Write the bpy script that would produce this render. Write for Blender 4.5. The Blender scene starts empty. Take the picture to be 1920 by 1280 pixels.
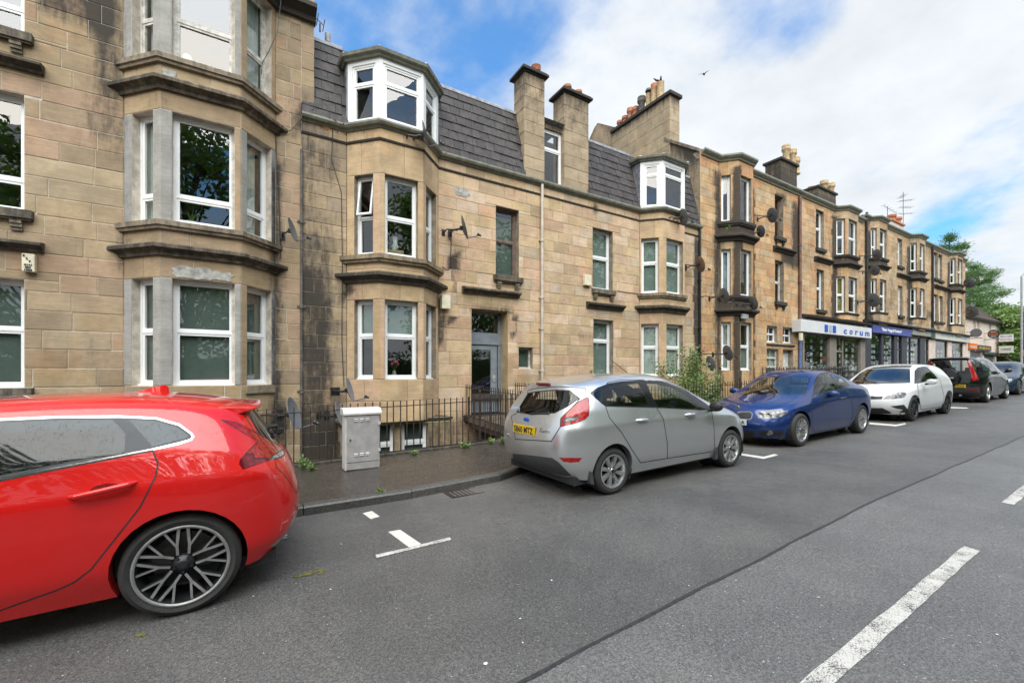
import bpy, bmesh, math, random
from mathutils import Vector, Matrix, noise
R = math.radians
rnd = random.Random(11)
SC = bpy.context.scene
COL = SC.collection

# ------------------------------------------------------------------ camera
CAMH = 1.60                     # eye height (m); the street runs along +X, the facades stand across it at +Y
TH = R(31.0)                    # the camera looks this far to the right of the facade normal
FPX = 800.0                     # focal length in photo pixels (15 mm on full frame)
GRADE = 0.0258                   # the street climbs gently towards +X
cam_d = bpy.data.cameras.new('camera'); cam = bpy.data.objects.new('camera', cam_d); COL.objects.link(cam)
cam.location = (0, 0, CAMH); cam.rotation_euler = (R(90), 0, -TH)
cam_d.sensor_width = 36; cam_d.lens = 15; cam_d.shift_y = 62/1920
cam_d.clip_start = 0.05; cam_d.clip_end = 3000
SC.camera = cam

# ------------------------------------------------------------------ sky, sun, exposure
SUN_EL, SUN_AZ = R(58), R(205)   # azimuth clockwise from +Y (north)
W = bpy.data.worlds.new('World'); SC.world = W; W.use_nodes = True
wn = W.node_tree.nodes; wl = W.node_tree.links; wn.clear()
def wnode(t, **kw):
    n = wn.new(t)
    for k, v in kw.items():
        if k.startswith('i_'):
            n.inputs[int(k[2:]) if k[2:].isdigit() else k[2:]].default_value = v
        else: setattr(n, k, v)
    return n
out = wnode('ShaderNodeOutputWorld'); bg = wnode('ShaderNodeBackground'); bg.inputs[1].default_value = 0.05
wl.new(bg.outputs[0], out.inputs[0])
sky = wnode('ShaderNodeTexSky', sky_type='NISHITA'); sky.sun_disc = False
sky.sun_elevation = SUN_EL; sky.sun_rotation = SUN_AZ; sky.altitude = 50; sky.air_density = 1.0; sky.dust_density = 1.0; sky.ozone_density = 2.2
tc = wnode('ShaderNodeTexCoord')
sep = wnode('ShaderNodeSeparateXYZ'); wl.new(tc.outputs['Generated'], sep.inputs[0])
def wmath(op, a, b=None, c=None, clamp=False):
    n = wnode('ShaderNodeMath', operation=op, use_clamp=clamp)
    for i, v in enumerate((a, b, c)):
        if v is None: continue
        if isinstance(v, (int, float)): n.inputs[i].default_value = v
        else: wl.new(v, n.inputs[i])
    return n.outputs[0]
zc = wmath('MAXIMUM', sep.outputs[2], 0.0)
den = wmath('ADD', zc, 0.22)
cx = wmath('DIVIDE', sep.outputs[0], den); cy = wmath('DIVIDE', sep.outputs[1], den)
comb = wnode('ShaderNodeCombineXYZ'); wl.new(cx, comb.inputs[0]); wl.new(cy, comb.inputs[1])
mp = wnode('ShaderNodeMapping'); wl.new(comb.outputs[0], mp.inputs[0])
mp.inputs['Location'].default_value = (-11.86, 17.72, 3.45)
n1 = wnode('ShaderNodeTexNoise', i_Scale=0.95, i_Detail=9.0, i_Roughness=0.54, i_Distortion=0.25); wl.new(mp.outputs[0], n1.inputs['Vector'])
n2 = wnode('ShaderNodeTexNoise', i_Scale=3.6, i_Detail=6.0, i_Roughness=0.6); wl.new(mp.outputs[0], n2.inputs['Vector'])
m = wmath('ADD', n1.outputs[0], wmath('MULTIPLY', wmath('SUBTRACT', n2.outputs[0], 0.5), 0.16))
hz = wmath('MULTIPLY', wmath('POWER', wmath('SUBTRACT', 1.0, zc, clamp=True), 3.2), 0.26)
m = wmath('ADD', m, hz)
ramp = wnode('ShaderNodeMapRange', interpolation_type='SMOOTHSTEP'); wl.new(m, ramp.inputs[0])
ramp.inputs[1].default_value = 0.42; ramp.inputs[2].default_value = 0.575
ramp.inputs[3].default_value = 0.07; ramp.inputs[4].default_value = 0.97
shade = wnode('ShaderNodeMapRange'); wl.new(n2.outputs[0], shade.inputs[0])
shade.inputs[1].default_value = 0.3; shade.inputs[2].default_value = 0.7; shade.inputs[3].default_value = 3.8; shade.inputs[4].default_value = 4.6
cc = wnode('ShaderNodeVectorMath', operation='SCALE'); cc.inputs[0].default_value = (0.93, 0.97, 1.0); wl.new(shade.outputs[0], cc.inputs['Scale'])
skyb = wnode('ShaderNodeVectorMath', operation='MULTIPLY'); skyb.inputs[1].default_value = (0.40, 0.98, 1.32); wl.new(sky.outputs[0], skyb.inputs[0])
mixs = wnode('ShaderNodeMix', data_type='RGBA'); wl.new(ramp.outputs[0], mixs.inputs[0])
wl.new(skyb.outputs[0], mixs.inputs[6]); wl.new(cc.outputs[0], mixs.inputs[7])
wl.new(mixs.outputs[2], bg.inputs[0])
sun_d = bpy.data.lights.new('sun', 'SUN'); sun_d.energy = 1.5; sun_d.angle = R(75); sun_d.color = (1.0, 0.94, 0.84)
sun = bpy.data.objects.new('sun', sun_d); COL.objects.link(sun)
sdir = Vector((math.sin(SUN_AZ)*math.cos(SUN_EL), math.cos(SUN_AZ)*math.cos(SUN_EL), math.sin(SUN_EL)))
sun.rotation_euler = sdir.to_track_quat('Z', 'Y').to_euler(); sun.location = (0, 0, 40)
SC.view_settings.view_transform = 'Standard'; SC.view_settings.look = 'None'
SC.view_settings.exposure = 2.2; SC.view_settings.gamma = 1.0; SC.view_settings.use_curve_mapping = False
SC.cycles.max_bounces = 8; SC.cycles.transparent_max_bounces = 12; SC.cycles.use_denoising = True
SC.cycles.caustics_reflective = False; SC.cycles.caustics_refractive = False

# ------------------------------------------------------------------ survey: photo measurements -> metres
HZN = 702                       # photo row of the horizon
def ray(u, v):
    a = (u-960)/FPX
    return (math.sin(TH)+math.cos(TH)*a, math.cos(TH)-math.sin(TH)*a, (HZN-v)/FPX)
def at_y(u, v, Y):
    d = ray(u, v); t = Y/d[1]; return (d[0]*t, CAMH+d[2]*t)
def X_(u, Y): return at_y(u, HZN, Y)[0]
def Z_(u, v, Y): return at_y(u, v, Y)[1]
def gnd(u, v, off=0.0):
    d = ray(u, v); t = (CAMH-off)/(GRADE*d[0]-d[2]); return (d[0]*t, d[1]*t)
def zg(x): return GRADE*x
# ------------------------------------------------------------------ mesh helpers
ROOT = {}
def newobj(name, data, parent=None):
    o = bpy.data.objects.new(name, data); COL.objects.link(o)
    if parent is not None: o.parent = parent
    return o
def tag(o, label=None, cat=None, group=None, kind=None):
    if label: o['label'] = label
    if cat: o['category'] = cat
    if group: o['group'] = group
    if kind: o['kind'] = kind
    return o
def thing(name, label, cat, loc=(0, 0, 0), group=None, rot=None):
    o = newobj(name, None); o.location = loc; o.empty_display_size = 0.2
    if rot: o.rotation_euler = rot
    return tag(o, label, cat, group)
def base_of(parent):
    """world position of the thing a part belongs to (parts keep world-built vertices)"""
    p = parent
    while p is not None and p.parent is not None: p = p.parent
    return Vector(p.location) if p is not None else Vector((0, 0, 0))
class MB:
    def __init__(s): s.v = []; s.f = []; s.m = []; s.c = []
    def add(s, verts, faces, mi=0, col=None):
        b = len(s.v); s.v += [tuple(p) for p in verts]
        s.f += [tuple(b+i for i in f) for f in faces]; s.m += [mi]*len(faces)
        s.c += [col or (1, 1, 1, 0)]*len(verts) if not (col and isinstance(col, list)) else col
        return s
    def box(s, x0, x1, y0, y1, z0, z1, mi=0, col=None):
        v = [(x, y, z) for x in (x0, x1) for y in (y0, y1) for z in (z0, z1)]
        return s.add(v, [(0,1,3,2),(4,6,7,5),(0,4,5,1),(2,3,7,6),(0,2,6,4),(1,5,7,3)], mi, col)
    def boxf(s, O, U, N, u0, u1, z0, z1, n0, n1, mi=0, col=None):
        """box on a vertical plane: O origin, U along, N outward"""
        v = [(O[0]+U[0]*u+N[0]*n, O[1]+U[1]*u+N[1]*n, z) for u in (u0, u1) for n in (n1, n0) for z in (z0, z1)]
        return s.add(v, [(0,1,3,2),(4,6,7,5),(0,4,5,1),(2,3,7,6),(0,2,6,4),(1,5,7,3)], mi, col)
    def prism(s, poly, a, b, axis='z', mi=0, col=None):
        n = len(poly)
        def P(p, h): return {'z': (p[0], p[1], h), 'y': (p[0], h, p[1]), 'x': (h, p[0], p[1])}[axis]
        v = [P(p, a) for p in poly]+[P(p, b) for p in poly]
        f = [tuple(range(n-1, -1, -1)), tuple(range(n, 2*n))]+[(i, (i+1) % n, n+(i+1) % n, n+i) for i in range(n)]
        return s.add(v, f, mi, col)
    def tube(s, pts, r, n=8, mi=0, col=None, cap=True):
        pts = [Vector(p) for p in pts]; rs = r if isinstance(r, (list, tuple)) else [r]*len(pts)
        rings = []; up = Vector((0.13, 0.21, 1)).normalized()
        for i, p in enumerate(pts):
            d = (pts[min(i+1, len(pts)-1)]-pts[max(i-1, 0)]).normalized()
            a = d.cross(up)
            if a.length < 1e-3: a = d.cross(Vector((1, 0, 0)))
            a.normalize(); b = d.cross(a).normalized()
            rings.append([p+a*math.cos(2*math.pi*k/n)*rs[i]+b*math.sin(2*math.pi*k/n)*rs[i] for k in range(n)])
        v = [q for rg in rings for q in rg]
        f = [(i*n+k, i*n+(k+1) % n, (i+1)*n+(k+1) % n, (i+1)*n+k) for i in range(len(pts)-1) for k in range(n)]
        if cap: f += [tuple(range(n-1, -1, -1)), tuple((len(pts)-1)*n+k for k in range(n))]
        return s.add(v, f, mi, col)
    def lathe(s, prof, c=(0, 0, 0), n=16, axis='z', mi=0, col=None, cap=True):
        v = []
        for (r, h) in prof:
            for k in range(n):
                a = 2*math.pi*k/n; p, q = r*math.cos(a), r*math.sin(a)
                v.append({'z': (c[0]+p, c[1]+q, c[2]+h), 'y': (c[0]+p, c[1]+h, c[2]+q), 'x': (c[0]+h, c[1]+p, c[2]+q)}[axis])
        m = len(prof)
        f = [(i*n+k, i*n+(k+1) % n, (i+1)*n+(k+1) % n, (i+1)*n+k) for i in range(m-1) for k in range(n)]
        if cap: f += [tuple(range(n-1, -1, -1)), tuple((m-1)*n+k for k in range(n))]
        return s.add(v, f, mi, col)
    def mesh(s, name, mats, off=(0, 0, 0), smooth=False, fix=True, attr=True):
        me = bpy.data.meshes.new(name)
        me.from_pydata([(p[0]-off[0], p[1]-off[1], p[2]-off[2]) for p in s.v], [], s.f)
        for m_ in (mats if isinstance(mats, (list, tuple)) else [mats]): me.materials.append(m_)
        me.polygons.foreach_set('material_index', s.m)
        if attr and any(c[3] or c[:3] != (1, 1, 1) for c in s.c):
            a = me.color_attributes.new('tone', 'FLOAT_COLOR', 'POINT')
            a.data.foreach_set('color', [x for c in s.c for x in c])
        if fix:
            bm = bmesh.new(); bm.from_mesh(me); bmesh.ops.recalc_face_normals(bm, faces=bm.faces); bm.to_mesh(me); bm.free()
        if smooth:
            me.polygons.foreach_set('use_smooth', [True]*len(me.polygons))
            me.set_sharp_from_angle(angle=R(38))
        me.update(); return me
    def build(s, name, mats, parent=None, smooth=False, label=None, cat=None, group=None, kind=None, bevel=0, origin=None, fix=True):
        off = base_of(parent) if parent is not None else Vector(origin or (0, 0, 0))
        o = newobj(name, s.mesh(name, mats, off, smooth, fix), parent)
        if parent is None and origin: o.location = origin
        if bevel:
            b = o.modifiers.new('bevel', 'BEVEL'); b.width = bevel; b.segments = 2; b.limit_method = 'ANGLE'; b.angle_limit = R(50)
        return tag(o, label, cat, group, kind)
def copy_tree(o, parent=None):
    c = o.copy(); COL.objects.link(c)
    if parent is not None: c.parent = parent
    for ch in list(o.children): copy_tree(ch, c)
    return c
def miter(path, o):
    """offset an open plan polyline to its right-hand side seen from above (towards the street)"""
    out_ = []
    n = len(path)
    for i, p in enumerate(path):
        ns = []
        if i > 0:
            dx, dy = p[0]-path[i-1][0], p[1]-path[i-1][1]; l = math.hypot(dx, dy); ns.append((dy/l, -dx/l))
        if i < n-1:
            dx, dy = path[i+1][0]-p[0], path[i+1][1]-p[1]; l = math.hypot(dx, dy); ns.append((dy/l, -dx/l))
        if len(ns) == 1: out_.append((p[0]+ns[0][0]*o, p[1]+ns[0][1]*o)); continue
        mx, my = ns[0][0]+ns[1][0], ns[0][1]+ns[1][1]; k = 2*o/(mx*mx+my*my)
        out_.append((p[0]+mx*k, p[1]+my*k))
    return out_
def sweep(mb, path, prof, mi=0, col=None, sub=0.0, closed=True):
    """sweep a profile [(out, z)...] (a closed loop) along a plan path"""
    if sub:
        p2 = [path[0]]
        for a, b in zip(path[:-1], path[1:]):
            k = max(1, int(math.hypot(b[0]-a[0], b[1]-a[1])/sub))
            p2 += [(a[0]+(b[0]-a[0])*j/k, a[1]+(b[1]-a[1])*j/k) for j in range(1, k+1)]
        path = p2
    n = len(path); m = len(prof); v = []
    for (o, z) in prof: v += [(x, y, z) for x, y in miter(path, o)]
    f = []
    for j in range(m if closed else m-1):
        for i in range(n-1):
            j2 = (j+1) % m; f.append((j*n+i, j*n+i+1, j2*n+i+1, j2*n+i))
    if closed:
        f.append(tuple(j*n for j in range(m))); f.append(tuple(j*n+n-1 for j in range(m-1, -1, -1)))
    if callable(col): col = [col(x, y, z) for x, y, z in v]
    return mb.add(v, f, mi, col)

# ------------------------------------------------------------------ materials
class NT:
    def __init__(s, name):
        s.m = bpy.data.materials.new(name); s.m.use_nodes = True
        s.t = s.m.node_tree; s.t.nodes.clear()
        s.o = s.t.nodes.new('ShaderNodeOutputMaterial')
    def n(s, t, _props=None, **kw):
        x = s.t.nodes.new(t)
        for k, v in (_props or {}).items(): setattr(x, k, v)
        for k, v in kw.items():
            key = k.replace('_', ' ')
            i = x.inputs[int(k[1:])] if k[0] == 'i' and k[1:].isdigit() else x.inputs[key]
            s.set(i, v)
        return x
    def set(s, i, v):
        if hasattr(v, 'node'): s.t.links.new(v, i)
        elif hasattr(v, 'outputs'): s.t.links.new(v.outputs[0], i)
        else:
            if isinstance(v, (tuple, list)) and len(v) == 3 and i.type == 'RGBA': v = (*v, 1)
            i.default_value = v
    def math(s, op, a, b=0.0, clamp=False):
        return s.n('ShaderNodeMath', dict(operation=op, use_clamp=clamp), i0=a, i1=b).outputs[0]
    def noise(s, scale, detail=4, rough=0.55, vec=None, dist=0.0):
        x = s.n('ShaderNodeTexNoise', Scale=scale, Detail=float(detail), Roughness=rough, Distortion=dist)
        if vec is not None: s.set(x.inputs['Vector'], vec)
        return x.outputs[0]
    def ramp(s, f, a, b, lo=0.0, hi=1.0):
        return s.n('ShaderNodeMapRange', dict(interpolation_type='SMOOTHSTEP'), i0=f, i1=a, i2=b, i3=lo, i4=hi).outputs[0]
    def mix(s, f, a, b, mode='MIX'):
        x = s.n('ShaderNodeMix', dict(data_type='RGBA', blend_type=mode)); s.set(x.inputs[0], f); s.set(x.inputs[6], a); s.set(x.inputs[7], b)
        return x.outputs[2]
    def pos(s, scale=(1, 1, 1)):
        g = s.n('ShaderNodeNewGeometry').outputs['Position']
        return s.n('ShaderNodeVectorMath', dict(operation='MULTIPLY'), i0=g, i1=scale).outputs[0]
    def obj(s, scale=(1, 1, 1)):
        g = s.n('ShaderNodeTexCoord').outputs['Object']
        return s.n('ShaderNodeVectorMath', dict(operation='MULTIPLY'), i0=g, i1=scale).outputs[0]
    def bsdf(s, col, rough=0.6, bump=None, strength=0.3, dist=0.01, **kw):
        b = s.n('ShaderNodeBsdfPrincipled'); s.set(b.inputs['Base Color'], col); s.set(b.inputs['Roughness'], rough)
        for k, v in kw.items(): s.set(b.inputs[k.replace('_', ' ')], v)
        if bump is not None:
            bp = s.n('ShaderNodeBump', Strength=strength, Distance=dist, Height=bump); s.t.links.new(bp.outputs[0], b.inputs['Normal'])
        s.t.links.new(b.outputs[0], s.o.inputs[0]); return b
def plain(name, col, rough=0.5, var=0.12, vs=8.0, **kw):
    t = NT(name); p = t.pos()
    f = t.noise(vs, 5, 0.6, p)
    c = t.mix(t.ramp(f, 0.3, 0.7), tuple(x*(1-var) for x in col), tuple(min(1, x*(1+var)) for x in col))
    t.bsdf(c, t.ramp(f, 0.2, 0.8, max(0.02, rough-0.08), min(1, rough+0.08)), **kw); return t.m

def stone_mat(name, grain=1.0, sootc=(0.024, 0.021, 0.018)):
    t = NT(name); p = t.pos()
    a = t.n('ShaderNodeAttribute', dict(attribute_name='tone', attribute_type='GEOMETRY'))
    n1 = t.noise(2.1, 6, 0.62, p); n2 = t.noise(14, 6, 0.7, p); n3 = t.noise(70, 3, 0.6, p)
    bed = t.noise(4.0, 5, 0.6, t.pos((0.8, 0.8, 5.0)), 0.8)
    v = t.math('ADD', t.math('MULTIPLY', t.ramp(n1, 0.3, 0.7), 0.45), t.math('ADD', t.math('MULTIPLY', t.ramp(bed, 0.3, 0.7), 0.26), t.math('MULTIPLY', n2, 0.4)))
    v = t.math('ADD', v, t.math('MULTIPLY', t.math('SUBTRACT', n3, 0.5), 0.35*grain))
    c = t.mix(1.0, a.outputs['Color'], t.n('ShaderNodeCombineColor', i0=t.ramp(v, 0.1, 1.1, 0.74, 1.2), i1=t.ramp(v, 0.1, 1.1, 0.74, 1.2), i2=t.ramp(v, 0.1, 1.1, 0.72, 1.2)).outputs[0], 'MULTIPLY')
    # iron staining
    c = t.mix(t.math('MULTIPLY', t.ramp(t.noise(1.3, 5, 0.6, t.pos((1, 1, 0.5))), 0.52, 0.75), 0.45), c, t.mix(1.0, c, (1.12, 0.86, 0.62), 'MULTIPLY'))
    # soot and run-off dirt: amount painted per stone, broken up by streaky noise
    st = t.noise(3.2, 6, 0.68, t.pos((2.6, 2.6, 0.45))); sp = t.noise(9.0, 5, 0.7, p)
    s_ = t.math('ADD', t.math('MULTIPLY', st, 0.62), t.math('MULTIPLY', sp, 0.38))
    al = a.outputs['Alpha']
    msk = t.n('ShaderNodeMapRange', dict(interpolation_type='SMOOTHSTEP', clamp=True), i0=t.math('ADD', t.math('MULTIPLY', al, 1.15), t.math('SUBTRACT', s_, 0.5)), i1=0.14, i2=0.58).outputs[0]
    c = t.mix(t.math('MULTIPLY', msk, 0.93), c, sootc)
    t.bsdf(c, 0.88, t.math('ADD', t.math('MULTIPLY', n2, 0.6), t.math('MULTIPLY', n3, 0.4)), 0.35, 0.012)
    return t.m
def glass_mat(name, tint=(0.75, 0.8, 0.78), ior=1.75, rough=0.004, wav=0.0):
    t = NT(name)
    bf = t.n('ShaderNodeNewGeometry').outputs['Backfacing']; fr = t.n('ShaderNodeFresnel', IOR=t.n('ShaderNodeMix', i0=bf, i2=ior, i3=1/ior).outputs[0]).outputs[0]
    g = t.n('ShaderNodeBsdfGlossy', Color=(1, 1, 1), Roughness=rough)
    if wav:
        nz = t.noise(1.7, 2, 0.5, t.pos()); bp = t.n('ShaderNodeBump', Strength=wav, Distance=0.02, Height=nz)
        t.t.links.new(bp.outputs[0], g.inputs['Normal'])
    tr = t.n('ShaderNodeBsdfTransparent', Color=tint)
    mx = t.n('ShaderNodeMixShader'); t.set(mx.inputs[0], fr); t.set(mx.inputs[1], tr.outputs[0]); t.set(mx.inputs[2], g.outputs[0])
    t.t.links.new(mx.outputs[0], t.o.inputs[0]); return t.m
M = {}
M['stone'] = stone_mat('weathered_sandstone')
M['rubble'] = stone_mat('rubble_stone', 1.6)
M['mortar_pale'] = plain('pale_mortar', (0.52, 0.47, 0.40), 0.9, 0.3, 5)
M['mortar_dark'] = plain('old_mortar', (0.26, 0.215, 0.16), 0.9, 0.35, 4)
M['upvc'] = plain('white_upvc', (0.80, 0.81, 0.80), 0.32, 0.03, 3)
M['timber_white'] = plain('old_white_timber', (0.55, 0.53, 0.48), 0.55, 0.3, 9)
M['timber_brown'] = plain('brown_sash_timber', (0.16, 0.11, 0.085), 0.5, 0.3, 12)
M['glass'] = glass_mat('window_glass', (0.74, 0.80, 0.77), 2.05, 0.003, 0.05)
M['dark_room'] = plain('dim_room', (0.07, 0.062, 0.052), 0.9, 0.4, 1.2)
M['curtain'] = plain('pale_curtain', (0.55, 0.58, 0.55), 0.9, 0.15, 6)
M['curtain_ochre'] = plain('ochre_curtain', (0.36, 0.27, 0.07), 0.9, 0.15, 6)
M['curtain_blue'] = plain('pale_blue_curtain', (0.42, 0.52, 0.60), 0.9, 0.15, 6)
M['blind'] = plain('grey_green_blind', (0.26, 0.31, 0.29), 0.9, 0.06, 6)
M['blind_dark'] = plain('dark_slatted_blind', (0.12, 0.15, 0.14), 0.7, 0.1, 6)
M['gutter'] = plain('grey_green_gutter_paint', (0.20, 0.20, 0.155), 0.45, 0.25, 7)
M['pipe_cream'] = plain('cream_pipe_paint', (0.50, 0.44, 0.36), 0.5, 0.15, 6)
M['pipe_brown'] = plain('brown_pipe_paint', (0.14, 0.075, 0.055), 0.5, 0.3, 6)
M['pipe_blue'] = plain('blue_pipe_paint', (0.10, 0.16, 0.34), 0.5, 0.2, 6)
M['render_patch'] = plain('grey_cement_patch', (0.36, 0.35, 0.32), 0.9, 0.35, 9)
M['terracotta'] = plain('terracotta', (0.42, 0.17, 0.09), 0.8, 0.3, 12)
M['buff_clay'] = plain('buff_clay', (0.46, 0.34, 0.19), 0.8, 0.3, 10)
M['sooty_clay'] = plain('sooty_clay', (0.11, 0.10, 0.09), 0.85, 0.4, 10)
M['lead'] = plain('lead_sheet', (0.30, 0.31, 0.33), 0.5, 0.3, 6)
M['white_lead'] = plain('white_painted_lead', (0.62, 0.62, 0.60), 0.5, 0.25, 8)
M['black_plastic'] = plain('black_plastic', (0.022, 0.022, 0.023), 0.45, 0.2, 20)
M['dish'] = plain('grey_dish_paint', (0.12, 0.125, 0.13), 0.45, 0.15, 9)
M['dish_rust'] = plain('rusty_dish', (0.20, 0.13, 0.085), 0.8, 0.5, 11)
M['dish_pale'] = plain('pale_dish_paint', (0.17, 0.19, 0.21), 0.4, 0.12, 9)
M['galv'] = plain('galvanised_steel', (0.36, 0.37, 0.38), 0.42, 0.2, 12)
t = NT('rusty_iron'); p = t.pos(); n_ = t.noise(22, 6, 0.7, p)
c = t.mix(t.ramp(n_, 0.48, 0.74), (0.022, 0.017, 0.015), (0.13, 0.058, 0.032)); t.bsdf(c, t.ramp(n_, 0.3, 0.7, 0.45, 0.85), n_, 0.5, 0.004); M['iron'] = t.m
M['black_iron'] = plain('black_iron', (0.018, 0.018, 0.02), 0.4, 0.2, 20)
t = NT('slate_tile'); p = t.pos(); oi = t.n('ShaderNodeObjectInfo').outputs['Random']
n_ = t.noise(9, 6, 0.7, p); a_ = t.n('ShaderNodeAttribute', dict(attribute_name='tone'))
c = t.mix(t.ramp(n_, 0.35, 0.7), (0.030, 0.027, 0.027), (0.066, 0.058, 0.057)); c = t.mix(oi, t.mix(1.0, c, (0.72, 0.72, 0.74), 'MULTIPLY'), t.mix(1.0, c, (1.2, 1.14, 1.12), 'MULTIPLY'))
c = t.mix(t.ramp(t.noise(30, 4, 0.7, p), 0.64, 0.72), c, (0.16, 0.15, 0.13)); t.bsdf(c, 0.72, n_, 0.4, 0.01); M['tile'] = t.m
M['slate'] = plain('blue_slate', (0.16, 0.17, 0.185), 0.55, 0.45, 9)
M['roof_brown'] = plain('brown_roof_tile', (0.085, 0.062, 0.052), 0.8, 0.3, 7)
M['harl'] = plain('pale_harling', (0.60, 0.50, 0.43), 0.9, 0.12, 4)
M['door_grey'] = plain('blue_grey_door_paint', (0.20, 0.225, 0.25), 0.4, 0.12, 6)
M['cream_paint'] = plain('cream_masonry_paint', (0.50, 0.44, 0.24), 0.8, 0.2, 4)
M['meter_box'] = plain('cream_box_plastic', (0.66, 0.61, 0.45), 0.5, 0.12, 9)
M['ink'] = plain('black_lettering', (0.02, 0.02, 0.022), 0.6, 0.1, 20)
# ground
def asphalt(name, a, b, rough=(0.5, 0.75), wet=0.0, fine=1.0, moss=None):
    t = NT(name); p = t.pos()
    g = t.noise(150*fine, 2, 0.8, p); g2 = t.noise(62*fine, 3, 0.8, p); big = t.noise(0.6, 5, 0.6, p); mid = t.noise(5, 5, 0.65, p)
    mixv = t.math('ADD', t.math('MULTIPLY', t.ramp(g, 0.38, 0.66), 0.5), t.math('MULTIPLY', t.ramp(g2, 0.40, 0.62), 0.5))
    c = t.mix(mixv, a, b)
    c = t.mix(1.0, c, t.n('ShaderNodeCombineColor', i0=t.ramp(big, 0.3, 0.7, 0.82, 1.16), i1=t.ramp(big, 0.3, 0.7, 0.82, 1.15), i2=t.ramp(big, 0.3, 0.7, 0.82, 1.12)).outputs[0], 'MULTIPLY')
    c = t.mix(t.ramp(t.noise(60, 2, 0.5, p), 0.70, 0.76), c, tuple(min(1, x*2.6) for x in b))
    if moss: c = t.mix(t.math('MULTIPLY', t.ramp(t.math('ADD', t.math('MULTIPLY', mid, 0.6), t.math('MULTIPLY', big, 0.4)), 0.56, 0.7), 0.6), c, moss)
    rgh = t.ramp(t.math('ADD', t.math('MULTIPLY', big, 0.5), t.math('MULTIPLY', mid, 0.5)), 0.38, 0.62, rough[0], rough[1])
    t.bsdf(c, rgh, t.math('ADD', g2, t.math('MULTIPLY', g, 0.7)), 0.75 if not wet else 0.4, 0.008); return t.m
M['road'] = asphalt('road_asphalt', (0.062, 0.061, 0.060), (0.225, 0.222, 0.218), (0.36, 0.52))
M['road_park'] = asphalt('parking_lane_asphalt', (0.046, 0.045, 0.044), (0.165, 0.161, 0.155), (0.34, 0.55), moss=(0.10, 0.09, 0.072))
M['footway'] = asphalt('wet_footway_asphalt', (0.024, 0.020, 0.018), (0.085, 0.073, 0.063), (0.13, 0.38), 1, 0.8)
M['kerb'] = asphalt('dark_kerb_stone', (0.028, 0.027, 0.025), (0.12, 0.115, 0.107), (0.3, 0.55), 1, 0.7)
M['cope'] = stone_mat('cope_stone', 1.3)
t = NT('worn_white_paint'); p = t.pos(); g = t.noise(120, 4, 0.8, p); w_ = t.noise(7, 5, 0.7, p)
k = t.ramp(t.math('ADD', t.math('MULTIPLY', g, 0.75), t.math('MULTIPLY', w_, 0.35)), 0.47, 0.56)
t.bsdf(t.mix(k, (0.045, 0.044, 0.043), (0.56, 0.54, 0.50)), 0.65, g, 0.5, 0.006); M['paint'] = t.m
t = NT('white_paint'); p = t.pos(); g = t.noise(110, 4, 0.8, p); w_ = t.noise(9, 5, 0.7, p)
k = t.ramp(t.math('ADD', t.math('MULTIPLY', g, 0.6), t.math('MULTIPLY', w_, 0.5)), 0.40, 0.50)
t.bsdf(t.mix(k, (0.07, 0.066, 0.06), (0.60, 0.57, 0.52)), 0.6, g, 0.4, 0.006); M['paint_new'] = t.m
M['tar'] = plain('tar_seam', (0.03, 0.03, 0.03), 0.5, 0.3, 30)
# leaves
def leaf_mat(name, a, b, tr=0.35):
    t = NT(name); oi = t.n('ShaderNodeAttribute', dict(attribute_name='tone'))
    f = t.noise(1.3, 4, 0.6, t.pos()); g = t.noise(17, 2, 0.5, t.pos())
    c = t.mix(t.ramp(t.math('ADD', t.math('MULTIPLY', f, 0.5), t.math('MULTIPLY', g, 0.5)), 0.36, 0.64), a, b)
    d = t.n('ShaderNodeBsdfDiffuse', Color=c); l = t.n('ShaderNodeBsdfTranslucent', Color=t.mix(1.0, c, (1.3, 1.5, 0.8), 'MULTIPLY')); gl = t.n('ShaderNodeBsdfGlossy', Color=(1, 1, 1), Roughness=0.4)
    m1 = t.n('ShaderNodeMixShader', i0=tr); t.set(m1.inputs[1], d.outputs[0]); t.set(m1.inputs[2], l.outputs[0])
    m2 = t.n('ShaderNodeMixShader', i0=0.05); t.set(m2.inputs[1], m1.outputs[0]); t.set(m2.inputs[2], gl.outputs[0])
    t.t.links.new(m2.outputs[0], t.o.inputs[0]); return t.m
M['leaf'] = leaf_mat('broad_leaf', (0.065, 0.125, 0.034), (0.16, 0.25, 0.075), .5)
M['leaf_bright'] = leaf_mat('bright_leaf', (0.08, 0.16, 0.03), (0.20, 0.28, 0.07))
M['leaf_bush'] = leaf_mat('bush_leaf', (0.09, 0.16, 0.045), (0.26, 0.32, 0.13))
M['leaf_red'] = leaf_mat('russet_leaf', (0.20, 0.07, 0.02), (0.32, 0.14, 0.05))
M['needle'] = leaf_mat('cedar_needle', (0.07, 0.15, 0.055), (0.17, 0.28, 0.11))
M['bark'] = plain('bark', (0.085, 0.065, 0.048), 0.9, 0.4, 14)
M['moss'] = plain('road_moss', (0.11, 0.10, 0.025), 0.95, 0.5, 40)
M['card'] = plain('white_card', (0.66, 0.68, 0.68), 0.7, 0.1, 9)
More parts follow.
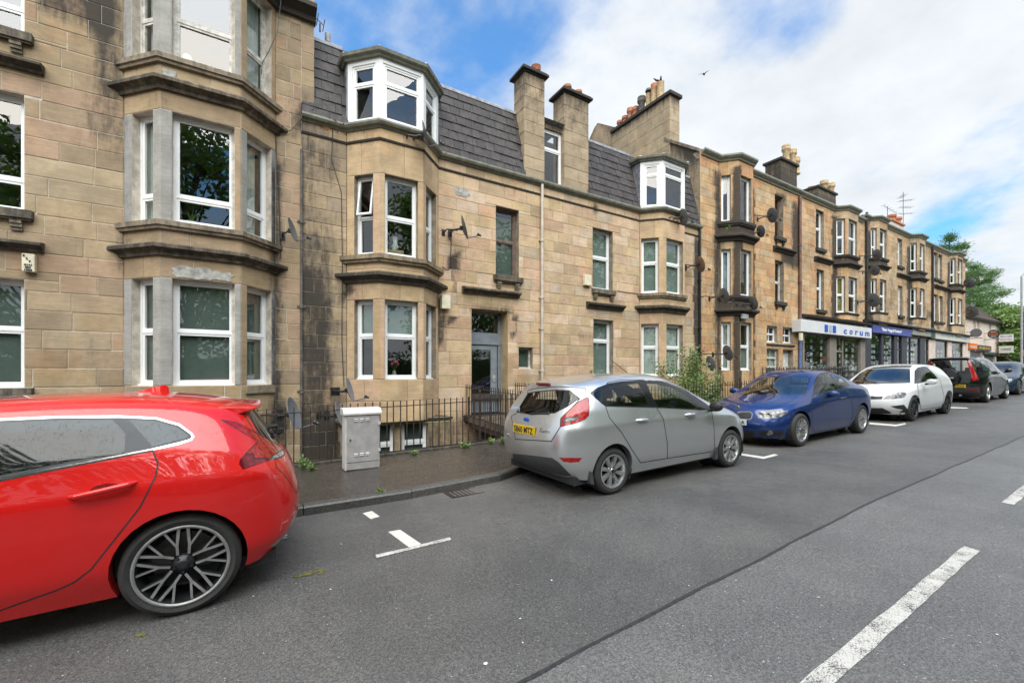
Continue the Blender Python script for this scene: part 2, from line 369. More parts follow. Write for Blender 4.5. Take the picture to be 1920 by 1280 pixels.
# ------------------------------------------------------------------ ground
def sheet(name, poly, off, m, kind='structure', parent=None, n=1):
    """a thin ground sheet following the grade; poly in plan"""
    mb = MB(); mb.add([(x, y, zg(x)+off) for x, y in poly], [tuple(range(len(poly)))])
    return mb.build(name, m, parent, kind=kind)
KERB = [(-60, 5.42), (-6, 5.42), (0.46, 5.32), (1.68, 5.24), (3.0, 5.31), (3.7, 5.60), (5.2, 5.82), (30, 5.95), (85, 6.1)]
FENCE_Y = 7.75
mb = MB()
mb.add([(-1500, -1500, -29), (1500, -1500, -24), (1500, 1500, -24), (-1500, 1500, -29)], [(0, 1, 2, 3)])
mb.add([(-60, -90, zg(-60)-1.7), (90, -90, zg(90)-1.7), (90, 120, zg(90)-1.7), (-60, 120, zg(-60)-1.7)], [(0, 1, 2, 3)])
t = NT('rough_ground'); p = t.pos(); f = t.noise(0.8, 6, 0.7, p)
t.bsdf(t.mix(t.ramp(f, 0.4, 0.6), (0.045, 0.06, 0.022), (0.08, 0.065, 0.045)), 0.95); M['ground'] = t.m
mb.build('ground', M['ground'], kind='structure')
sheet('road', [(-60, -2.7), (85, -2.7), (85, 2.3), (6.0, 2.05), (1.14, 1.85), (-60, 1.6)], 0.0, M['road'])
sheet('parking_lane', [(-60, 1.6), (1.14, 1.85), (6.0, 2.05), (85, 2.3), (85, 6.12)]+[(x, y+0.02) for x, y in reversed(KERB)], 0.0, M['road_park'])
# tar seam between the two surfacings, uneven width
mb = MB(); pts = []
xs = [-3+0.16*i for i in range(170)]
def seam_y(x): return (1.85+(x-1.14)*0.0412 if x < 6.0 else 2.05+(x-6.0)*0.0032)+0.02*noise.noise((x*1.3, 0, 0))
up = [(x, seam_y(x)+0.011+0.012*abs(noise.noise((x*5, 3, 0)))) for x in xs]; dn = [(x, seam_y(x)-0.009-0.014*abs(noise.noise((x*4, 9, 0)))) for x in xs]
v = [(x, y, zg(x)+0.004) for x, y in up]+[(x, y, zg(x)+0.004) for x, y in dn]; n = len(xs)
mb.add(v, [(i, i+1, n+i+1, n+i) for i in range(n-1)]).build('tar_seam', M['tar'], kind='structure')
# footway, its kerb stones, the far side of the street
sheet('footway', [(x, y+0.12) for x, y in KERB]+[(85, 11.1), (25.5, 11.1), (25.5, 7.66), (-60, 7.66)], 0.10, M['footway'])
kerb = thing('kerb', None, None); tag(kerb, kind='structure')
def along(path, step, jit=0.0):
    pts = []; acc = 0; 
    for a, b in zip(path[:-1], path[1:]):
        L = math.hypot(b[0]-a[0], b[1]-a[1]); k = max(1, round(L/step))
        pts += [(a[0]+(b[0]-a[0])*i/k, a[1]+(b[1]-a[1])*i/k) for i in range(k)]
    return pts+[path[-1]]
kp = along([q for q in KERB if q[0] >= -6][:8], 0.92)
for a, b in zip(kp[:-1], kp[1:]):
    dx, dy = b[0]-a[0], b[1]-a[1]; L = math.hypot(dx, dy); ux, uy = dx/L, dy/L; nx, ny = -uy, ux
    if a[0] > 26: break
    mb = MB(); g = 0.004; jz = rnd.uniform(-.004, .004); jn = rnd.uniform(-.005, .005)
    prof = [(0.0, -0.12), (0.0+jn, 0.085), (0.018+jn, 0.103+jz), (0.14, 0.104+jz), (0.14, -0.12)]
    v = []
    for (d, e) in ((a, g), (b, -g)):
        for (o, z) in prof:
            x, y = d[0]+ux*e+nx*o, d[1]+uy*e+ny*o; v.append((x, y, zg(x)+z))
    m5 = 5; mb.add(v, [(i, (i+1) % m5, m5+(i+1) % m5, m5+i) for i in range(m5)]+[tuple(range(m5)), tuple(range(2*m5-1, m5-1, -1))])
    mb.build('kerb_stone', M['kerb'], kerb)
mb = MB(); sweep(mb, [(-60, -2.7), (85, -2.7)], [(-0.12, -0.1), (-0.12, 0.1), (0, 0.1), (0, -0.1)])
mb.v = [(x, y, z+zg(x)) for x, y, z in mb.v]; mb.build('far_kerb', M['kerb'], kind='structure')
sheet('far_footway', [(-60, -4.6), (85, -4.6), (85, -2.82), (-60, -2.82)], 0.09, M['footway'])
sheet('verge', [(-60, -60), (85, -60), (85, -4.6), (-60, -4.6)], 0.05, M['ground'])
# sunk area between footway and tenements
mb = MB(); AX0, AX1 = -9.0, 25.4
mb.add([(AX0, 7.86, -1.45), (AX1, 7.86, -1.2), (AX1, 11.7, -1.2), (AX0, 11.7, -1.45)], [(0, 1, 2, 3)]); mb.build('area_floor', M['footway'], kind='structure')
mb = MB(); mb.add([(AX0, 7.8, -1.5), (AX1, 7.8, -1.5), (AX1, 7.8, zg(AX1)+.05), (AX0, 7.8, zg(AX0)+.05)], [(0, 3, 2, 1)])
mb.add([(AX1, 7.8, -1.5), (AX1, 11.7, -1.5), (AX1, 11.7, zg(AX1)+.1), (AX1, 7.8, zg(AX1)+.1)], [(0, 1, 2, 3)]); mb.build('retaining_wall', M['rubble'], kind='structure')
cope = thing('fence_plinth', None, None); tag(cope, kind='structure')
x = -8.0
while x < 25.3:
    L = rnd.uniform(0.8, 1.3); x1 = min(x+L, 25.4); mb = MB()
    tone = (0.27*rnd.uniform(.8, 1.1), 0.23*rnd.uniform(.8, 1.1), 0.17, 0.45)
    jz = rnd.uniform(-.006, .006)
    mb.box(x+.004, x1-.004, 7.64, 7.88, -0.25, 0, col=tone); mb.v = [(a, b, (zg(a)+0.135+jz if c == 0 else zg(a)-0.2)) for a, b, c in mb.v]
    mb.build('cope_stone', M['cope'], cope, bevel=.012); x = x1
# ------------------------------------------------------------------ painted markings (each traced on the road surface)
def mark(name, label, polys, m, group=None):
    mb = MB()
    for pl in polys:
        pts = [gnd(u, v) for u, v in pl]
        mb.add([(x, y, zg(x)+0.004) for x, y in pts]+[(x, y, zg(x)+0.0005) for x, y in pts],
               [tuple(range(len(pts)))]+[(i, (i+1) % len(pts), len(pts)+(i+1) % len(pts), len(pts)+i) for i in range(len(pts))])
    return mb.build(name, m, label=label, cat='road marking', group=group)
mark('parking_bay_mark', 'worn white T-shaped bay mark on the road between red and silver cars',
     [[(728, 997), (750, 993), (790, 1020), (767, 1026)]], M['paint_new'])
mb = MB(); pts = [gnd(*q) for q in ((704, 1040), (767, 1026.5), (790, 1020.5), (843, 1007), (846, 1012), (706, 1046))]; off_ = Vector(bpy.data.objects['parking_bay_mark'].location)
mb.add([(x, y, zg(x)+.0042) for x, y in pts], [tuple(range(6))]); mb.build('cross_bar', M['paint'], bpy.data.objects['parking_bay_mark'])
mark('parking_bay_mark', 'small square white mark on the road just below the kerb behind the red car',
     [[(680, 962), (697, 958), (712, 968), (695, 973)]], M['paint_new'])
for lb, (xa, xb), (ya, yb) in (('long white centre line dash nearest the camera, at the bottom of the road', (1.1, 5.16), (1.0, 1.10)), ('short visible white centre line dash at the right edge of the road', (7.06, 11.1), (1.09, 1.19))):
    mb = MB(); k = 24
    v = []
    for i in range(k+1):
        x = xa+(xb-xa)*i/k
        sh = 0.03*(x-3)
        v += [(x, ya+sh*.6+rnd.uniform(-.004, .004), zg(x)+0.004), (x+.03, yb+sh*.6+rnd.uniform(-.004, .004), zg(x)+0.004)]
    mb.add(v, [(2*i, 2*i+2, 2*i+3, 2*i+1) for i in range(k)]).build('centre_line_dash', M['paint'], label=lb, cat='road marking', group='centre line dashes')
mark('parking_bay_mark', 'white bay mark on the road between silver and blue cars', [[(1390, 850), (1432, 856), (1452, 851), (1459, 853), (1432, 860), (1388, 853)]], M['paint_new'])
mark('parking_bay_mark', 'faint white bay mark beside the rear wheel of the blue coupe', [[(1630, 792), (1680, 796), (1697, 793), (1699, 795), (1680, 799), (1630, 795)]], M['paint_new'])
mark('parking_bay_mark', 'white bay mark behind the black car with the spare wheel', [[(1783, 763), (1812, 764), (1816, 765.5), (1783, 765)]], M['paint_new'])
# ------------------------------------------------------------------ tenements
D = 11.2                                          # distance of the building line
def subtract(rects, h):
    out_ = []
    for (a, b, c, d) in rects:
        x0, x1, z0, z1 = max(a, h[0]), min(b, h[1]), max(c, h[2]), min(d, h[3])
        if x0 >= x1-1e-6 or z0 >= z1-1e-6: out_.append((a, b, c, d)); continue
        if z0 > c: out_.append((a, b, c, z0))
        if z1 < d: out_.append((a, b, z1, d))
        if x0 > a: out_.append((a, x0, z0, z1))
        if x1 < b: out_.append((x1, b, z0, z1))
    return [r for r in out_ if r[1]-r[0] > 0.004 and r[3]-r[2] > 0.004]
class Plane:
    def __init__(s, O, U):
        l = math.hypot(*U); s.O = O; s.U = (U[0]/l, U[1]/l); s.N = (s.U[1], -s.U[0])
    def pt(s, u, z, n=0): return (s.O[0]+s.U[0]*u+s.N[0]*n, s.O[1]+s.U[1]*u+s.N[1]*n, z)
FRONT = Plane((0, D), (1, 0))
def proj(p):
    x, y, z = p; t = x*math.sin(TH)+y*math.cos(TH); r = x*math.cos(TH)-y*math.sin(TH)
    if t < .2: return None
    return (960+FPX*r/t, HZN-FPX*(z-CAMH)/t, t)
class Building:
    def __init__(s, name, label, loc, mortar, palette, soot, cat='building'):
        s.root = thing(name, label, cat, loc); s.back = MB(); s.stones = []; s.mortar = mortar; s.pal = palette; s.soot = soot
        s.rng = random.Random(sum(map(ord, label)))
    def sootcol(s, x, y, z, base): return (*base, max(0.0, min(1.0, s.soot(x, z))))
    def tone(s, x, z):
        r = s.rng; w = [(q, wt) for q, wt in s.pal]; k = r.random()*sum(wt for _, wt in w)
        for q, wt in w:
            k -= wt
            if k <= 0: break
        f = r.uniform(.91, 1.09); return (q[0]*f*1.01, q[1]*f*1.01, q[2]*f*1.03*r.uniform(.97, 1.03))
    def wall(s, pl, u0, u1, z0, z1, holes, courses, lens, thick=.32, tone=None, jit=.004, minw=.16):
        rects = [(u0, u1, z0, z1)]
        for h in holes: rects = subtract(rects, h)
        for (a, b, c, d) in rects: s.back.boxf(pl.O, pl.U, pl.N, a, b, c, d, -thick, -.009)
        zs = [z0]
        if isinstance(courses, (int, float)):
            k = max(1, round((z1-z0)/courses)); zs = [z0+(z1-z0)*i/k for i in range(k+1)]
        else: zs = [z for z in courses if z0-1e-6 <= z <= z1+1e-6]
        cuts = sorted({q for h in holes for q in (h[0], h[1]) if u0 < q < u1})
        for i, (za, zb) in enumerate(zip(zs[:-1], zs[1:])):
            row = []; a = u0; first = True
            while a < u1-1e-6:
                L = s.rng.uniform(*lens)
                if first: L *= s.rng.choice((.45, .7, 1)); first = False
                b = a+L
                if u1-b < minw: b = u1
                row.append((a, b, za, zb)); a = b
            cur = row
            for h in holes: cur = subtract(cur, h)
            for q in cur:
                if q[1]-q[0] < .03 or q[3]-q[2] < .03: continue
                # swallow slivers beside openings by merging is not needed: they read as rybats
                s.stones.append((pl, q, tone or s.tone(0, 0), s.rng.uniform(-jit, jit)))
    def stone_mesh(s, mb, st):
        pl, (a, b, c, d), tone, j = st
        g = .004; a += g; b -= g; c += g; d -= g; e = min(.013, (b-a)*.25, (d-c)*.25)
        k = max(1, min(3, int((b-a)/.22))); us = [a, a+e]+[a+e+(b-a-2*e)*i/k for i in range(1, k)]+[b-e, b]
        zs = [c, c+e, d-e, d] if d-c < .5 else [c, c+e]+[c+e+(d-c-2*e)*i/3 for i in (1, 2)]+[d-e, d]
        nu, nz = len(us), len(zs); v = []; col = []
        def sc(u, z):
            x, y, _ = pl.pt(u, z); return (*tone, max(0, min(1, s.soot(x, z))))
        for jz, z in enumerate(zs):
            for ju, u in enumerate(us):
                edge = ju in (0, nu-1) or jz in (0, nz-1)
                v.append(pl.pt(u, z, (-.006 if edge else 0)+j)); col.append(sc(u, z))
        f = [(q*nu+i, q*nu+i+1, (q+1)*nu+i+1, (q+1)*nu+i) for q in range(nz-1) for i in range(nu-1)]
        bk = len(v)
        for (u, z) in ((a, c), (b, c), (b, d), (a, d)): v.append(pl.pt(u, z, -.05)); col.append(sc(u, z))
        bot = list(range(0, nu)); top = list(range((nz-1)*nu, nz*nu)); lef = [q*nu for q in range(nz)]; rig = [q*nu+nu-1 for q in range(nz)]
        f += [tuple([bk, bk+1]+bot[::-1]), tuple([bk+2, bk+3]+top), tuple([bk+3, bk]+lef), tuple([bk+1, bk+2]+rig[::-1])]
        mb.add(v, f, 0, col)
    def flush(s, cap=300, minpx=9.0, mat='stone'):
        sized = []
        for st in s.stones:
            pl, (a, b, c, d), _, _ = st
            p = proj(pl.pt((a+b)/2, (c+d)/2)); ar = 0
            if p and -40 < p[0] < 1960 and -40 < p[1] < 1320:
                q0, q1 = proj(pl.pt(a, c)), proj(pl.pt(b, d))
                if q0 and q1:
                    ar = abs((q1[0]-q0[0])*(q1[1]-q0[1]))
                    if (q1[0]-q0[0]) < 0: ar = 0
                    if min(abs(q1[0]-q0[0]), abs(q1[1]-q0[1])) < minpx*.5 or max(abs(q1[0]-q0[0]), abs(q1[1]-q0[1])) < minpx: ar = -1
            sized.append((ar, st))
        sized.sort(key=lambda q: -q[0])
        ind = [st for ar, st in sized[:cap] if ar > 0]; rest = [st for ar, st in sized if ar <= 0]+[st for ar, st in sized[cap:] if ar > 0]
        for st in ind:
            mb = MB(); s.stone_mesh(mb, st); mb.build('stone', M[mat], s.root, fix=False)
        if rest:
            mb = MB()
            for st in rest: s.stone_mesh(mb, st)
            mb.build('stonework', M[mat], s.root, kind='stuff', fix=False)
        s.back.build('wall', M[s.mortar], s.root)
    def band(s, path, prof, name, tone, sootadd=.5, mat='stone', sub=.22):
        mb = MB(); sweep(mb, path, prof, 0, lambda x, y, z: (*tone, max(0, min(1, s.soot(x, z)*.5+sootadd))), sub)
        return mb.build(name, M[mat], s.root)
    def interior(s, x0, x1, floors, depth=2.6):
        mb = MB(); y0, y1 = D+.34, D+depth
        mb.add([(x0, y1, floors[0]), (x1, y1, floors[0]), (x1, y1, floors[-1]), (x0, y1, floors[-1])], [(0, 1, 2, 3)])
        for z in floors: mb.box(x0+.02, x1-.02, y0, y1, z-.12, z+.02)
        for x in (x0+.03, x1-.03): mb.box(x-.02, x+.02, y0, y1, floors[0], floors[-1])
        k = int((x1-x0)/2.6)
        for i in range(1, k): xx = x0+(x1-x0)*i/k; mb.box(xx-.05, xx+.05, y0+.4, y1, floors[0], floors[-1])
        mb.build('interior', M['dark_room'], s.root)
    def window(s, pl, u0, u1, z0, z1, rails=(.5,), mat='upvc', recess=.17, cur=None, panes=None, fw=.055, sash=.045, bars=0, curtains=(), tilt=0, openlight=None):
        """frame (part) > panes, blind, curtain (sub-parts); rails = heights of transoms as fractions"""
        rec = recess; fr = MB(); A = (pl.O, pl.U, pl.N)
        n0, n1 = -rec-.07, -rec
        fr.boxf(*A, u0, u0+fw, z0, z1, n0, n1); fr.boxf(*A, u1-fw, u1, z0, z1, n0, n1)
        fr.boxf(*A, u0+fw, u1-fw, z1-fw, z1, n0, n1-.001); fr.boxf(*A, u0+fw, u1-fw, z0, z0+fw*1.15, n0, n1-.001)
        fr.boxf(*A, u0-.0, u1, z0-.001, z0+.03, n1, n1+.05)
        cuts = [z0+fw*1.15]+[z0+(z1-z0)*r for r in rails]+[z1-fw]
        lights = []
        for i, r in enumerate(rails):
            z = z0+(z1-z0)*r; fr.boxf(*A, u0+fw, u1-fw, z-.024, z+.024, n0, n1-.002)
        for i in range(len(cuts)-1):
            a = cuts[i]+(.024 if i else 0); b = cuts[i+1]-(.024 if i < len(cuts)-2 else 0)
            lights.append((a, b))
        w = s.root
        sashes = []
        for i, (a, b) in enumerate(lights):
            if openlight is not None and i == openlight: continue
            m1 = n1-.014
            for q in ((u0+fw, u0+fw+sash, a, b), (u1-fw-sash, u1-fw, a, b), (u0+fw+sash, u1-fw-sash, b-sash, b), (u0+fw+sash, u1-fw-sash, a, a+sash)):
                fr.boxf(*A, *q, n0+.012, m1)
        ub, ue = u0+fw+sash, u1-fw-sash
        if bars:
            for i in range(1, bars+1):
                uu = ub+(ue-ub)*i/(bars+1); fr.boxf(*A, uu-.013, uu+.013, z0+fw+sash, z1-fw-sash, n0+.014, n1-.016)
        win = fr.build('window', M[mat], s.root)
        for i, (a, b) in enumerate(lights):
            tl = s.rng.uniform(-.004, .004); g = MB(); zA, zB = a+sash, b-sash; nn = -rec-.045
            if openlight is not None and i == openlight:
                # a top-hung light pushed open at the bottom
                th = .16; sh = MB()
                def q3(u, z, n): # rotate about the top edge
                    dz = zB+sash-z; return pl.pt(u, zB+sash-dz*math.cos(th)+(n)*math.sin(th), -rec+.0+dz*math.sin(th)+n*math.cos(th))
                for (a0, a1, c0, c1) in ((u0+fw, ub, a, b), (ue, u1-fw, a, b), (ub, ue, zB, b), (ub, ue, a, zA)):
                    vv = [q3(u, z, n) for u in (a0, a1) for n in (.0, -.05) for z in (c0, c1)]
                    sh.add(vv, [(0,1,3,2),(4,6,7,5),(0,4,5,1),(2,3,7,6),(0,2,6,4),(1,5,7,3)])
                sh.build('open_sash', M[mat], win)
                g.add([q3(ub, zA, -.03), q3(ue, zA, -.03), q3(ue, zB, -.03), q3(ub, zB, -.03)], [(0, 1, 2, 3)])
            else:
                g.add([pl.pt(ub, zA, nn), pl.pt(ue, zA, nn), pl.pt(ue, zB, nn+tl), pl.pt(ub, zB, nn+tl)], [(0, 1, 2, 3)])
            g.build('pane', M['glass'], win)
        if cur:                      # roller blind covering the top part
            cm, f0, f1 = cur; b_ = MB(); nn = -rec-.10
            b_.add([pl.pt(u0, z0+(z1-z0)*f0, nn), pl.pt(u1, z0+(z1-z0)*f0, nn), pl.pt(u1, z0+(z1-z0)*f1, nn), pl.pt(u0, z0+(z1-z0)*f1, nn)], [(0, 1, 2, 3)])
            b_.build('blind', M[cm], win)
        for (cm, f0, f1) in curtains:    # a gathered curtain over part of the width
            b_ = MB(); nn = -rec-.13; k = 14; v = []
            for i in range(k+1):
                u = u0+(u1-u0)*(f0+(f1-f0)*i/k); o = .018*math.sin(i*2.1)
                v += [pl.pt(u, z0, nn+o), pl.pt(u, z1, nn+o*.6)]
            b_.add(v, [(2*i, 2*i+2, 2*i+3, 2*i+1) for i in range(k)]); b_.build('curtain', M[cm], win, smooth=True)
        return win
    def sill(s, pl, u0, u1, z, h=.14, out=.11, over=.09, brackets=True, tone=(.30, .25, .18), so=.55):
        mb = MB(); col = lambda: [(*tone, so+.1*s.rng.random())]*8
        mb.boxf(pl.O, pl.U, pl.N, u0-over, u1+over, z-h, z, -.1, out, 0, (*tone, so))
        mb.boxf(pl.O, pl.U, pl.N, u0-over+.02, u1+over-.02, z-h-.035, z-h, -.1, out-.03, 0, (*tone, so))
        o = mb.build('sill', M['stone'], s.root)
        if brackets:
            for u in (u0+.01, u1-.16):
                b = MB()
                for k, (w_, oo) in enumerate(((.15, .085), (.15, .065), (.15, .04))):
                    b.boxf(pl.O, pl.U, pl.N, u, u+w_, z-h-.04-.06*(k+1), z-h-.04-.06*k-.006, -.05, oo, 0, (*tone, so*.8))
                b.build('bracket', M['stone'], o)
        return o
    def hood(s, pl, u0, u1, z, h=.2, out=.2, tone=(.27, .23, .17), so=.8):
        prof = [(-.05, z-h), (out*.35, z-h), (out*.45, z-h*.7), (out*.9, z-h*.45), (out, z-h*.4), (out, z-h*.12), (out*.9, z-.01), (-.05, z+.03)]
        path = [pl.pt(u0, 0)[:2], pl.pt(u1, 0)[:2]]
        return s.band(path, prof, 'hood_mould', tone, so)
def bayfit(uL, uB, uR, Y=D):
    X0 = X_(uL, Y); d = ray(uB, HZN); r = d[0]/d[1]; p = (r*Y-X0)/(1+r); X1 = X_(uR, Y-p)+p; return X0, X1, p
def bay_planes(X0, X1, p, Y=D):
    return (Plane((X0, Y), (1, -1)), Plane((X0+p, Y-p), (1, 0)), Plane((X1-p, Y-p), (1, 1)), p*math.sqrt(2), X1-X0-2*p)
def bay_path(X0, X1, p, Y=D, ext=.25): return [(X0-ext, Y+ext), (X0+p, Y-p), (X1-p, Y-p), (X1+ext, Y+ext)]
def cornice_prof(z, h, out): return [(-.08, z-h), (out*.3, z-h), (out*.38, z-h*.72), (out*.75, z-h*.5), (out, z-h*.42), (out, z-h*.16), (out*.92, z-h*.05), (-.08, z+.03)]
def sill_prof(z, h, out): return [(-.08, z-h), (out*.6, z-h), (out*.7, z-h*.72), (out, z-h*.62), (out, z-.01), (-.08, z)]
def hopper_pipe(name, label, x, y, z0, z1, m, r=.055, group=None, parent=None, collars=()):
    """downpipe with collars, standing just off the wall"""
    root = thing(name, label, 'downpipe', (x, y, z0), group)
    mb = MB(); mb.lathe([(r, z0), (r, z1)], (x, y, 0), 10); mb.build('pipe', m, root, smooth=True)
    for z in collars:
        c_ = MB(); c_.lathe([(r+.004, z-.05), (r+.018, z-.045), (r+.018, z+.045), (r+.004, z+.05)], (x, y, 0), 10); c_.box(x-.09, x+.09, y+r*.4, y+r+.03, z-.02, z+.02); c_.build('collar', m, root)
    return root
fb = lambda n, a, b: noise.fractal((n[0], n[1], n[2]), 1.0, 2.0, 4)
def ox(x): return X_(960+853.33*math.tan(math.atan2(x, 10.6)-R(32.3)), D)   # stain positions measured on a first survey
def oz(z): return 1.77+(z-1.55)*1.12
def streak(x, z, x0, x1, z0, z1, soft=.1, conv=False):
    z0, z1 = oz(z0), oz(z1)
    if conv: x0, x1 = ox(x0), ox(x1)
    f = min((x-x0)/soft, (x1-x)/soft, 1.0); g = min((z-z0)/.35, (z1-z)/.35, 1.0)
    return max(0.0, min(f, g))
class Bay:
    def __init__(s, B, X0, X1, p, Y=D):
        s.B = B; s.X0, s.X1, s.p, s.Y = X0, X1, p, Y; s.L, s.F, s.Rr, s.wl, s.wf = bay_planes(X0, X1, p, Y); s.Yf = Y-p
    def uL(s, u): d = ray(u, HZN); r = d[0]/d[1]; return (r*s.Y-s.X0)/(1+r)*math.sqrt(2)
    def uF(s, u): return X_(u, s.Yf)-(s.X0+s.p)
    def uR(s, u): d = ray(u, HZN); r = d[0]/d[1]; return (r*s.Yf-(s.X1-s.p))/(1-r)*math.sqrt(2)
    def z(s, u, v): return Z_(u, v, s.Yf)
    def walls(s, z0, z1, hl, hf, hr, zs, lens=(.5, 1.2), tone=None):
        s.B.wall(s.L, 0, s.wl, z0, z1, hl, zs, lens, .3, minw=.14); s.B.wall(s.F, 0, s.wf, z0, z1, hf, zs, lens, .3, minw=.14); s.B.wall(s.Rr, 0, s.wl, z0, z1, hr, zs, lens, .3, minw=.14)
    def path(s, ext=.25): return bay_path(s.X0, s.X1, s.p, s.Y, ext)
    def floor(s, zs, t=.1):
        mb = MB()
        for z in zs: mb.prism([(s.X0+.1, s.Y+.4), (s.X0+s.p+.05, s.Yf+.36), (s.X1-s.p-.05, s.Yf+.36), (s.X1-.1, s.Y+.4)], z-t, z)
        mb.build('bay_floor', M['dark_room'], s.B.root)

# ================================================================== left tenement
def soot1(x, z):
    n = noise.noise((x*1.3, 3.1, z*.8))
    a = .10+.10*n
    a += .35*streak(x, z, -2.05, -1.45, 5.2, 9.6, .25, conv=True)+.3*streak(x, z, -2.9, -1.5, 7.2, 9.5, .4, conv=True)
    a += .35*streak(x, z, .75, 1.05, -1, 6, .12, conv=True)+.3*streak(x, z, 1.1, 1.7, 6.2, 7.3, .2, conv=True)
    a += .30*streak(x, z, -1.75, -1.45, 3.2, 3.95, .12, conv=True)+.12*streak(x, z, -3.0, 1.4, -1.4, .9, .4, conv=True)
    return a
B1 = Building('tenement', 'weathered tan sandstone tenement with grey patched bay windows, behind the red car', (-1.0, D, 0), 'mortar_pale',
              [((0.365, 0.274, 0.166), 4), ((0.331, 0.246, 0.151), 4), ((0.389, 0.269, 0.172), 2), ((0.284, 0.213, 0.135), 2), ((0.394, 0.308, 0.198), 1.5)], soot1)
SEAM = X_(565, D)
BX0 = X_(232, D); rr_ = ray(300, HZN); rr_ = rr_[0]/rr_[1]; BP = (rr_*D-BX0)/(1+rr_); bw = Bay(B1, BX0, X_(517, D), BP)
zb = [bw.z(324, 723), bw.z(324, 415.5)]; zt = [bw.z(322, 521), bw.z(322, 208.5)]
ST = zb[1]-zb[0]; zb.append(zb[1]+ST); zt.append(zt[1]+ST)
wx1 = X_(45, D); wx0 = wx1-1.15
wb = [Z_(45, 727, D), Z_(45, 396, D)]; wt = [Z_(45, 524, D), Z_(45, 178, D)]; wb.append(Z_(45, 66, D)); wt.append(wb[2]+1.9)
TOP1 = 11.0
holes = [(wx0, wx1, a, b) for a, b in zip(wb, wt)]
CH = .352
crs = [-1.45+CH*i for i in range(36)]
B1.wall(FRONT, -6.2, bw.X0, -1.45, TOP1, holes, crs, (.45, 1.25))
B1.wall(FRONT, bw.X1, SEAM, -1.45, TOP1, [], crs, (.42, .55))
B1.wall(FRONT, SEAM, X_(589, D), oz(7.15), TOP1, [], [oz(7.15)+.40*i for i in range(9)], (.25, .3))
hl = [(bw.uL(246.5), bw.uL(286), a, b) for a, b in zip(zb, zt)]; hf = [(bw.uF(322.5), bw.uF(440), a, b) for a, b in zip(zb, zt)]; hr = [(bw.uR(473), bw.uR(505), a, b) for a, b in zip(zb, zt)]
hl = [(max(.12, a), min(bw.wl-.16, b), c, d) for a, b, c, d in hl]; hr = [(.16, bw.wl-.12, c, d) for a, b, c, d in hr]
zz = [-1.45, -.9, -.35, .2]+[.2+(zb[0]-.2)*.5]
for i in range(3): zz += [zb[i], zt[i], (zt[i]+(zb[i+1] if i < 2 else TOP1))/2]
zz = sorted(zz)+[TOP1]
greys = B1.pal
B1.pal = [((0.383, 0.286, 0.172), 3), ((0.360, 0.263, 0.161), 2), ((0.406, 0.297, 0.172), 2)]
bw.walls(-1.45, TOP1, hl, hf, hr, zz, (.7, 1.3))
# the mullions have been patched with grey cement render
for st in B1.stones[:]:
    pl, (a, b, c, d), tone, j = st
    if pl in (bw.L, bw.F, bw.Rr) and any(abs(c-q) < .02 for q in zb) and (b-a) < .5:
        B1.stones.remove(st); g = B1.rng.uniform(.27, .36); B1.stones.append((pl, (a, b, c, d), (g, g*.97, g*.9) if B1.rng.random() < .72 else tone, j))
for i in range(3):
    old = i == 2
    mt = 'timber_white' if old else 'upvc'; rl = (.40,) if i == 2 else ((.2575,) if i == 1 else (.51,))
    for pl, h in ((bw.L, hl[i]), (bw.F, hf[i]), (bw.Rr, hr[i])):
        cu = []
        if i == 1 and pl is not bw.F: cu = [('curtain', 0.0, .75)]
        if i == 2 and pl is not bw.F: cu = [('curtain', .2, .9)]
        B1.window(pl, *h, rails=rl, mat=mt, recess=.16, curtains=cu, cur=('blind_dark', 0, 1) if (i == 0) else None)
for i in range(3): B1.window(FRONT, *holes[i], rails=(.54,) if i == 0 else (.28,), recess=.18, cur=('blind_dark', 0, 1) if i == 0 else None)
for i in range(3):
    if i: 
        B1.band(bw.path(), sill_prof(zb[i], .17, .10), 'bay_sill', (.31, .25, .18), .22)
        B1.band(bw.path(), cornice_prof(zb[i]-.46, .22, .18), 'bay_cornice', (.29, .23, .16), .34)
    B1.sill(FRONT, wx0, wx1, wb[i], .15, .12, .13, brackets=i > 0, so=.38)
    if i < 2:
        zh = Z_(60, 456 if i == 0 else 122, D); B1.hood(FRONT, wx0-.22, X_(84, D), zh, .16, .2, so=.38)
    if i == 0:
        for pl, h in ((bw.L, hl[0]), (bw.Rr, hr[0])): B1.sill(pl, h[0], h[1], zb[0]-.02, .16, .05, .05, False, so=.2)
# eaves course at the top right
B1.band([(-6.2, D), (bw.X0, D), (bw.X0+bw.p, bw.Yf), (bw.X1-bw.p, bw.Yf), (bw.X1, D), (X_(592, D), D)], cornice_prof(Z_(585, 6, D-.2), .34, .3), 'eaves_cornice', (.3, .25, .18), .5)
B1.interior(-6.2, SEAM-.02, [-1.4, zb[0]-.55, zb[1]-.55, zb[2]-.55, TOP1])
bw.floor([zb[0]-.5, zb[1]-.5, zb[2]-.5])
mb = MB(); mb.prism([(D+.0, TOP1), (D+5, TOP1+3.2), (D+5, TOP1)], -6.2, X_(589, D)-.02, 'x'); mb.build('roof', M['slate'], B1.root)
mb = MB(); mb.box(X_(589, D)-.32, X_(589, D)-.004, D+.3, D+5, 6.5, TOP1); mb.build('gable', M['mortar_dark'], B1.root)
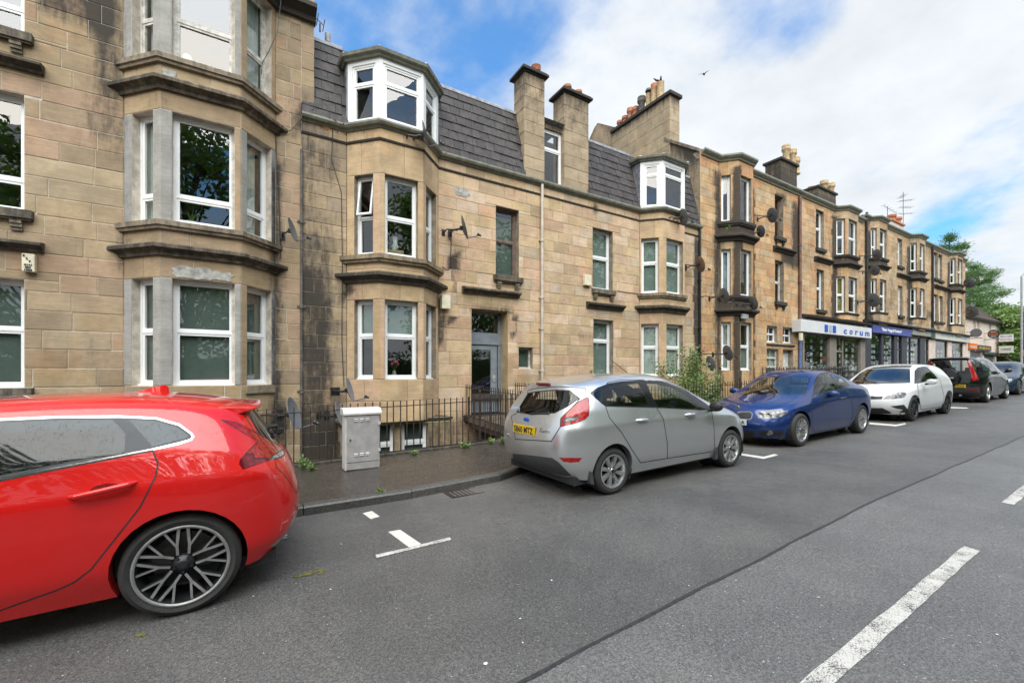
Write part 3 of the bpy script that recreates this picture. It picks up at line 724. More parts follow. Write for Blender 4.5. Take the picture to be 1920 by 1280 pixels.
# things seen standing in the windows
mb = MB(); mb.lathe([(.0, 0), (.10, .01), (.12, .06), (.10, .2), (.07, .29), (.0, .30)], (bw.X0+bw.p+hf[2][0]+.20, bw.Yf+.34, zb[2]+.03), 14); mb.build('bowl', M['white_lead'], None, True, 'white bowl standing inside the top bay window of the left tenement', 'bowl', origin=(bw.X0+bw.p+hf[2][0]+.20, bw.Yf+.34, zb[2]))
mb = MB(); mb.lathe([(.0, 0), (.16, .01), (.18, .10), (.15, .13), (.0, .135)], (bw.X0+bw.p+hf[2][0]+.62, bw.Yf+.34, zb[2]+.03), 16); mb.build('basin', M['harl'], None, True, 'cream basin on the sill inside the top bay window of the left tenement', 'basin', origin=(bw.X0+bw.p+hf[2][0]+.62, bw.Yf+.34, zb[2]))
mb = MB(); cx_, cy_ = bw.X0+bw.p+hf[1][0]+.27, bw.Yf+.36
mb.lathe([(.05, 0), (.09, .02), (.10, .10), (.0, .10)], (cx_, cy_, zb[1]+.06), 12, mi=0)
for k in range(9):
    a = k*.7; mb.tube([(cx_, cy_, zb[1]+.14), (cx_+.06*math.cos(a), cy_+.03*math.sin(a), zb[1]+.28), (cx_+.2*math.cos(a), cy_+.05*math.sin(a), zb[1]+.30+.12*math.sin(k*1.7)**2)], [.012, .012, .003], 4, 1)
mb.build('potted_plant', [M['galv'], M['leaf_bright']], None, False, 'green potted plant inside the middle bay window of the left tenement', 'plant', origin=(cx_, cy_, zb[1]))
def patch(B, pl, u0, u1, z0, z1, seed, lift=0):
    r = random.Random(seed); k = 22; pts = []
    for i in range(k): a = 6.2832*i/k; q = r.uniform(.72, 1.0); pts.append(((u0+u1)/2+(u1-u0)/2*max(-1, min(1, 1.25*math.cos(a)))*q, (z0+z1)/2+(z1-z0)/2*max(-1, min(1, 1.3*math.sin(a)))*q))
    mb = MB(); mb.add([pl.pt(u, z, .0075+lift) for u, z in pts]+[pl.pt(u, z, -.02) for u, z in pts], [tuple(range(k))]+[(i, (i+1) % k, k+(i+1) % k, k+i) for i in range(k)]); mb.build('cement_patch', M['render_patch'], B.root)
patch(B1, bw.F, bw.uF(320), bw.uF(404), bw.z(320, 520), bw.z(320, 494), 3); patch(B1, bw.F, bw.uF(380), bw.uF(440), bw.z(400, 526), bw.z(400, 507), 8, .003); patch(B1, bw.F, bw.uF(303), bw.uF(332), bw.z(310, 146), bw.z(310, 128), 5)
B1.flush(300)

# ================================================================== middle tenement with tiled mansard
ZE2 = Z_(832, 284.7, D-.15); ZS2 = Z_(822.5, 312, D-.04)
B2X1 = X_(1313, D)
def soot2(x, z):
    n = noise.noise((x*1.1, 7.7, z*.7)); a = .05+.08*n
    l = max(0, min(1, (ox(2.35)-x)/.55))
    if l > 0: a += l*(.20+.34*max(0, noise.noise((x*1.9+4, 1.7, z*1.15)))+.15*(1 if z < oz(3.5) else 0))
    a += .5*streak(x, z, 2.15, 2.45, 2.9, 3.6, .1, conv=True)+.3*streak(x, z, 2.5, 4.6, 2.95, 3.35, .2, conv=True)
    a += .6*streak(x, z, 4.45, 4.75, 1.9, 3.4, .12, conv=True)+.65*streak(x, z, 4.86, 5.05, 2.6, 4.6, .08, conv=True)
    a += .62*streak(x, z, 5.35, 6.75, 2.85, 3.3, .25, conv=True)+.5*streak(x, z, 6.6, 6.9, 2.2, 3.2, .12, conv=True)
    a += .95*streak(x, z, B2X1-.42, B2X1+.06, -1.4, 6.6, .16)+.4*streak(x, z, B2X1-.9, B2X1, .0, 1.4, .4)
    a += .4*streak(x, z, 9.0, 10.7, 2.4, 2.8, .3, conv=True)+.35*streak(x, z, 11.6, 13.9, 2.6, 2.95, .2, conv=True)
    a += .25*streak(x, z, 1.3, 6.9, -1.5, .55, .4, conv=True)+.3*streak(x, z, 9.6, 9.9, 6.1, 6.9, .1, conv=True)
    a += .12*streak(x, z, 2.3, 14, 6.2, 6.9, .2, conv=True)
    return a
B2 = Building('mansard_tenement', 'honey-coloured sandstone tenement with dark tiled mansard roof and grey front door', (8.0, D, 0), 'mortar_dark',
              [((0.504, 0.369, 0.216), 4), ((0.540, 0.392, 0.252), 3), ((0.510, 0.350, 0.226), 2.4), ((0.490, 0.325, 0.205), 1.6), ((0.564, 0.427, 0.298), 2), ((0.396, 0.292, 0.175), 1.2), ((0.444, 0.351, 0.240), 1.2)], soot2)
ba = Bay(B2, *bayfit(650, 713, 794))
bb = Bay(B2, *bayfit(1199, 1243.5, 1284))
stair = (X_(930, D), X_(973, D), Z_(930, 516, D), Z_(930, 385, D)); door = (X_(884, D), X_(952.5, D), .43, Z_(884, 578.5, D))
wee = (X_(973, D), X_(999, D), Z_(974, 691, D), Z_(974, 651, D)); w1 = (X_(1111.5, D), X_(1149, D), Z_(1111.5, 541, D), Z_(1111.5, 426, D)); w0 = (X_(1113, D), X_(1150, D), Z_(1113, 707, D), Z_(1113, 598, D))
holes = [stair, door, wee, w1, w0]
zc2 = [-1.45+.335*i for i in range(40)]; zc2 = [z for z in zc2 if z < ZS2-.1]+[ZS2, ZE2]
pal2 = B2.pal; B2.pal = [((0.356, 0.274, 0.173), 4), ((0.310, 0.241, 0.162), 3), ((0.402, 0.302, 0.184), 3)]
B2.wall(FRONT, SEAM, ba.X0, -1.45, ZE2, [], zc2, (.3, .8))
B2.pal = pal2
B2.wall(FRONT, ba.X1, bb.X0, -1.45, ZE2, holes, zc2, (.32, .95))
B2.wall(FRONT, bb.X1, B2X1, -1.45, ZE2, [], zc2, (.3, .7))
za = [ba.z(722, 711), ba.z(722, 477)]; zat = [ba.z(722, 561), ba.z(722, 325.5)]
hl = [(max(.10, ba.uL(664)), min(ba.wl-.14, ba.uL(699)), a, b) for a, b in zip(za, zat)]; hf = [(ba.uF(722), ba.uF(784), a, b) for a, b in zip(za, zat)]
hr = [(.17, ba.wl-.13, a, b) for a, b in zip(za, zat)]
zz = [-1.45, -.7, .0, (za[0])*.55, za[0], zat[0], za[1]-.34, za[1], zat[1], ZS2, ZE2]
B2.pal = [((0.507, 0.368, 0.213), 3), ((0.472, 0.339, 0.196), 3), ((0.519, 0.356, 0.224), 1.5)]
ba.walls(.42, ZE2, hl, hf, hr, [.42, za[0]*.5+.2]+zz[4:], (.8, 1.4))
zbb = [bb.z(1248, 706), bb.z(1248, 549)]; zbt = [bb.z(1248, 607), bb.z(1248, 446)]
bl = [(bb.uL(1201), bb.uL(1235), a, b) for a, b in zip(zbb, zbt)]; bf = [(bb.uF(1250), bb.uF(1281), a, b) for a, b in zip(zbb, zbt)]; br = [(.15, bb.wl-.12, a, b) for a, b in zip(zbb, zbt)]
bl = [(max(.06, a), min(b, bb.wl-.13), c, d) for a, b, c, d in bl]
bb.walls(-1.45, ZE2, bl, bf, br, [-1.45, -.6, .2, zbb[0], zbt[0], zbb[1]-.32, zbb[1], zbt[1], ZS2, ZE2], (.7, 1.3))
B2.pal = pal2
for i in range(2):
    for pl, h, side in ((ba.L, hl[i], 0), (ba.F, hf[i], 1), (ba.Rr, hr[i], 2)):
        if i == 0: B2.window(pl, *h, rails=(.55,), recess=.15, cur=('blind', .56, 1))
        else: B2.window(pl, *h, rails=(.49,), recess=.15, openlight=1 if side == 0 else None)
    for pl, h, side in ((bb.L, bl[i], 0), (bb.F, bf[i], 1), (bb.Rr, br[i], 2)):
        B2.window(pl, *h, rails=(.56,), recess=.14, cur=('curtain' if i == 0 else 'blind', 0, 1) if side < 2 else None)
B2.window(FRONT, *w1, rails=(.55,), recess=.2, cur=('blind', 0, 1)); B2.window(FRONT, *w0, rails=(.64,), recess=.2, cur=('blind', 0, 1))
B2.window(FRONT, *stair, rails=(.535,), mat='timber_brown', recess=.2, fw=.07, sash=.03, cur=('blind_dark', .0, .9)); B2.window(FRONT, *wee, rails=(), recess=.16, mat='timber_white', fw=.03, sash=.02, cur=('blind_dark', 0, 1))
B2.band(ba.path(), sill_prof(za[1], .19, .12), 'bay_sill', (.32, .25, .16), .26); B2.band(ba.path(), cornice_prof(za[1]-.44, .24, .20), 'bay_cornice', (.27, .22, .15), .42)
B2.band(bb.path(), sill_prof(zbb[1]+.0, .19, .10), 'bay_sill', (.32, .25, .16), .3); B2.band(bb.path(), cornice_prof(zbb[1]-.46, .26, .19), 'bay_cornice', (.27, .22, .15), .42)
B2.sill(FRONT, stair[0], stair[1], stair[2], .15, .12, .10, so=.38); B2.sill(FRONT, w1[0], w1[1], w1[2], .15, .12, .06, so=.38)
B2.hood(FRONT, X_(866, D), X_(972, D), Z_(900, 541, D), .17, .2, so=.38); B2.hood(FRONT, X_(1099, D), X_(1167, D), Z_(1110, 567, D), .2, .19, so=.46)
# eaves: string course, gutter following both bays
full = [(SEAM, D), (ba.X0, D), (ba.X0+ba.p, ba.Yf), (ba.X1-ba.p, ba.Yf), (ba.X1, D), (bb.X0, D), (bb.X0+bb.p, bb.Yf), (bb.X1-bb.p, bb.Yf), (bb.X1, D), (B2X1, D)]
B2.band(full, [(-.05, ZS2-.05), (.02, ZS2-.05), (.035, ZS2), (-.05, ZS2+.01)], 'string_course', (.2, .15, .09), .5)
mb = MB(); sweep(mb, full, [(-.12, ZE2-.14), (.03, ZE2-.14), (.06, ZE2-.09), (.12, ZE2-.08), (.15, ZE2-.03), (.15, ZE2+.015), (.13, ZE2+.015), (.12, ZE2-.04), (-.12, ZE2-.03)]); mb.build('gutter', M['gutter'], B2.root)
# basement below the left bay, painted cream round the windows
zl = ba.z(722, 757)
BSX = ba.X0-.22; BSW = ba.X1-ba.X0+.4; bs = Plane((BSX, D-.42), (1, 0)); bu = lambda u: X_(u, D-.42)-BSX
zb0, zb1 = Z_(760, 846, D-.42)-.25, Z_(760, 785, D-.42)
bh = [(bu(705), bu(741.5), zb0, zb1), (bu(754), bu(803), zb0, zb1)]
B2.wall(bs, 0, BSW, -1.45, .43, bh, [-1.45, -1.1, -.7, -.3, zb1, .43], (.4, 1.0), .3, tone=(.40, .30, .17))
B2.wall(Plane((BSX, D), (0, -1)), 0, .42, -1.45, .43, [], [-1.45, -1, -.5, 0, .43], (.42, .43), .2)
B2.wall(Plane((BSX+BSW, D-.42), (0, 1)), 0, .42, -1.45, .43, [], [-1.45, -1, -.5, 0, .43], (.42, .43), .2)
for h in bh: B2.window(bs, *h, rails=(.42,), recess=.12, cur=('blind_dark', 0, 1))
mb = MB(); mb.boxf(bs.O, bs.U, bs.N, .3, BSW-.02, zb1+.002, .33, -.02, .012); mb.build('painted_lintel', M['cream_paint'], B2.root)
B2.band([(BSX, D), (BSX, D-.42), (BSX+BSW, D-.42), (BSX+BSW, D)], [(-.05, .39), (.05, .40), (.055, .46), (-.3, .49)], 'base_ledge', (.3, .24, .15), .4)
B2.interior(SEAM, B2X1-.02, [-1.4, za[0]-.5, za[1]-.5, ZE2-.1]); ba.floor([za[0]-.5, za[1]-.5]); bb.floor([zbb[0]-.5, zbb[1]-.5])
# front door in a deep reveal
dp = .5; YD = D+dp
mb = MB(); x0, x1, z0, z1 = door
mb.box(x0-.3, x0+.004, D+.004, YD, z0, z1); mb.box(x1-.004, x1+.3, D+.004, YD, z0, z1)
mb.box(x0-.3, x1+.3, D+.02, YD, z1-.004, z1+.3); mb.c = [(.46, .34, .20, .12)]*len(mb.v); mb.build('door_reveal', M['stone'], B2.root)
zt_ = Z_(900, 622, YD); zt2 = Z_(900, 646, YD)
mb = MB(); mb.box(x0, x0+.09, YD-.08, YD, z0, z1); mb.box(x1-.11, x1, YD-.08, YD, z0, z1); mb.box(x0, x1, YD-.08, YD, z1-.07, z1); mb.box(x0, x1, YD-.10, YD, zt2, zt_-.1); mb.box(x0+.09, x1-.11, YD-.085, YD, zt_-.10, zt_-.03)
df = mb.build('door_frame', M['door_grey'], B2.root, bevel=.006)
mb = MB(); mb.add([(x0+.09, YD-.03, zt_-.04), (x1-.11, YD-.03, zt_-.04), (x1-.11, YD-.03, z1-.06), (x0+.09, YD-.03, z1-.06)], [(0, 1, 2, 3)]); mb.build('fanlight', M['glass'], df)
mb = MB(); a, b = x0+.12, x1-.14; zl2 = z0+.55
mb.box(a, a+.10, YD-.06, YD-.015, z0+.02, zt2-.02); mb.box(b-.22, b, YD-.06, YD-.015, z0+.02, zt2-.02); mb.box(a+.1, b-.22, YD-.06, YD-.015, zt2-.16, zt2-.02); mb.box(a+.1, b-.22, YD-.06, YD-.015, z0+.02, zl2)
mb.box(a+.14, b-.26, YD-.068, YD-.05, z0+.14, zl2-.1)
dr = mb.build('front_door', M['door_grey'], B2.root, bevel=.005)
mb = MB(); mb.add([(a+.1, YD-.035, zl2), (b-.22, YD-.035, zl2), (b-.22, YD-.035, zt2-.16), (a+.1, YD-.035, zt2-.16)], [(0, 1, 2, 3)]); mb.build('pane', M['glass'], dr)
mb = MB(); mb.box(b-.15, b-.07, YD-.075, YD-.055, z0+.95, z0+1.15); mb.tube([(b-.11, YD-.07, z0+1.05), (b-.11, YD-.11, z0+1.05), (b-.2, YD-.115, z0+1.05)], .01, 6); mb.build('handle', M['galv'], dr)
mb = MB(); mb.box(x0-.25, x1+.25, D-.25, YD+.1, z0-.16, z0); mb.build('door_step', M['cope'], B2.root, bevel=.01)
# mansard
MY0, MZ0 = D-.06, ZE2-.02; MY1 = D+.48; MZ1 = Z_(963, 214, D+.52)
sl = math.hypot(MY1-MY0, MZ1-MZ0); sv = ((MY1-MY0)/sl, (MZ1-MZ0)/sl); ang = math.atan2(sv[1], sv[0])
s1 = (X_(983, D), X_(1021, D)); s2 = (X_(1058, D), X_(1103.5, D))
mb = MB()
for xa_, xb_ in ((SEAM+.01, s1[0]+.05), (s2[1]-.05, B2X1-.01)): mb.prism([(MY0, MZ0), (MY1, MZ1), (MY1+6, MZ1+.15), (MY1+6, MZ0-.3), (D+.06, MZ0-.3), (D+.06, MZ0)], xa_, xb_, 'x')
mb.prism([(D+1.3, MZ0), (D+1.3, MZ1), (MY1+6, MZ1+.15), (MY1+6, MZ0)], s1[0]+.05, s2[1]-.05, 'x'); mb.build('roof', M['tile'], B2.root)
rows = 8; rh = sl/rows; TW = .295
tm = MB(); w_ = TW-.008
# local: x along, y up the slope, z outward; the nib edge stands proud
vv = [(0, 0, .0), (w_, 0, .0), (w_, 0, .034), (0, 0, .034), (0, rh+.02, -.002), (w_, rh+.02, -.002), (w_, rh+.02, .012), (0, rh+.02, .012)]
tm.add(vv, [(0, 1, 2, 3), (4, 7, 6, 5), (0, 4, 5, 1), (3, 2, 6, 7), (0, 3, 7, 4), (1, 5, 6, 2)])
tmesh = tm.mesh('tile', M['tile'], attr=False); tmesh.name = 'tile'
half = MB(); half.add([(x*.48, y, z) for x, y, z in vv], [(0, 1, 2, 3), (4, 7, 6, 5), (0, 4, 5, 1), (3, 2, 6, 7), (0, 3, 7, 4), (1, 5, 6, 2)]); hmesh = half.mesh('half_tile', M['tile'], attr=False)
dA = (ba.X0-.02, ba.X1+.04); dB = (bb.X0-.04, bb.X1+.04)
segs = [(SEAM+.02, dA[0]), (dA[1], s1[0]-.03), (s2[1]+.03, dB[0]), (dB[1], B2X1-.08)]
bl_ = base_of(B2.root); nt = 0
for (sa, sb) in segs:
    for r in range(rows):
        x = sa - (TW*.5 if r % 2 else 0)
        while x < sb-.02:
            me = tmesh; xs_ = x
            if x < sa-.001: me, xs_ = hmesh, sa
            elif x+TW > sb+.02: me = hmesh
            if me is hmesh and xs_+TW*.5 > sb+.06: break
            o = newobj('tile', me, B2.root); nt += 1
            y = MY0+sv[0]*rh*r; z = MZ0+sv[1]*rh*r; j = rnd.uniform(-.004, .006)
            o.location = Vector((xs_+rnd.uniform(-.003, .003), y-sv[1]*j, z+sv[0]*j+rnd.uniform(-.004, .004)))-bl_
            o.rotation_euler = (ang+rnd.uniform(-.012, .012), 0, rnd.uniform(-.006, .006)); x += TW
for (sa, sb) in segs: mb = MB(); mb.box(sa, sb, MY1-.05, MY1+.25, MZ1-.05, MZ1+.045); mb.build('ridge_flashing', M['lead'], B2.root, bevel=.012)
mb = MB(); mb.tube([(X_(619, D+.5), D+.9, MZ1-.1), (X_(619, D+.5), D+.9, Z_(619, 74, D+.9))], .05, 10); mb.tube([(X_(619, D+.5), D+.9, Z_(619, 74, D+.9)-.12), (X_(619, D+.5), D+.9, Z_(619, 66, D+.9))], .075, 10); mb.build('vent_pipe', M['lead'], B2.root, smooth=True)
# dormers
def dormer(b, vtop, inset, name, rails, winfr, curt=None):
    bd = Bay(B2, b.X0+inset*.2, b.X1-inset*.2, b.p-.02, D-.02); z0 = ZE2+.0; z1 = vtop
    pan = MB(); wins = []
    for pl, w_ in ((bd.L, bd.wl), (bd.F, bd.wf), (bd.Rr, bd.wl)):
        m_ = .13 if pl is not bd.F else .07
        for q in ((0, m_, z0, z1), (w_-m_, w_, z0, z1), (m_, w_-m_, z0, z0+.07), (m_, w_-m_, z1-.14, z1)): pan.boxf(pl.O, pl.U, pl.N, *q, -.09, 0)
        wins.append((pl, m_, w_-m_, z0+.07, z1-.14))
    d = pan.build('dormer', M['upvc'], B2.root)
    for q in wins:
        w = B2.window(*q, rails=rails, recess=.02, fw=.05, cur=curt); w.parent = d
    # cheeks, roof and its fascia gutter
    ch = MB()
    for X, sgn in ((bd.X0, 1), (bd.X1, -1)): ch.prism([(bd.Y+.02, z0), (bd.Y+.02, z1), (MY1+.3, z1), (MY1+.3, z0)], X-.03 if sgn > 0 else X-.0, X+.0 if sgn > 0 else X+.03, 'x')
    ch.build('cheek', M['slate'], d)
    pth = [(bd.X0-.05, MY1+.3), (bd.X0-.0, bd.Y), (bd.X0+bd.p, bd.Yf), (bd.X1-bd.p, bd.Yf), (bd.X1, bd.Y), (bd.X1+.05, MY1+.3)]
    g = MB(); sweep(g, pth, [(-.1, z1-.02), (.07, z1-.02), (.09, z1+.03), (.15, z1+.05), (.17, z1+.12), (.15, z1+.135), (-.1, z1+.10)]); g.build('fascia_gutter', M['gutter'], d)
    rf = MB(); ring = miter(pth, .12); zr = z1+.13; cxm = (bd.X0+bd.X1)/2; apex = (cxm, MY1+.0, zr+.52); apx2 = (cxm, MY1+1.5, zr+.52)
    v = [(x, y, zr) for x, y in ring]+[apex, apx2]; n_ = len(ring)
    rf.add(v, [(i, i+1, n_) for i in range(1, n_-2)]+[(0, 1, n_, n_+1), (n_-2, n_-1, n_+1, n_)]); rr = rf.build('dormer_roof', M['slate'], d)
    hp = MB()
    for i in range(1, n_-1): hp.tube([(ring[i][0], ring[i][1], zr+.01), (apex[0], apex[1], apex[2]+.02)], .035, 6)
    hp.build('hip_flashing', M['white_lead'], rr)
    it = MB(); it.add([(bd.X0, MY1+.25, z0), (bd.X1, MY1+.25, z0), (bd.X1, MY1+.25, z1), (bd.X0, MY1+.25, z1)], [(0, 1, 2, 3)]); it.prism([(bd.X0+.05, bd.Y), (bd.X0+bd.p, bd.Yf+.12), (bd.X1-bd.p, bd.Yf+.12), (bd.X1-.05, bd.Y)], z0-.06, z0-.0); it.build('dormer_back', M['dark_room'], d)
    return d
dormer(ba, Z_(716, 103, ba.Yf-.05), .1, 'd', (.66,), 1, ('curtain', 0, 1) if False else None)
dormer(bb, Z_(1243, 296, bb.Yf-.05), .1, 'd', (.75,), 1)
# chimney stacks standing on the wall head
def stack(xa, xb, y0, y1, z0, ztop, pots, rows_, name='chimney_stack', tone=None, so=.45):
    c = MB(); b = c
    k = rows_; zz = [z0+(ztop-z0)*i/k for i in range(k+1)]
    st = MB(); stones = []
    r_ = B2.rng
    o = MB(); o.box(xa+.012, xb-.012, y0+.012, y1-.012, z0, ztop); stk = o.build(name, M['mortar_dark'], B2.root)
    for i in range(k):
        f = r_.uniform(.3, .7)
        for pl, w_ in ((Plane((xa, y0), (1, 0)), xb-xa), (Plane((xa, y1), (0, -1)), y1-y0)):
            sp = [0, w_*f, w_] if i % 2 else [0, w_]
            for a, b2 in zip(sp[:-1], sp[1:]):
                top = (zz[i]-z0)/(ztop-z0)
                sv_ = B2.soot; B2.soot = lambda x, z, t_=top: .08+.42*max(0, (z-z0)/(ztop-z0)-.35)+.14*noise.noise((x*3, z*2, 1))
                m_ = MB(); B2.stone_mesh(m_, (pl, (a, b2, zz[i], zz[i+1]), (lambda k_: (.40*k_, .31*k_, .205*k_))(r_.uniform(.85, 1.1)), r_.uniform(-.004, .004))); m_.build('stone', M['stone'], stk, fix=False); B2.soot = sv_
    cp = MB(); pth = [(xa, y1), (xa, y0), (xb, y0), (xb, y1), (xa, y1)]
    cp.box(xa-.04, xb+.04, y0-.04, y1+.04, ztop, ztop+.05, col=(.2, .17, .12, .7)); cp.box(xa-.11, xb+.11, y0-.11, y1+.11, ztop+.05, ztop+.13, col=(.18, .155, .12, .75)); cp.box(xa-.07, xb+.07, y0-.07, y1+.07, ztop+.13, ztop+.18, col=(.16, .14, .11, .8))
    cp.build('cap', M['stone'], stk, bevel=.012)
    return stk
z_s1 = Z_(983, 126, D); z_s2 = Z_(1058, 166, D)
k1 = stack(s1[0], s1[1], D-.005, D+.62, ZE2-.05, z_s1-.13, 1, 9); k2 = stack(s2[0], s2[1], D-.005, D+.62, ZE2-.05, z_s2-.13, 2, 8)
# wall-head window between the stacks
gw = (s1[1], s2[0], ZE2, Z_(1040, 251, D+.25)); gp = Plane((0, D+.12), (1, 0))
mb = MB(); zt3 = Z_(1035, 232, D+.15); mb.box(gw[0], gw[1], D+.12, D+.5, gw[3], zt3, col=(.30, .22, .14, .35)); mb.build('wallhead_lintel', M['stone'], B2.root)
B2.window(gp, gw[0], X_(1050, D+.25), gw[2], gw[3], rails=(.66,), recess=.06, fw=.06)
mb = MB(); mb.box(X_(1050, D+.25), gw[1], D+.12, D+.5, gw[2], gw[3], col=(.36, .25, .15, .2)); mb.build('jamb', M['stone'], B2.root)
mb = MB(); mb.prism([(D-.02, zt3), (D+1.6, zt3+.75), (D+1.6, zt3-.1), (D+.1, zt3-.06)], gw[0]-.0, gw[1]+.02, 'x'); mb.build('wallhead_roof', M['slate'], B2.root)
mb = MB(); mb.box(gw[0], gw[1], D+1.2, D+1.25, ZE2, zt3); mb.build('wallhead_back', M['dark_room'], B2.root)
fx_, fy_, fz_ = ba.X0+ba.p+ba.uF(746), ba.Yf+.33, za[0]+.04
mb = MB(); mb.lathe([(.0, 0), (.05, .01), (.065, .08), (.04, .15), (.05, .18), (0, .17)], (fx_, fy_, fz_), 12); fv = thing('flower_vase', 'vase of pink flowers inside the ground-floor bay window by the front door', 'vase', (fx_, fy_, fz_)); mb.build('vase', M['galv'], fv, smooth=True)
M['petal'] = plain('pink_petal', (0.55, 0.10, 0.18), .8, .3, 30)
r_ = random.Random(2); lf = MB(); pt_ = MB()
for k in range(5):
    a = k*1.3; e = Vector((fx_+.09*math.cos(a), fy_+.05*math.sin(a), fz_+.34+.05*(k % 3))); lf.tube([(fx_, fy_, fz_+.15), e], .005, 4)
    for q in range(26): d = Vector((r_.gauss(0, 1), r_.gauss(0, 1), r_.gauss(0, 1))).normalized(); c_ = e+d*.03; s_ = d.cross(Vector((0, 0, 1))).normalized(); t_ = s_.cross(d); pt_.add([c_-s_*.022-t_*.02, c_+s_*.022-t_*.02, c_+s_*.02+t_*.024+d*.008, c_-s_*.02+t_*.024+d*.008], [(0, 1, 2, 3)])
    for q in range(6): c_ = Vector((fx_, fy_, fz_+.17)).lerp(e, r_.uniform(.2, .9)); d = Vector((r_.uniform(-1, 1), r_.uniform(-1, 1), r_.uniform(-.2, .6))).normalized(); s_ = d.cross(Vector((0, 0, 1))).normalized(); lf.add([c_, c_+d*.04+s_*.018, c_+d*.09, c_+d*.04-s_*.018], [(0, 1, 2, 3)])
lf.build('stem', M['leaf_bright'], fv, fix=False); pt_.build('petals', M['petal'], fv, fix=False, kind='stuff')
M['cardboard'] = plain('cardboard', (0.42, 0.30, 0.16), .9, .15, 9)
bx0 = ba.X0+ba.p+ba.uF(733); bz_ = za[1]+.03
mb = MB(); mb.box(bx0, bx0+.42, ba.Yf+.33, ba.Yf+.55, bz_, bz_+.22); mb.build('cardboard_box', M['cardboard'], None, False, 'cardboard box on the sill inside the first-floor bay window of the mansard tenement', 'box', origin=(bx0, ba.Yf+.33, bz_), bevel=.005)
for k in range(4): mb = MB(); xx_ = bx0-.16+k*.038; mb.box(xx_, xx_+.03, ba.Yf+.33, ba.Yf+.48, bz_, bz_+.26+.02*(k % 2)); mb.build('book', M[('card', 'harl', 'card', 'cream_paint')[k]], None, False, ('first', 'second', 'third', 'fourth')[k]+' book from the left beside the cardboard box in the bay window', 'book', 'books in the bay window', origin=(xx_, ba.Yf+.33, bz_))
mb = MB(); mb.lathe([(0, 0), (.06, .02), (.09, .12), (.05, .22), (.07, .34), (.0, .36)], (bx0+.22, ba.Yf+.43, bz_+.22), 12); mb.build('ornament', M['card'], None, True, 'pale vase-shaped ornament on top of the cardboard box in the bay window', 'ornament', origin=(bx0+.22, ba.Yf+.43, bz_+.22))
patch(B2, FRONT, X_(849, D), X_(884, D), Z_(865, 368, D), Z_(865, 352, D), 4)
B2.flush(300)
print('tiles', nt, 'stones', len(B1.stones), len(B2.stones))
# ================================================================== tenements further up the street
ZE3 = Z_(1416, 321, D-.15); B4X0 = X_(1498, D); B4X1 = X_(1618, D); B5X1 = X_(1810, D); ZE5 = Z_(1669.4, 422.5, D-.15)
def soot3(x, z):
    n = noise.noise((x*1.1, 2.2, z*.7)); a = .16+.14*n
    a += .6*streak(x, z, b3.X0-.35, b3.X0+.12, -1, 9.4, .15)*(1 if x < b3.X0+.2 else 0)*.6+.75*streak(x, z, b3.X1-.15, b3.X1+.55, .2, 9.3, .2)
    a += .7*streak(x, z, b3.X0+b3.p-.14, b3.X0+b3.p+.14, -1.4, 9.5, .1)
    for q in (b3.zs[1], b3.zs[2]): a += .5*streak(x, z, b3.X0-.2, b3.X1+.3, (q-.75-1.77)/1.12+1.55, (q+.1-1.77)/1.12+1.55, .2)
    a += .45*streak(x, z, X_(1462, D), X_(1490, D), 6.2, 6.9, .2)+.4*streak(x, z, X_(1450, D), X_(1474, D), 8.8, 9.5, .3)+.35*streak(x, z, X_(1484, D), B4X0+.3, 6, 9.4, .2)
    return a
class NS: pass
b3 = NS(); b3.X0, b3.X1, b3.p = bayfit(1348, 1385.5, 1412.5)
yf3 = D-b3.p; z3 = lambda v: Z_(1385, v, yf3)
b3.zs = [z3(694), z3(553), z3(413)]; b3.zt = [z3(603), z3(465.5), z3(326)]
B3 = Building('red_sandstone_tenement', 'orange sandstone tenement with black soot streaks, gable chimney and many satellite dishes', (18.0, D, 0), 'mortar_dark',
              [((0.515, 0.325, 0.162), 4), ((0.538, 0.358, 0.190), 3), ((0.493, 0.274, 0.134), 2.2), ((0.470, 0.347, 0.207), 2), ((0.448, 0.291, 0.157), 1.5)], soot3)
bc = Bay(B3, b3.X0, b3.X1, b3.p)
k3 = lambda ua, ub, va, vb: (X_(ua, D), X_(ub, D), Z_(ua, vb, D), Z_(ua, va, D))
h3 = [k3(1453, 1469, 364, 443), k3(1453.5, 1470, 487, 565), k3(1438, 1457.5, 610, 640.5), k3(1468, 1487.5, 613, 642.5), k3(1438, 1460, 653.5, 706), k3(1468, 1487.5, 655, 708)]
B3.wall(FRONT, B2X1, bc.X0, -1.45, ZE3, [], .31, (.35, .8)); B3.wall(FRONT, bc.X1, B4X0, -1.45, ZE3, h3, .31, (.35, .95))
cl = [(max(.07, bc.uL(1352.5)), min(bc.wl-.12, bc.uL(1370)), a, b) for a, b in zip(b3.zs, b3.zt)]; cf = [(bc.uF(1383.5) if bc.uF(1383.5) > .1 else .12, bc.uF(1400), a, b) for a, b in zip(b3.zs, b3.zt)]
cf = [(.14, bc.wf-.14, c, d) for a, b, c, d in cf]; cr = [(.12, bc.wl-.12, a, b) for a, b in zip(b3.zs, b3.zt)]
zz = [-1.45, -.5, .3]
for i in range(3): zz += [b3.zs[i], b3.zt[i]]+([b3.zs[i+1]-.4] if i < 2 else [])
bc.walls(-1.45, ZE3, cl, cf, cr, sorted(zz)+[ZE3], (.6, 1.2))
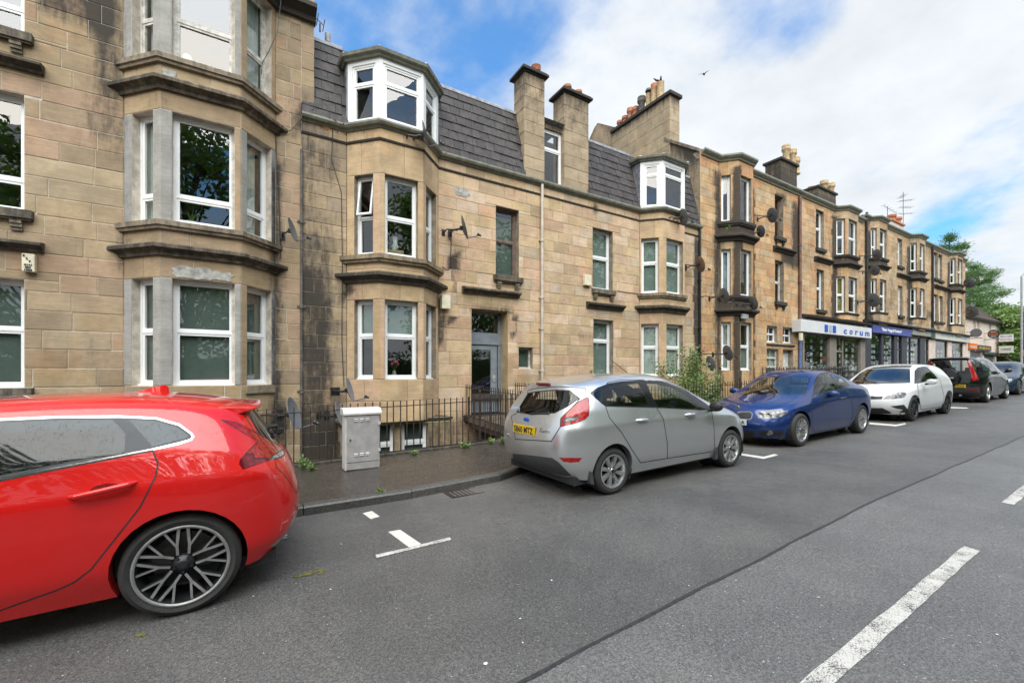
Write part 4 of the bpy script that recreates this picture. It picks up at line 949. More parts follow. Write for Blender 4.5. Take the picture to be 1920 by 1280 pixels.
for i in range(3):
    for pl, h, sd in ((bc.L, cl[i], 0), (bc.F, cf[i], 1), (bc.Rr, cr[i], 2)):
        cu = {(1, 0): [('curtain_blue', 0, 1)], (0, 0): [('curtain', .1, .9)]}.get((i, sd), [])
        B3.window(pl, *h, rails=(.5,) if i == 0 else (), recess=.13, curtains=cu, cur=('blind', 0, .48) if (i == 0 and sd == 1) else None)
    if i:
        B3.band(bc.path(), sill_prof(b3.zs[i], .2, .11), 'bay_sill', (.22, .18, .13), .5); B3.band(bc.path(), cornice_prof(b3.zs[i]-.58, .28, .24), 'bay_cornice', (.19, .155, .115), .58)
B3.window(FRONT, *h3[0], rails=(.47,), recess=.2, mat='timber_brown', fw=.05); B3.window(FRONT, *h3[1], rails=(.5,), recess=.2, mat='timber_white', fw=.04)
for q in h3[2:4]: B3.window(FRONT, *q, rails=(.5,), recess=.15, mat='upvc', fw=.045, sash=.02, bars=1)
B3.window(FRONT, *h3[4], rails=(.35, .68), recess=.12, mat='timber_white', fw=.05, sash=.02, bars=1, cur=('curtain', 0, 1))
mb = MB(); mb.box(h3[5][0], h3[5][1], D+.25, D+.3, h3[5][2], h3[5][3]); 
for k in range(1, 4): mb.box(h3[5][0]+k*(h3[5][1]-h3[5][0])/4-.012, h3[5][0]+k*(h3[5][1]-h3[5][0])/4+.012, D+.235, D+.25, h3[5][2]+.1, h3[5][3]-.1)
mb.build('close_door', M['white_lead'], B3.root)
for q in h3[:2]: B3.sill(FRONT, q[0], q[1], q[2], .16, .13, .08, so=.75)
B3.hood(FRONT, X_(1449, D), X_(1487, D), Z_(1452, 462, D), .22, .22, so=.9)
B3.hood(FRONT, X_(1437, D), X_(1489, D), Z_(1440, 644, D), .1, .06, so=.35)
pth = [(B2X1+.05, D), (bc.X0, D), (bc.X0+bc.p, bc.Yf), (bc.X1-bc.p, bc.Yf), (bc.X1, D), (B4X0, D)]
def gutter(B, path, z, name='gutter', m='gutter'):
    mb = MB(); sweep(mb, path, [(-.1, z-.22), (.05, z-.22), (.08, z-.14), (.13, z-.12), (.19, z-.05), (.19, z+.02), (.165, z+.02), (.15, z-.03), (-.1, z)]); return mb.build(name, M[m], B.root)
gutter(B3, pth, ZE3+.05); B3.interior(B2X1+.05, B4X0-.02, [-1.4, b3.zs[0]-.5, b3.zs[1]-.5, b3.zs[2]-.5, ZE3]); bc.floor([q-.5 for q in b3.zs])
mb = MB(); mb.prism([(D+.05, ZE3), (16.2, ZE3+3.3), (16.6, ZE3+3.3), (16.6, ZE3)], B2X1+.5, B4X0, 'x'); mb.build('roof', M['slate'], B3.root)
# gable with its long chimney, seen over the mansard
GX = B2X1
gy = lambda u: GX/(ray(u, HZN)[0]/ray(u, HZN)[1])
gz = lambda u, v: CAMH+(HZN-v)/FPX*(gy(u)/ray(u, HZN)[1])
prof = [(D+.03, 5.5), (D+.03, gz(1310, 283)), (gy(1262), gz(1262, 267)), (gy(1247), gz(1247, 262)), (gy(1150), gz(1150, 238)), (gy(1119), gz(1119, 230)), (gy(1100), gz(1100, 272)), (gy(1095)+3, 5.5)]
mb = MB()
gpl = Plane((GX, gy(1095)), (0, -1))
ny, nz = 26, 22; ylo, yhi = D+.03, gy(1097); vs = []; 
def top_at(y):
    P_ = sorted([(a, b) for a, b in prof[1:7]])
    for (a, b), (c, d) in zip(P_[:-1], P_[1:]):
        if a <= y <= c: return b+(d-b)*(y-a)/max(1e-6, c-a)
    return P_[-1][1] if y > P_[-1][0] else P_[0][1]
col = []
for i in range(ny+1):
    y = ylo+(yhi-ylo)*i/ny; zt_ = top_at(y)
    for j in range(nz+1):
        z = 5.5+(zt_-5.5)*j/nz; vs.append((GX+.012*noise.noise((y*2.5, z*2.5, 1)), y, z)); g_ = noise.noise((y*.7, z*.7, 4))
        col.append((.33+.05*g_, .255+.035*g_, .17+.02*g_, min(1, .20+.25*noise.noise((y*.9, 3, z*.5))+.25*max(0, 1-(zt_-z)/.6))))
f = [(i*(nz+1)+j, i*(nz+1)+j+1, (i+1)*(nz+1)+j+1, (i+1)*(nz+1)+j) for i in range(ny) for j in range(nz)]
mb.add(vs, f, 0, col)
mb.prism([(y, z-.02) for y, z in prof], GX+.03, GX+.55, 'x', 0, (.25, .19, .13, .5))
gab = mb.build('gable', M['rubble'], B3.root, fix=False)
mb = MB(); P_ = prof[1:4]
for a, b in zip(prof[1:3], prof[2:4]): mb.prism([(a[0], a[1]-.05), (b[0], b[1]-.05), (b[0], b[1]+.09), (a[0], a[1]+.09)], GX-.07, GX+.6, 'x', 0, (.28, .23, .17, .3))
mb.build('skew_cope', M['stone'], B3.root)
cy0, cy1 = gy(1257), gy(1149); cz1 = gz(1256, 178); cz0 = gz(1247, 262)-.5
mb = MB(); mb.box(GX-.02, GX+.62, cy0+.01, cy1-.01, cz0-1.2, cz1); chs = mb.build('chimney', M['mortar_dark'], B3.root)
sv_ = B3.soot; B3.soot = lambda x, z: min(1, .16+.7*streak(x, z, cy1-cy0-2.9, cy1-cy0-.6, (cz1-1.6-1.77)/1.12+1.55, 30, .5)+.3*max(0, 1-abs(z-cz1)/.5)+.2*noise.noise((x, z, 5)))
cpl = Plane((GX-.035, cy1), (0, -1)); nzr = 5
for i in range(nzr):
    za_, zb_ = cz0-.4+(cz1-cz0+.4)*i/nzr, cz0-.4+(cz1-cz0+.4)*(i+1)/nzr; a = 0; w_ = cy1-cy0
    while a < w_-.01:
        b = min(w_, a+B3.rng.uniform(.45, .95)); b = w_ if w_-b < .2 else b
        m_ = MB(); B3.stone_mesh(m_, (cpl, (a, b, za_, zb_), (lambda k_: (.38*k_, .30*k_, .20*k_))(B3.rng.uniform(.85, 1.1)), 0)); m_.build('stone', M['stone'], chs, fix=False); a = b
    m_ = MB(); B3.stone_mesh(m_, (Plane((GX-.035, cy0), (1, 0)), (0, .66, za_, zb_), (lambda k_: (.40*k_, .31*k_, .205*k_))(B3.rng.uniform(.85, 1.1)), 0)); m_.build('stone', M['stone'], chs, fix=False)
B3.soot = sv_
mb = MB(); mb.box(GX-.12, GX+.72, cy0-.09, cy1+.09, cz1, cz1+.16, col=(.2, .17, .13, .7)); mb.build('cap', M['stone'], chs, bevel=.02)
B3.flush(300)

# ---- terrace over the shops
def soot4(x, z):
    n = noise.noise((x*.9, 5.2, z*.6)); a = .18+.16*n
    for q in (b4, *b5s):
        if x < B4X1+.1 or q is not b4:
            a += .6*streak(x, z, q.X0-.35, q.X0+.12, 3.4, 9.4, .15)+.3*streak(x, z, q.X1-.1, q.X1+.35, 3.4, 9.4, .15)
            a += .45*streak(x, z, q.X0-.2, q.X1+.3, (q.zs[1]-.7-1.77)/1.12+1.55, (q.zs[1]-1.77)/1.12+1.55, .2)
    a += .45*streak(x, z, B4X0, B5X1, 3.2, 4.0, .3)
    if x > B4X1: a += .5*max(0, noise.noise((round(x*1.1)*3.3, 1, round(z*2.3)*2.1)))*(1 if z < 6.4 else .3)
    return a
b4 = NS(); b4.X0, b4.X1, b4.p = bayfit(1565, 1589.5, 1609.5)
f4 = D-b4.p; b4.zs = [Z_(1594, 586, f4), Z_(1594, 478, f4)]; b4.zt = [Z_(1594, 519, f4), Z_(1594, 411, f4)]
b5s = []
for (uL, uB, uR, va) in ((1630, 1648.5, 1664, (584.6, 523.5, 483.6, 429)), (1704.5, 1723.5, 1735.5, (595, 541, 509, 457)), (1779, 1795.5, 1806, (608, 560, 533, 486))):
    q = NS(); q.X0, q.X1, q.p = bayfit(uL, uB, uR); ff = D-q.p; q.zs = [Z_(uB+5, va[0], ff), Z_(uB+5, va[2], ff)]; q.zt = [Z_(uB+5, va[1], ff), Z_(uB+5, va[3], ff)]; b5s.append(q)
B4 = Building('tenement_over_shops', 'orange sandstone flats with one bay, above the shop with white fascia', (21.5, D, 0), 'mortar_dark', [((0.515, 0.331, 0.174), 4), ((0.538, 0.365, 0.203), 3), ((0.504, 0.285, 0.139), 1.5), ((0.470, 0.353, 0.215), 2)], soot4)
B5 = Building('tenement_over_shops', 'long sandstone terrace with three bays above the blue and pale shop signs', (35.0, D, 0), 'mortar_dark', [((0.482, 0.331, 0.180), 4), ((0.504, 0.365, 0.215), 3), ((0.459, 0.285, 0.151), 1.5), ((0.448, 0.353, 0.232), 2)], soot4)
SH = Z_(1560, 599, D-.42)+.12
def terrace(B, x0, x1, bays, wins, ze, cap):
    xs_ = [x0]; 
    for q in bays: xs_ += [q.X0, q.X1]
    xs_.append(x1)
    for a, b in zip(xs_[::2], xs_[1::2]): B.wall(FRONT, a, b, SH, ze, wins, .31, (.35, .9))
    for w_ in wins: B.window(FRONT, *w_, rails=(.55,), recess=.17, fw=.05); B.sill(FRONT, w_[0], w_[1], w_[2], .16, .12, .07, brackets=False, so=.7)
    path = [(x0, D)]
    for q in bays:
        by = Bay(B, q.X0, q.X1, q.p); path += [(by.X0, D), (by.X0+by.p, by.Yf), (by.X1-by.p, by.Yf), (by.X1, D)]
        hl = [(.09, by.wl-.13, a, b) for a, b in zip(q.zs, q.zt)]; hf = [(.13, by.wf-.13, a, b) for a, b in zip(q.zs, q.zt)]
        by.walls(SH, ze, hl, hf, hl, [SH, q.zs[0], q.zt[0], q.zs[1]-.4, q.zs[1], q.zt[1], ze], (.6, 1.2))
        for i in range(2):
            for pl, h in ((by.L, hl[i]), (by.F, hf[i]), (by.Rr, hl[i])): B.window(pl, *h, rails=(.5,) if B.rng.random() < .6 else (.36,), recess=.12, fw=.05, cur=('curtain_ochre', 0, 1) if (q is b4 and i == 0 and pl is by.L) else None)
        B.band(by.path(), sill_prof(q.zs[1], .17, .1), 'bay_sill', (.24, .19, .13), .42, sub=.5); B.band(by.path(), cornice_prof(q.zs[1]-.46, .24, .2), 'bay_cornice', (.17, .14, .10), .62, sub=.5)
        B.band(by.path(), sill_prof(q.zs[0], .12, .06), 'bay_sill', (.25, .2, .13), .5, sub=.5); by.floor([q.zs[0]-.3, q.zs[1]-.3])
    path.append((x1, D)); gutter(B, path, ze+.04)
    B.interior(x0+.03, x1-.03, [SH, bays[0].zs[1]-.45, ze])
    mb = MB(); mb.prism([(D+.05, ze), (D+5, ze+1.9), (D+9, ze+1.9), (D+9, SH), (D+3, SH)], x0+.02, x1-.02, 'x'); mb.build('roof', M['slate'], B.root)
    B.flush(cap)
k4 = lambda ua, ub, va, vb: (X_(ua, D), X_(ub, D), Z_(ua, vb, D), Z_(ua, va, D))
w4 = [k4(1530, 1545, 391.5, 464.5), k4(1531.5, 1545.5, 504, 580)]
terrace(B4, B4X0, B4X1, [b4], w4, ZE3, 260)
B4.hood(FRONT, X_(1526, D), X_(1558, D), Z_(1530, 482, D), .22, .22, so=.62)
w5 = [k4(1683, 1692, 446, 498), k4(1684, 1692.5, 535, 591), k4(1751, 1758, 472, 521), k4(1760, 1767, 476, 525), k4(1751.5, 1758.5, 551, 602), k4(1761, 1768, 554, 603)]
terrace(B5, B4X1, B5X1, b5s, w5, ZE5, 200)
B5.hood(FRONT, X_(1681, D), X_(1702, D), Z_(1684, 513, D), .22, .22, so=.62); B5.hood(FRONT, X_(1750, D), X_(1776, D), Z_(1752, 534, D), .22, .22, so=.62)

# ---- shopfronts
M['fascia_white'] = plain('white_fascia', (0.62, 0.63, 0.64), 0.4, 0.04, 3); M['fascia_blue'] = plain('blue_fascia', (0.055, 0.075, 0.30), 0.4, 0.08, 3); M['fascia_grey'] = plain('grey_fascia', (0.27, 0.285, 0.275), 0.5, 0.06, 3)
M['fascia_cream'] = plain('pale_fascia', (0.55, 0.56, 0.51), 0.45, 0.05, 3); M['fascia_green'] = plain('dark_green_fascia', (0.03, 0.055, 0.045), 0.4, 0.1, 3)
M['blue_ink'] = plain('blue_lettering', (0.012, 0.085, 0.44), 0.4, 0.05, 4); M['white_ink'] = plain('white_lettering', (0.75, 0.75, 0.72), 0.5, 0.05, 4); M['grey_ink'] = plain('grey_emblem', (0.38, 0.42, 0.46), 0.4, 0.05, 4); M['yellow_ink'] = plain('yellow_lettering', (0.6, 0.42, 0.05), 0.5, 0.05, 4)
M['shop_dark'] = plain('dark_shop_frame', (0.030, 0.032, 0.045), 0.4, 0.15, 6); M['shop_taupe'] = plain('taupe_pilaster', (0.22, 0.19, 0.165), 0.6, 0.15, 6); M['card'] = plain('white_card', (0.66, 0.68, 0.68), 0.7, 0.1, 9); M['card_blue'] = plain('pale_blue_card', (0.42, 0.55, 0.66), 0.7, 0.1, 9)
M['orange_sign'] = plain('orange_sign', (0.62, 0.16, 0.03), 0.5, 0.1, 6); M['shutter'] = plain('roller_shutter', (0.12, 0.12, 0.125), 0.5, 0.15, 8)
def text(parent, s, pl, u, z, n, size, m, name='lettering', spacing=1.0, width=None, depth=.008, bold=0.0):
    cu = bpy.data.curves.new('tmp', 'FONT'); cu.body = s; cu.size = size; cu.extrude = depth; cu.space_character = spacing; cu.offset = bold; cu.resolution_u = 3
    tmp = bpy.data.objects.new('tmp', cu); COL.objects.link(tmp); bpy.context.view_layer.update()
    me = bpy.data.meshes.new_from_object(tmp.evaluated_get(bpy.context.evaluated_depsgraph_get())); bpy.data.objects.remove(tmp)
    xs_ = [v.co.x for v in me.vertices]; k = 1.0
    if width and xs_: k = width/(max(xs_)-min(xs_))
    off = base_of(parent); x0_ = min(xs_)
    for v in me.vertices:
        p = pl.pt(u+(v.co.x-x0_)*k, z+v.co.y, n+v.co.z); v.co = Vector(p)-off
    me.materials.clear(); me.materials.append(m); me.name = name
    return newobj(name, me, parent)
sg = D-.42; SP = Plane((0, sg), (1, 0))
def fascia(name, label, ua, ub, vt, vb, m, deep=.42, Y=sg):
    x0, x1 = X_(ua, Y), X_(ub, Y); z1, z0 = Z_(ua, vt, Y), Z_(ua, vb, Y)
    o = thing(name, label, 'sign', (x0, Y, z0)); mb = MB(); mb.box(x0, x1, Y, Y+deep, z0, z1); mb.build('board', m, o, bevel=.01); return o, x0, x1, z0, z1
s1_, x0, x1, z0, z1 = fascia('shop_sign', 'white fascia sign with blue lettering and three small blocks', 1502, 1634.5, 597.7, 620.8, M['fascia_white'])
for (a, b, m_) in ((1546, 1551.8, 'blue_ink'), (1554.2, 1559.2, 'grey_ink'), (1561.2, 1567, 'blue_ink')):
    mb = MB(); mb.box(X_(a, sg), X_(b, sg), sg-.02, sg+.01, z0+.17*(z1-z0), z0+.78*(z1-z0)); mb.build('emblem_block', M[m_], s1_)
ua = [1582, 1592.6, 1603.5, 1612, 1621.8]; ub = [1587.5, 1598.4, 1608, 1617.5, 1630]
for ch, a, b in zip('corum', ua, ub): text(s1_, ch, SP, X_(a, sg), z0+.2*(z1-z0), .004, .62*(z1-z0)*1.25, M['blue_ink'], width=X_(b, sg)-X_(a, sg), bold=.012, name='letter')
s2_, x0, x1, z0, z1 = fascia('shop_sign', 'blue fascia sign with small white lettering', 1636.5, 1709.5, 607.3, 622.6, M['fascia_blue'], .3, D-.30)
text(s2_, '"Slater Hogg & Howison"', Plane((0, D-.30), (1, 0)), X_(1653, D-.3), z0+.34*(z1-z0), .004, .5*(z1-z0), M['white_ink'], width=X_(1691, D-.3)-X_(1653, D-.3), bold=.012)
s3_, x0, x1, z0, z1 = fascia('shop_sign', 'grey fascia sign with dark script lettering, next to the blue sign', 1711, 1746, 608, 627, M['fascia_grey'], .3, D-.30)
text(s3_, 'Treasury', Plane((0, D-.30), (1, 0)), X_(1722, D-.3), z0+.42*(z1-z0), .004, .4*(z1-z0), M['ink'], width=X_(1739, D-.3)-X_(1722, D-.3)); mb = MB(); mb.box(X_(1726, D-.3), X_(1734, D-.3), D-.315, D-.29, z0+.17*(z1-z0), z0+.25*(z1-z0)); mb.build('underline', M['yellow_ink'], s3_)
s4_, x0, x1, z0, z1 = fascia('shop_sign', 'pale cream fascia sign with a dark green end, last on the terrace', 1754, 1818.5, 617.5, 634.5, M['fascia_cream'], .3, D-.30)
mb = MB(); mb.box(X_(1746.5, D-.3), x0, D-.30, D, z0, z1+.1); mb.build('end_panel', M['fascia_green'], s4_)
text(s4_, 'HUTCHESON  sales & lettings', Plane((0, D-.30), (1, 0)), x0+1.2, z0+.35*(z1-z0), .004, .38*(z1-z0), M['grey_ink'], width=(x1-x0)*.75)
# stone cornice over the shops and the fronts themselves
def shopfront(B, x0, x1, ztop, bays_, frame, pil, cards, SH):
    zb_ = zg((x0+x1)/2)+.1
    mb = MB(); mb.box(x0, x1, D-.06, D+.1, ztop-.02, SH+.02); mb.build('shop_lintel', M['mortar_dark'], B.root)
    B.band([(x0, D-.35), (x1, D-.35)], [(-.35, SH-.10), (.10, SH-.12), (.13, SH-.02), (-.35, SH+.07)], 'shop_cornice', (.2, .17, .13), .7, sub=.6)
    mb = MB(); mb.add([(x0, D+1.9, zb_), (x1, D+1.9, zb_), (x1, D+1.9, SH), (x0, D+1.9, SH)], [(0, 1, 2, 3)]); mb.add([(x0, D+.1, zb_), (x1, D+.1, zb_), (x1, D+1.9, zb_), (x0, D+1.9, zb_)], [(0, 1, 2, 3)]); mb.build('shop_room', M['mortar_dark'], B.root)
    for (a, b, kind) in bays_:
        xa, xb = a, b
        if kind == 'pil': mb = MB(); mb.box(xa, xb, D-.12, D+.2, zb_, ztop); mb.box(xa-.03, xb+.03, D-.15, D+.2, zb_, zb_+.35); mb.build('pilaster', M[pil], B.root, bevel=.01); continue
        if kind == 'dark': mb = MB(); mb.box(xa, xb, D-.10, D+.2, zb_, ztop); mb.build('pilaster', M['shop_dark'], B.root); continue
        fr = MB(); st_ = zb_+(.42 if kind == 'win' else .06)
        for q in ((xa, xa+.06), (xb-.06, xb)): fr.box(q[0], q[1], D-.06, D+.04, zb_, ztop)
        fr.box(xa+.06, xb-.06, D-.05, D+.03, ztop-.08, ztop); fr.box(xa+.06, xb-.06, D-.05, D+.03, zb_, st_)
        if kind == 'door': fr.box(xa+.06, xb-.06, D-.05, D+.03, zb_+2.05, zb_+2.15)
        sf = fr.build('shop_door' if kind == 'door' else 'shop_window', M[frame], B.root)
        mb = MB(); mb.add([(xa+.06, D-.02, st_), (xb-.06, D-.02, st_), (xb-.06, D-.02, ztop-.08), (xa+.06, D-.02, ztop-.08)], [(0, 1, 2, 3)]); mb.build('pane', M['glass'], sf)
        if cards and kind == 'win':
            for r in range(cards[1]):
                for c_ in range(cards[0]):
                    cw = .24; xx = xa+.25+c_*(xb-xa-.5)/max(1, cards[0]-1)-cw/2 if cards[0] > 1 else (xa+xb)/2; z_ = zb_+.7+r*.36
                    if z_ > ztop-.4: continue
                    mb = MB(); mb.box(xx, xx+cw, D+.18, D+.19, z_, z_+.2); mb.build('window_card', M[B.rng.choice(('card', 'card', 'card_blue'))], sf)
xs4 = lambda u: X_(u, D)
SH5 = Z_(1640, 605, D-.3)+.12
zt4 = Z_(1502, 621, sg)-.0
shopfront(B4, B4X0+.12, B4X1, zt4, [(xs4(1500.5), xs4(1504), 'pil'), (xs4(1504), xs4(1551), 'win'), (xs4(1551), xs4(1564), 'pil'), (xs4(1564), xs4(1578), 'door'), (xs4(1578), xs4(1609), 'win'), (xs4(1609), xs4(1618), 'pil')], 'shop_taupe', 'shop_taupe', (3, 6), SH)
shopfront(B5, B4X1, B5X1, Z_(1640, 622, D-.3), [(xs4(1618), xs4(1630), 'dark'), (xs4(1630), xs4(1649), 'win'), (xs4(1649), xs4(1653), 'dark'), (xs4(1653), xs4(1673), 'win'), (xs4(1673), xs4(1679), 'dark'), (xs4(1679), xs4(1687), 'door'), (xs4(1687), xs4(1697), 'dark'), (xs4(1697), xs4(1705), 'door'), (xs4(1705), xs4(1722), 'win'), (xs4(1722), xs4(1731), 'dark'), (xs4(1731), xs4(1738), 'door'), (xs4(1738), xs4(1750), 'pil'), (xs4(1750), xs4(1773), 'win'), (xs4(1773), xs4(1781), 'pil'), (xs4(1781), xs4(1802), 'win'), (xs4(1802), xs4(1811), 'pil')], 'shop_dark', 'harl', (4, 5), SH5)
for B_, xx in ((B4, (B4X0+.02, B4X1)), (B5, (B4X1, B5X1))):
    pass
# ---- chimneys along the roofs
def far_stack(name, label, ua, ub, vb, vt, Y, depth, pots, m='stone', cap=True, tone=(.34, .25, .155)):
    x0, x1 = X_(ua, Y), X_(ub, Y); z0, z1 = Z_(ua, vb, Y), Z_(ua, vt, Y)
    o = thing(name, label, 'chimney', (x0, Y, z0)); mb = MB()
    rows_ = max(3, int((z1-z0)/.35))
    for i in range(rows_):
        a, b = z0+(z1-z0)*i/rows_, z0+(z1-z0)*(i+1)/rows_; kk_ = rnd.uniform(.95, 1.2); tn = tuple(q*kk_ for q in tone)
        s_ = rnd.uniform(.2, .6); j = rnd.uniform(0, .01)
        if m == 'stone':
            q = MB(); q.box(x0-j, x1+j, Y-j, Y+depth, a+.004, b-.004, col=(*tn, s_)); q.build('stone', M['stone'], o)
        else: mb.box(x0, x1, Y, Y+depth, a, b)
    if m != 'stone': mb.build('shaft', M[m], o)
    else: mb.box(x0+.02, x1-.02, Y+.02, Y+depth-.02, z0, z1, col=(.2, .16, .1, .4)); mb.build('shaft', M['mortar_dark'], o)
    mb = MB(); mb.box(x0-.1, x1+.1, Y-.1, Y+depth+.1, z1, z1+.12, col=(.2, .17, .12, .7)); mb.build('cap', M['stone'] if m == 'stone' else M['terracotta'], o, bevel=.012)
    return o, x0, x1, z1+.12
POTG = 'chimney pots on the roofs'
def pot(x, y, z, h, r, m, label, style=0, group=None):
    mb = MB()
    if style == 0: prof = [(r*1.15, 0), (r*1.2, .05), (r*.95, .1), (r*.88, h*.62), (r*1.1, h*.7), (r*1.22, h*.74), (r*1.22, h*.84), (r*1.12, h*.87), (r*1.18, h*.93), (r*1.12, h), (r*.8, h), (r*.75, h*.5)]
    elif style == 1: prof = [(r*1.05, 0), (r, .04), (r*.96, h*.97), (r*1.02, h), (r*.8, h), (r*.78, h*.4)]
    else: prof = [(r*1.1, 0), (r*.9, .1), (r*.85, h*.5), (r*1.3, h*.52)]+sum([[(r*1.3, h*(.52+.12*k)), (r*1.3, h*(.58+.12*k)), (r*1.05, h*(.59+.12*k)), (r*1.05, h*(.63+.12*k))] for k in range(4)], [])+[(r*.7, h)]
    mb.lathe(prof, (x, y, z), 14); return mb.build('chimney_pot', M[m], None, True, label, 'chimney pot', group or POTG, origin=(x, y, z))
zc1, zc2 = z_s1+.05, z_s2+.05
pot(X_(1005, D+.3), D+.3, zc1, .42, .12, 'terracotta', 'ribbed terracotta pot on the taller stack left of the wall-head window', 2)
pot(X_(1064, D+.3), D+.3, zc2, .34, .12, 'terracotta', 'terracotta pot nearer the left edge of the stack right of the wall-head window')
pot(X_(1084.5, D+.3), D+.3, zc2, .32, .11, 'terracotta', 'terracotta pot nearer the right edge of the stack right of the wall-head window')
px = GX+.32; pz = cz1+.16
for u, h, r, m_, st_, lb in ((1162, .48, .13, 'terracotta', 0, 'small terracotta pot at the back end of the long gable chimney'), (1172, .52, .14, 'terracotta', 0, 'second terracotta pot from the back of the long gable chimney'), (1181.5, .75, .14, 'terracotta', 0, 'tall terracotta pot on the long gable chimney, third from the back'),
                          (1191.5, .62, .14, 'terracotta', 0, 'terracotta pot just behind the sooty pot on the gable chimney'), (1203, .9, .17, 'sooty_clay', 0, 'wide sooty dark pot in the middle of the gable chimney'), (1216, .82, .13, 'buff_clay', 1, 'thin buff pot with a dark cowl on the gable chimney'), (1227, 1.05, .16, 'buff_clay', 1, 'buff pot with rusty rim on the gable chimney'), (1238.5, .95, .17, 'buff_clay', 1, 'plain buff pot at the street end of the gable chimney')):
    y = (px)/(ray(u, HZN)[0]/ray(u, HZN)[1])
    if not cy0+.12 < y < cy1-.1: y = max(cy0+.15, min(cy1-.15, y))
    o = pot(px, y, pz, h, r, m_, lb, st_)
    if 'cowl' in lb: mb = MB(); mb.lathe([(.03, h), (.03, h+.12), (.16, h+.12), (.12, h+.24), (0, h+.26)], (px, y, pz), 10); mb.build('cowl', M['sooty_clay'], o)
    if 'rusty' in lb: mb = MB(); mb.lathe([(r*1.05, h-.25), (r*1.08, h+.02), (r*.8, h+.02), (r*.8, h-.05)], (px, y, pz), 12); mb.build('rim', M['terracotta'], o)
o, x0, x1, zt_ = far_stack('chimney', 'square sandstone chimney with three buff pots above the drainpipe', 1464, 1494, 350, 299, D+.8, .8, 3)
for u, yy, lb in ((1476, .2, 'front buff pot of three on the square chimney'), (1488, .25, 'middle buff pot of three on the square chimney'), (1494.5, .6, 'back buff pot of three on the square chimney')): pot(X_(u, D+.8+yy)-.12, D+.8+yy, zt_, .95, .18, 'buff_clay', lb)
o, x0, x1, zt_ = far_stack('chimney', 'low sooty chimney with four pots behind the shop roof', 1533, 1567, 380, 351, D+1.6, 1.4, 4, tone=(.26, .20, .13))
for u, yy, h, m_, lb in ((1521.5, 1.0, .62, 'terracotta', 'dark red pot at the left of the low sooty chimney'), (1533, .8, .4, 'terracotta', 'short red pot on the low sooty chimney'), (1545, .4, .85, 'buff_clay', 'left buff pot on the low sooty chimney'), (1558, .4, .9, 'buff_clay', 'right buff pot on the low sooty chimney')): pot(X_(u, D+1.6+yy), D+1.6+yy, zt_-.02, h, .2, m_, lb)
o, x0, x1, zt_ = far_stack('chimney', 'pale rendered chimney with two terracotta pots and aerials', 1668, 1694, 436, 412, D+1.2, 1.2, 2, m='harl')
for u, yy, lb in ((1672, .35, 'left terracotta pot on the pale chimney'), (1682.5, .35, 'right terracotta pot on the pale chimney')): pot(X_(u, D+1.2+yy), D+1.2+yy, zt_, .62, .24, 'terracotta', lb)
# aerials
def aerial(label, x, y, z0, h, arms):
    o = thing('tv_aerial', label, 'aerial', (x, y, z0)); mb = MB(); mb.tube([(x, y, z0), (x, y, z0+h)], .022, 6); mb.build('mast', M['dish'], o)
    for (dz, L, ax, k) in arms:
        mb = MB(); c = Vector((x, y, z0+dz)); d = Vector(ax).normalized(); mb.tube([c-d*L*.3, c+d*L*.7], .014, 5); e = d.cross(Vector((0, 0, 1)))
        if e.length < .1: e = Vector((1, 0, 0))
        e.normalize()
        for i in range(k): q = c-d*L*.3+d*L*i/(k-1); mb.tube([q-e*.22, q+e*.22], .009, 4)
        mb.build('antenna', M['dish'], o)
xa_ = X_(1693.5, D+1.5); aerial('tall mast with several aerials beside the pale chimney', xa_, D+1.5, Z_(1693.5, 430, D+1.5), Z_(1693.5, 360, D+1.5)-Z_(1693.5, 430, D+1.5), [(2.2, 1.0, (.8, -.5, .1), 6), (1.7, .9, (.8, -.5, 0), 6), (1.2, .9, (.7, -.6, 0), 5), (2.6, .7, (.6, .5, 0), 5)])
xa_ = X_(1664, D+1.5); aerial('leaning rooftop aerial left of the pale chimney', xa_, D+1.5, Z_(1664, 410, D+1.5), .9, [(.8, 1.3, (.7, -.3, -.35), 6)])
xa_ = X_(589, D+.6); aerial('thin aerial rod at the top corner of the left tenement', X_(600, D+.6), D+.6, Z_(600, 60, D+.6), .2, [(.25, .35, (-.8, 0, .5), 3)])

# ---- pale two-storey house at the end
Y6 = D+.4; x60, x61 = B5X1+.05, X_(1894, Y6); ze6 = Z_(1814, 591, Y6)
H6 = thing('house', 'pale harled two-storey house with brown tiled roof and takeaway shops, beyond the terrace', 'building', (x60, Y6, 1.2))
wins6 = [(X_(a, Y6), X_(b, Y6), Z_(a, vb, Y6), Z_(a, vt, Y6)) for a, b, vt, vb in ((1824.5, 1829.5, 601, 621), (1832, 1836.5, 602, 622), (1853.5, 1858.5, 606, 623), (1879, 1883, 611, 624), (1885, 1889, 611.5, 624))]
rects = [(x60, x61, 1.0, ze6)]
zs6 = 3.75
for h in wins6+[(X_(1819, Y6), X_(1842, Y6), 1.0, zs6), (X_(1845, Y6), X_(1866, Y6), 1.0, zs6), (X_(1868, Y6), X_(1893, Y6), 1.0, zs6)]: rects = subtract(rects, h)
mb = MB()
for a, b, c_, d in rects: mb.box(a, b, Y6, Y6+.3, c_, d)
mb.box(x60, x61, Y6+6.5, Y6+6.8, .7, ze6); mb.box(x61-.3, x61, Y6+.3, Y6+6.5, .7, ze6); mb.build('wall', M['harl'], H6)
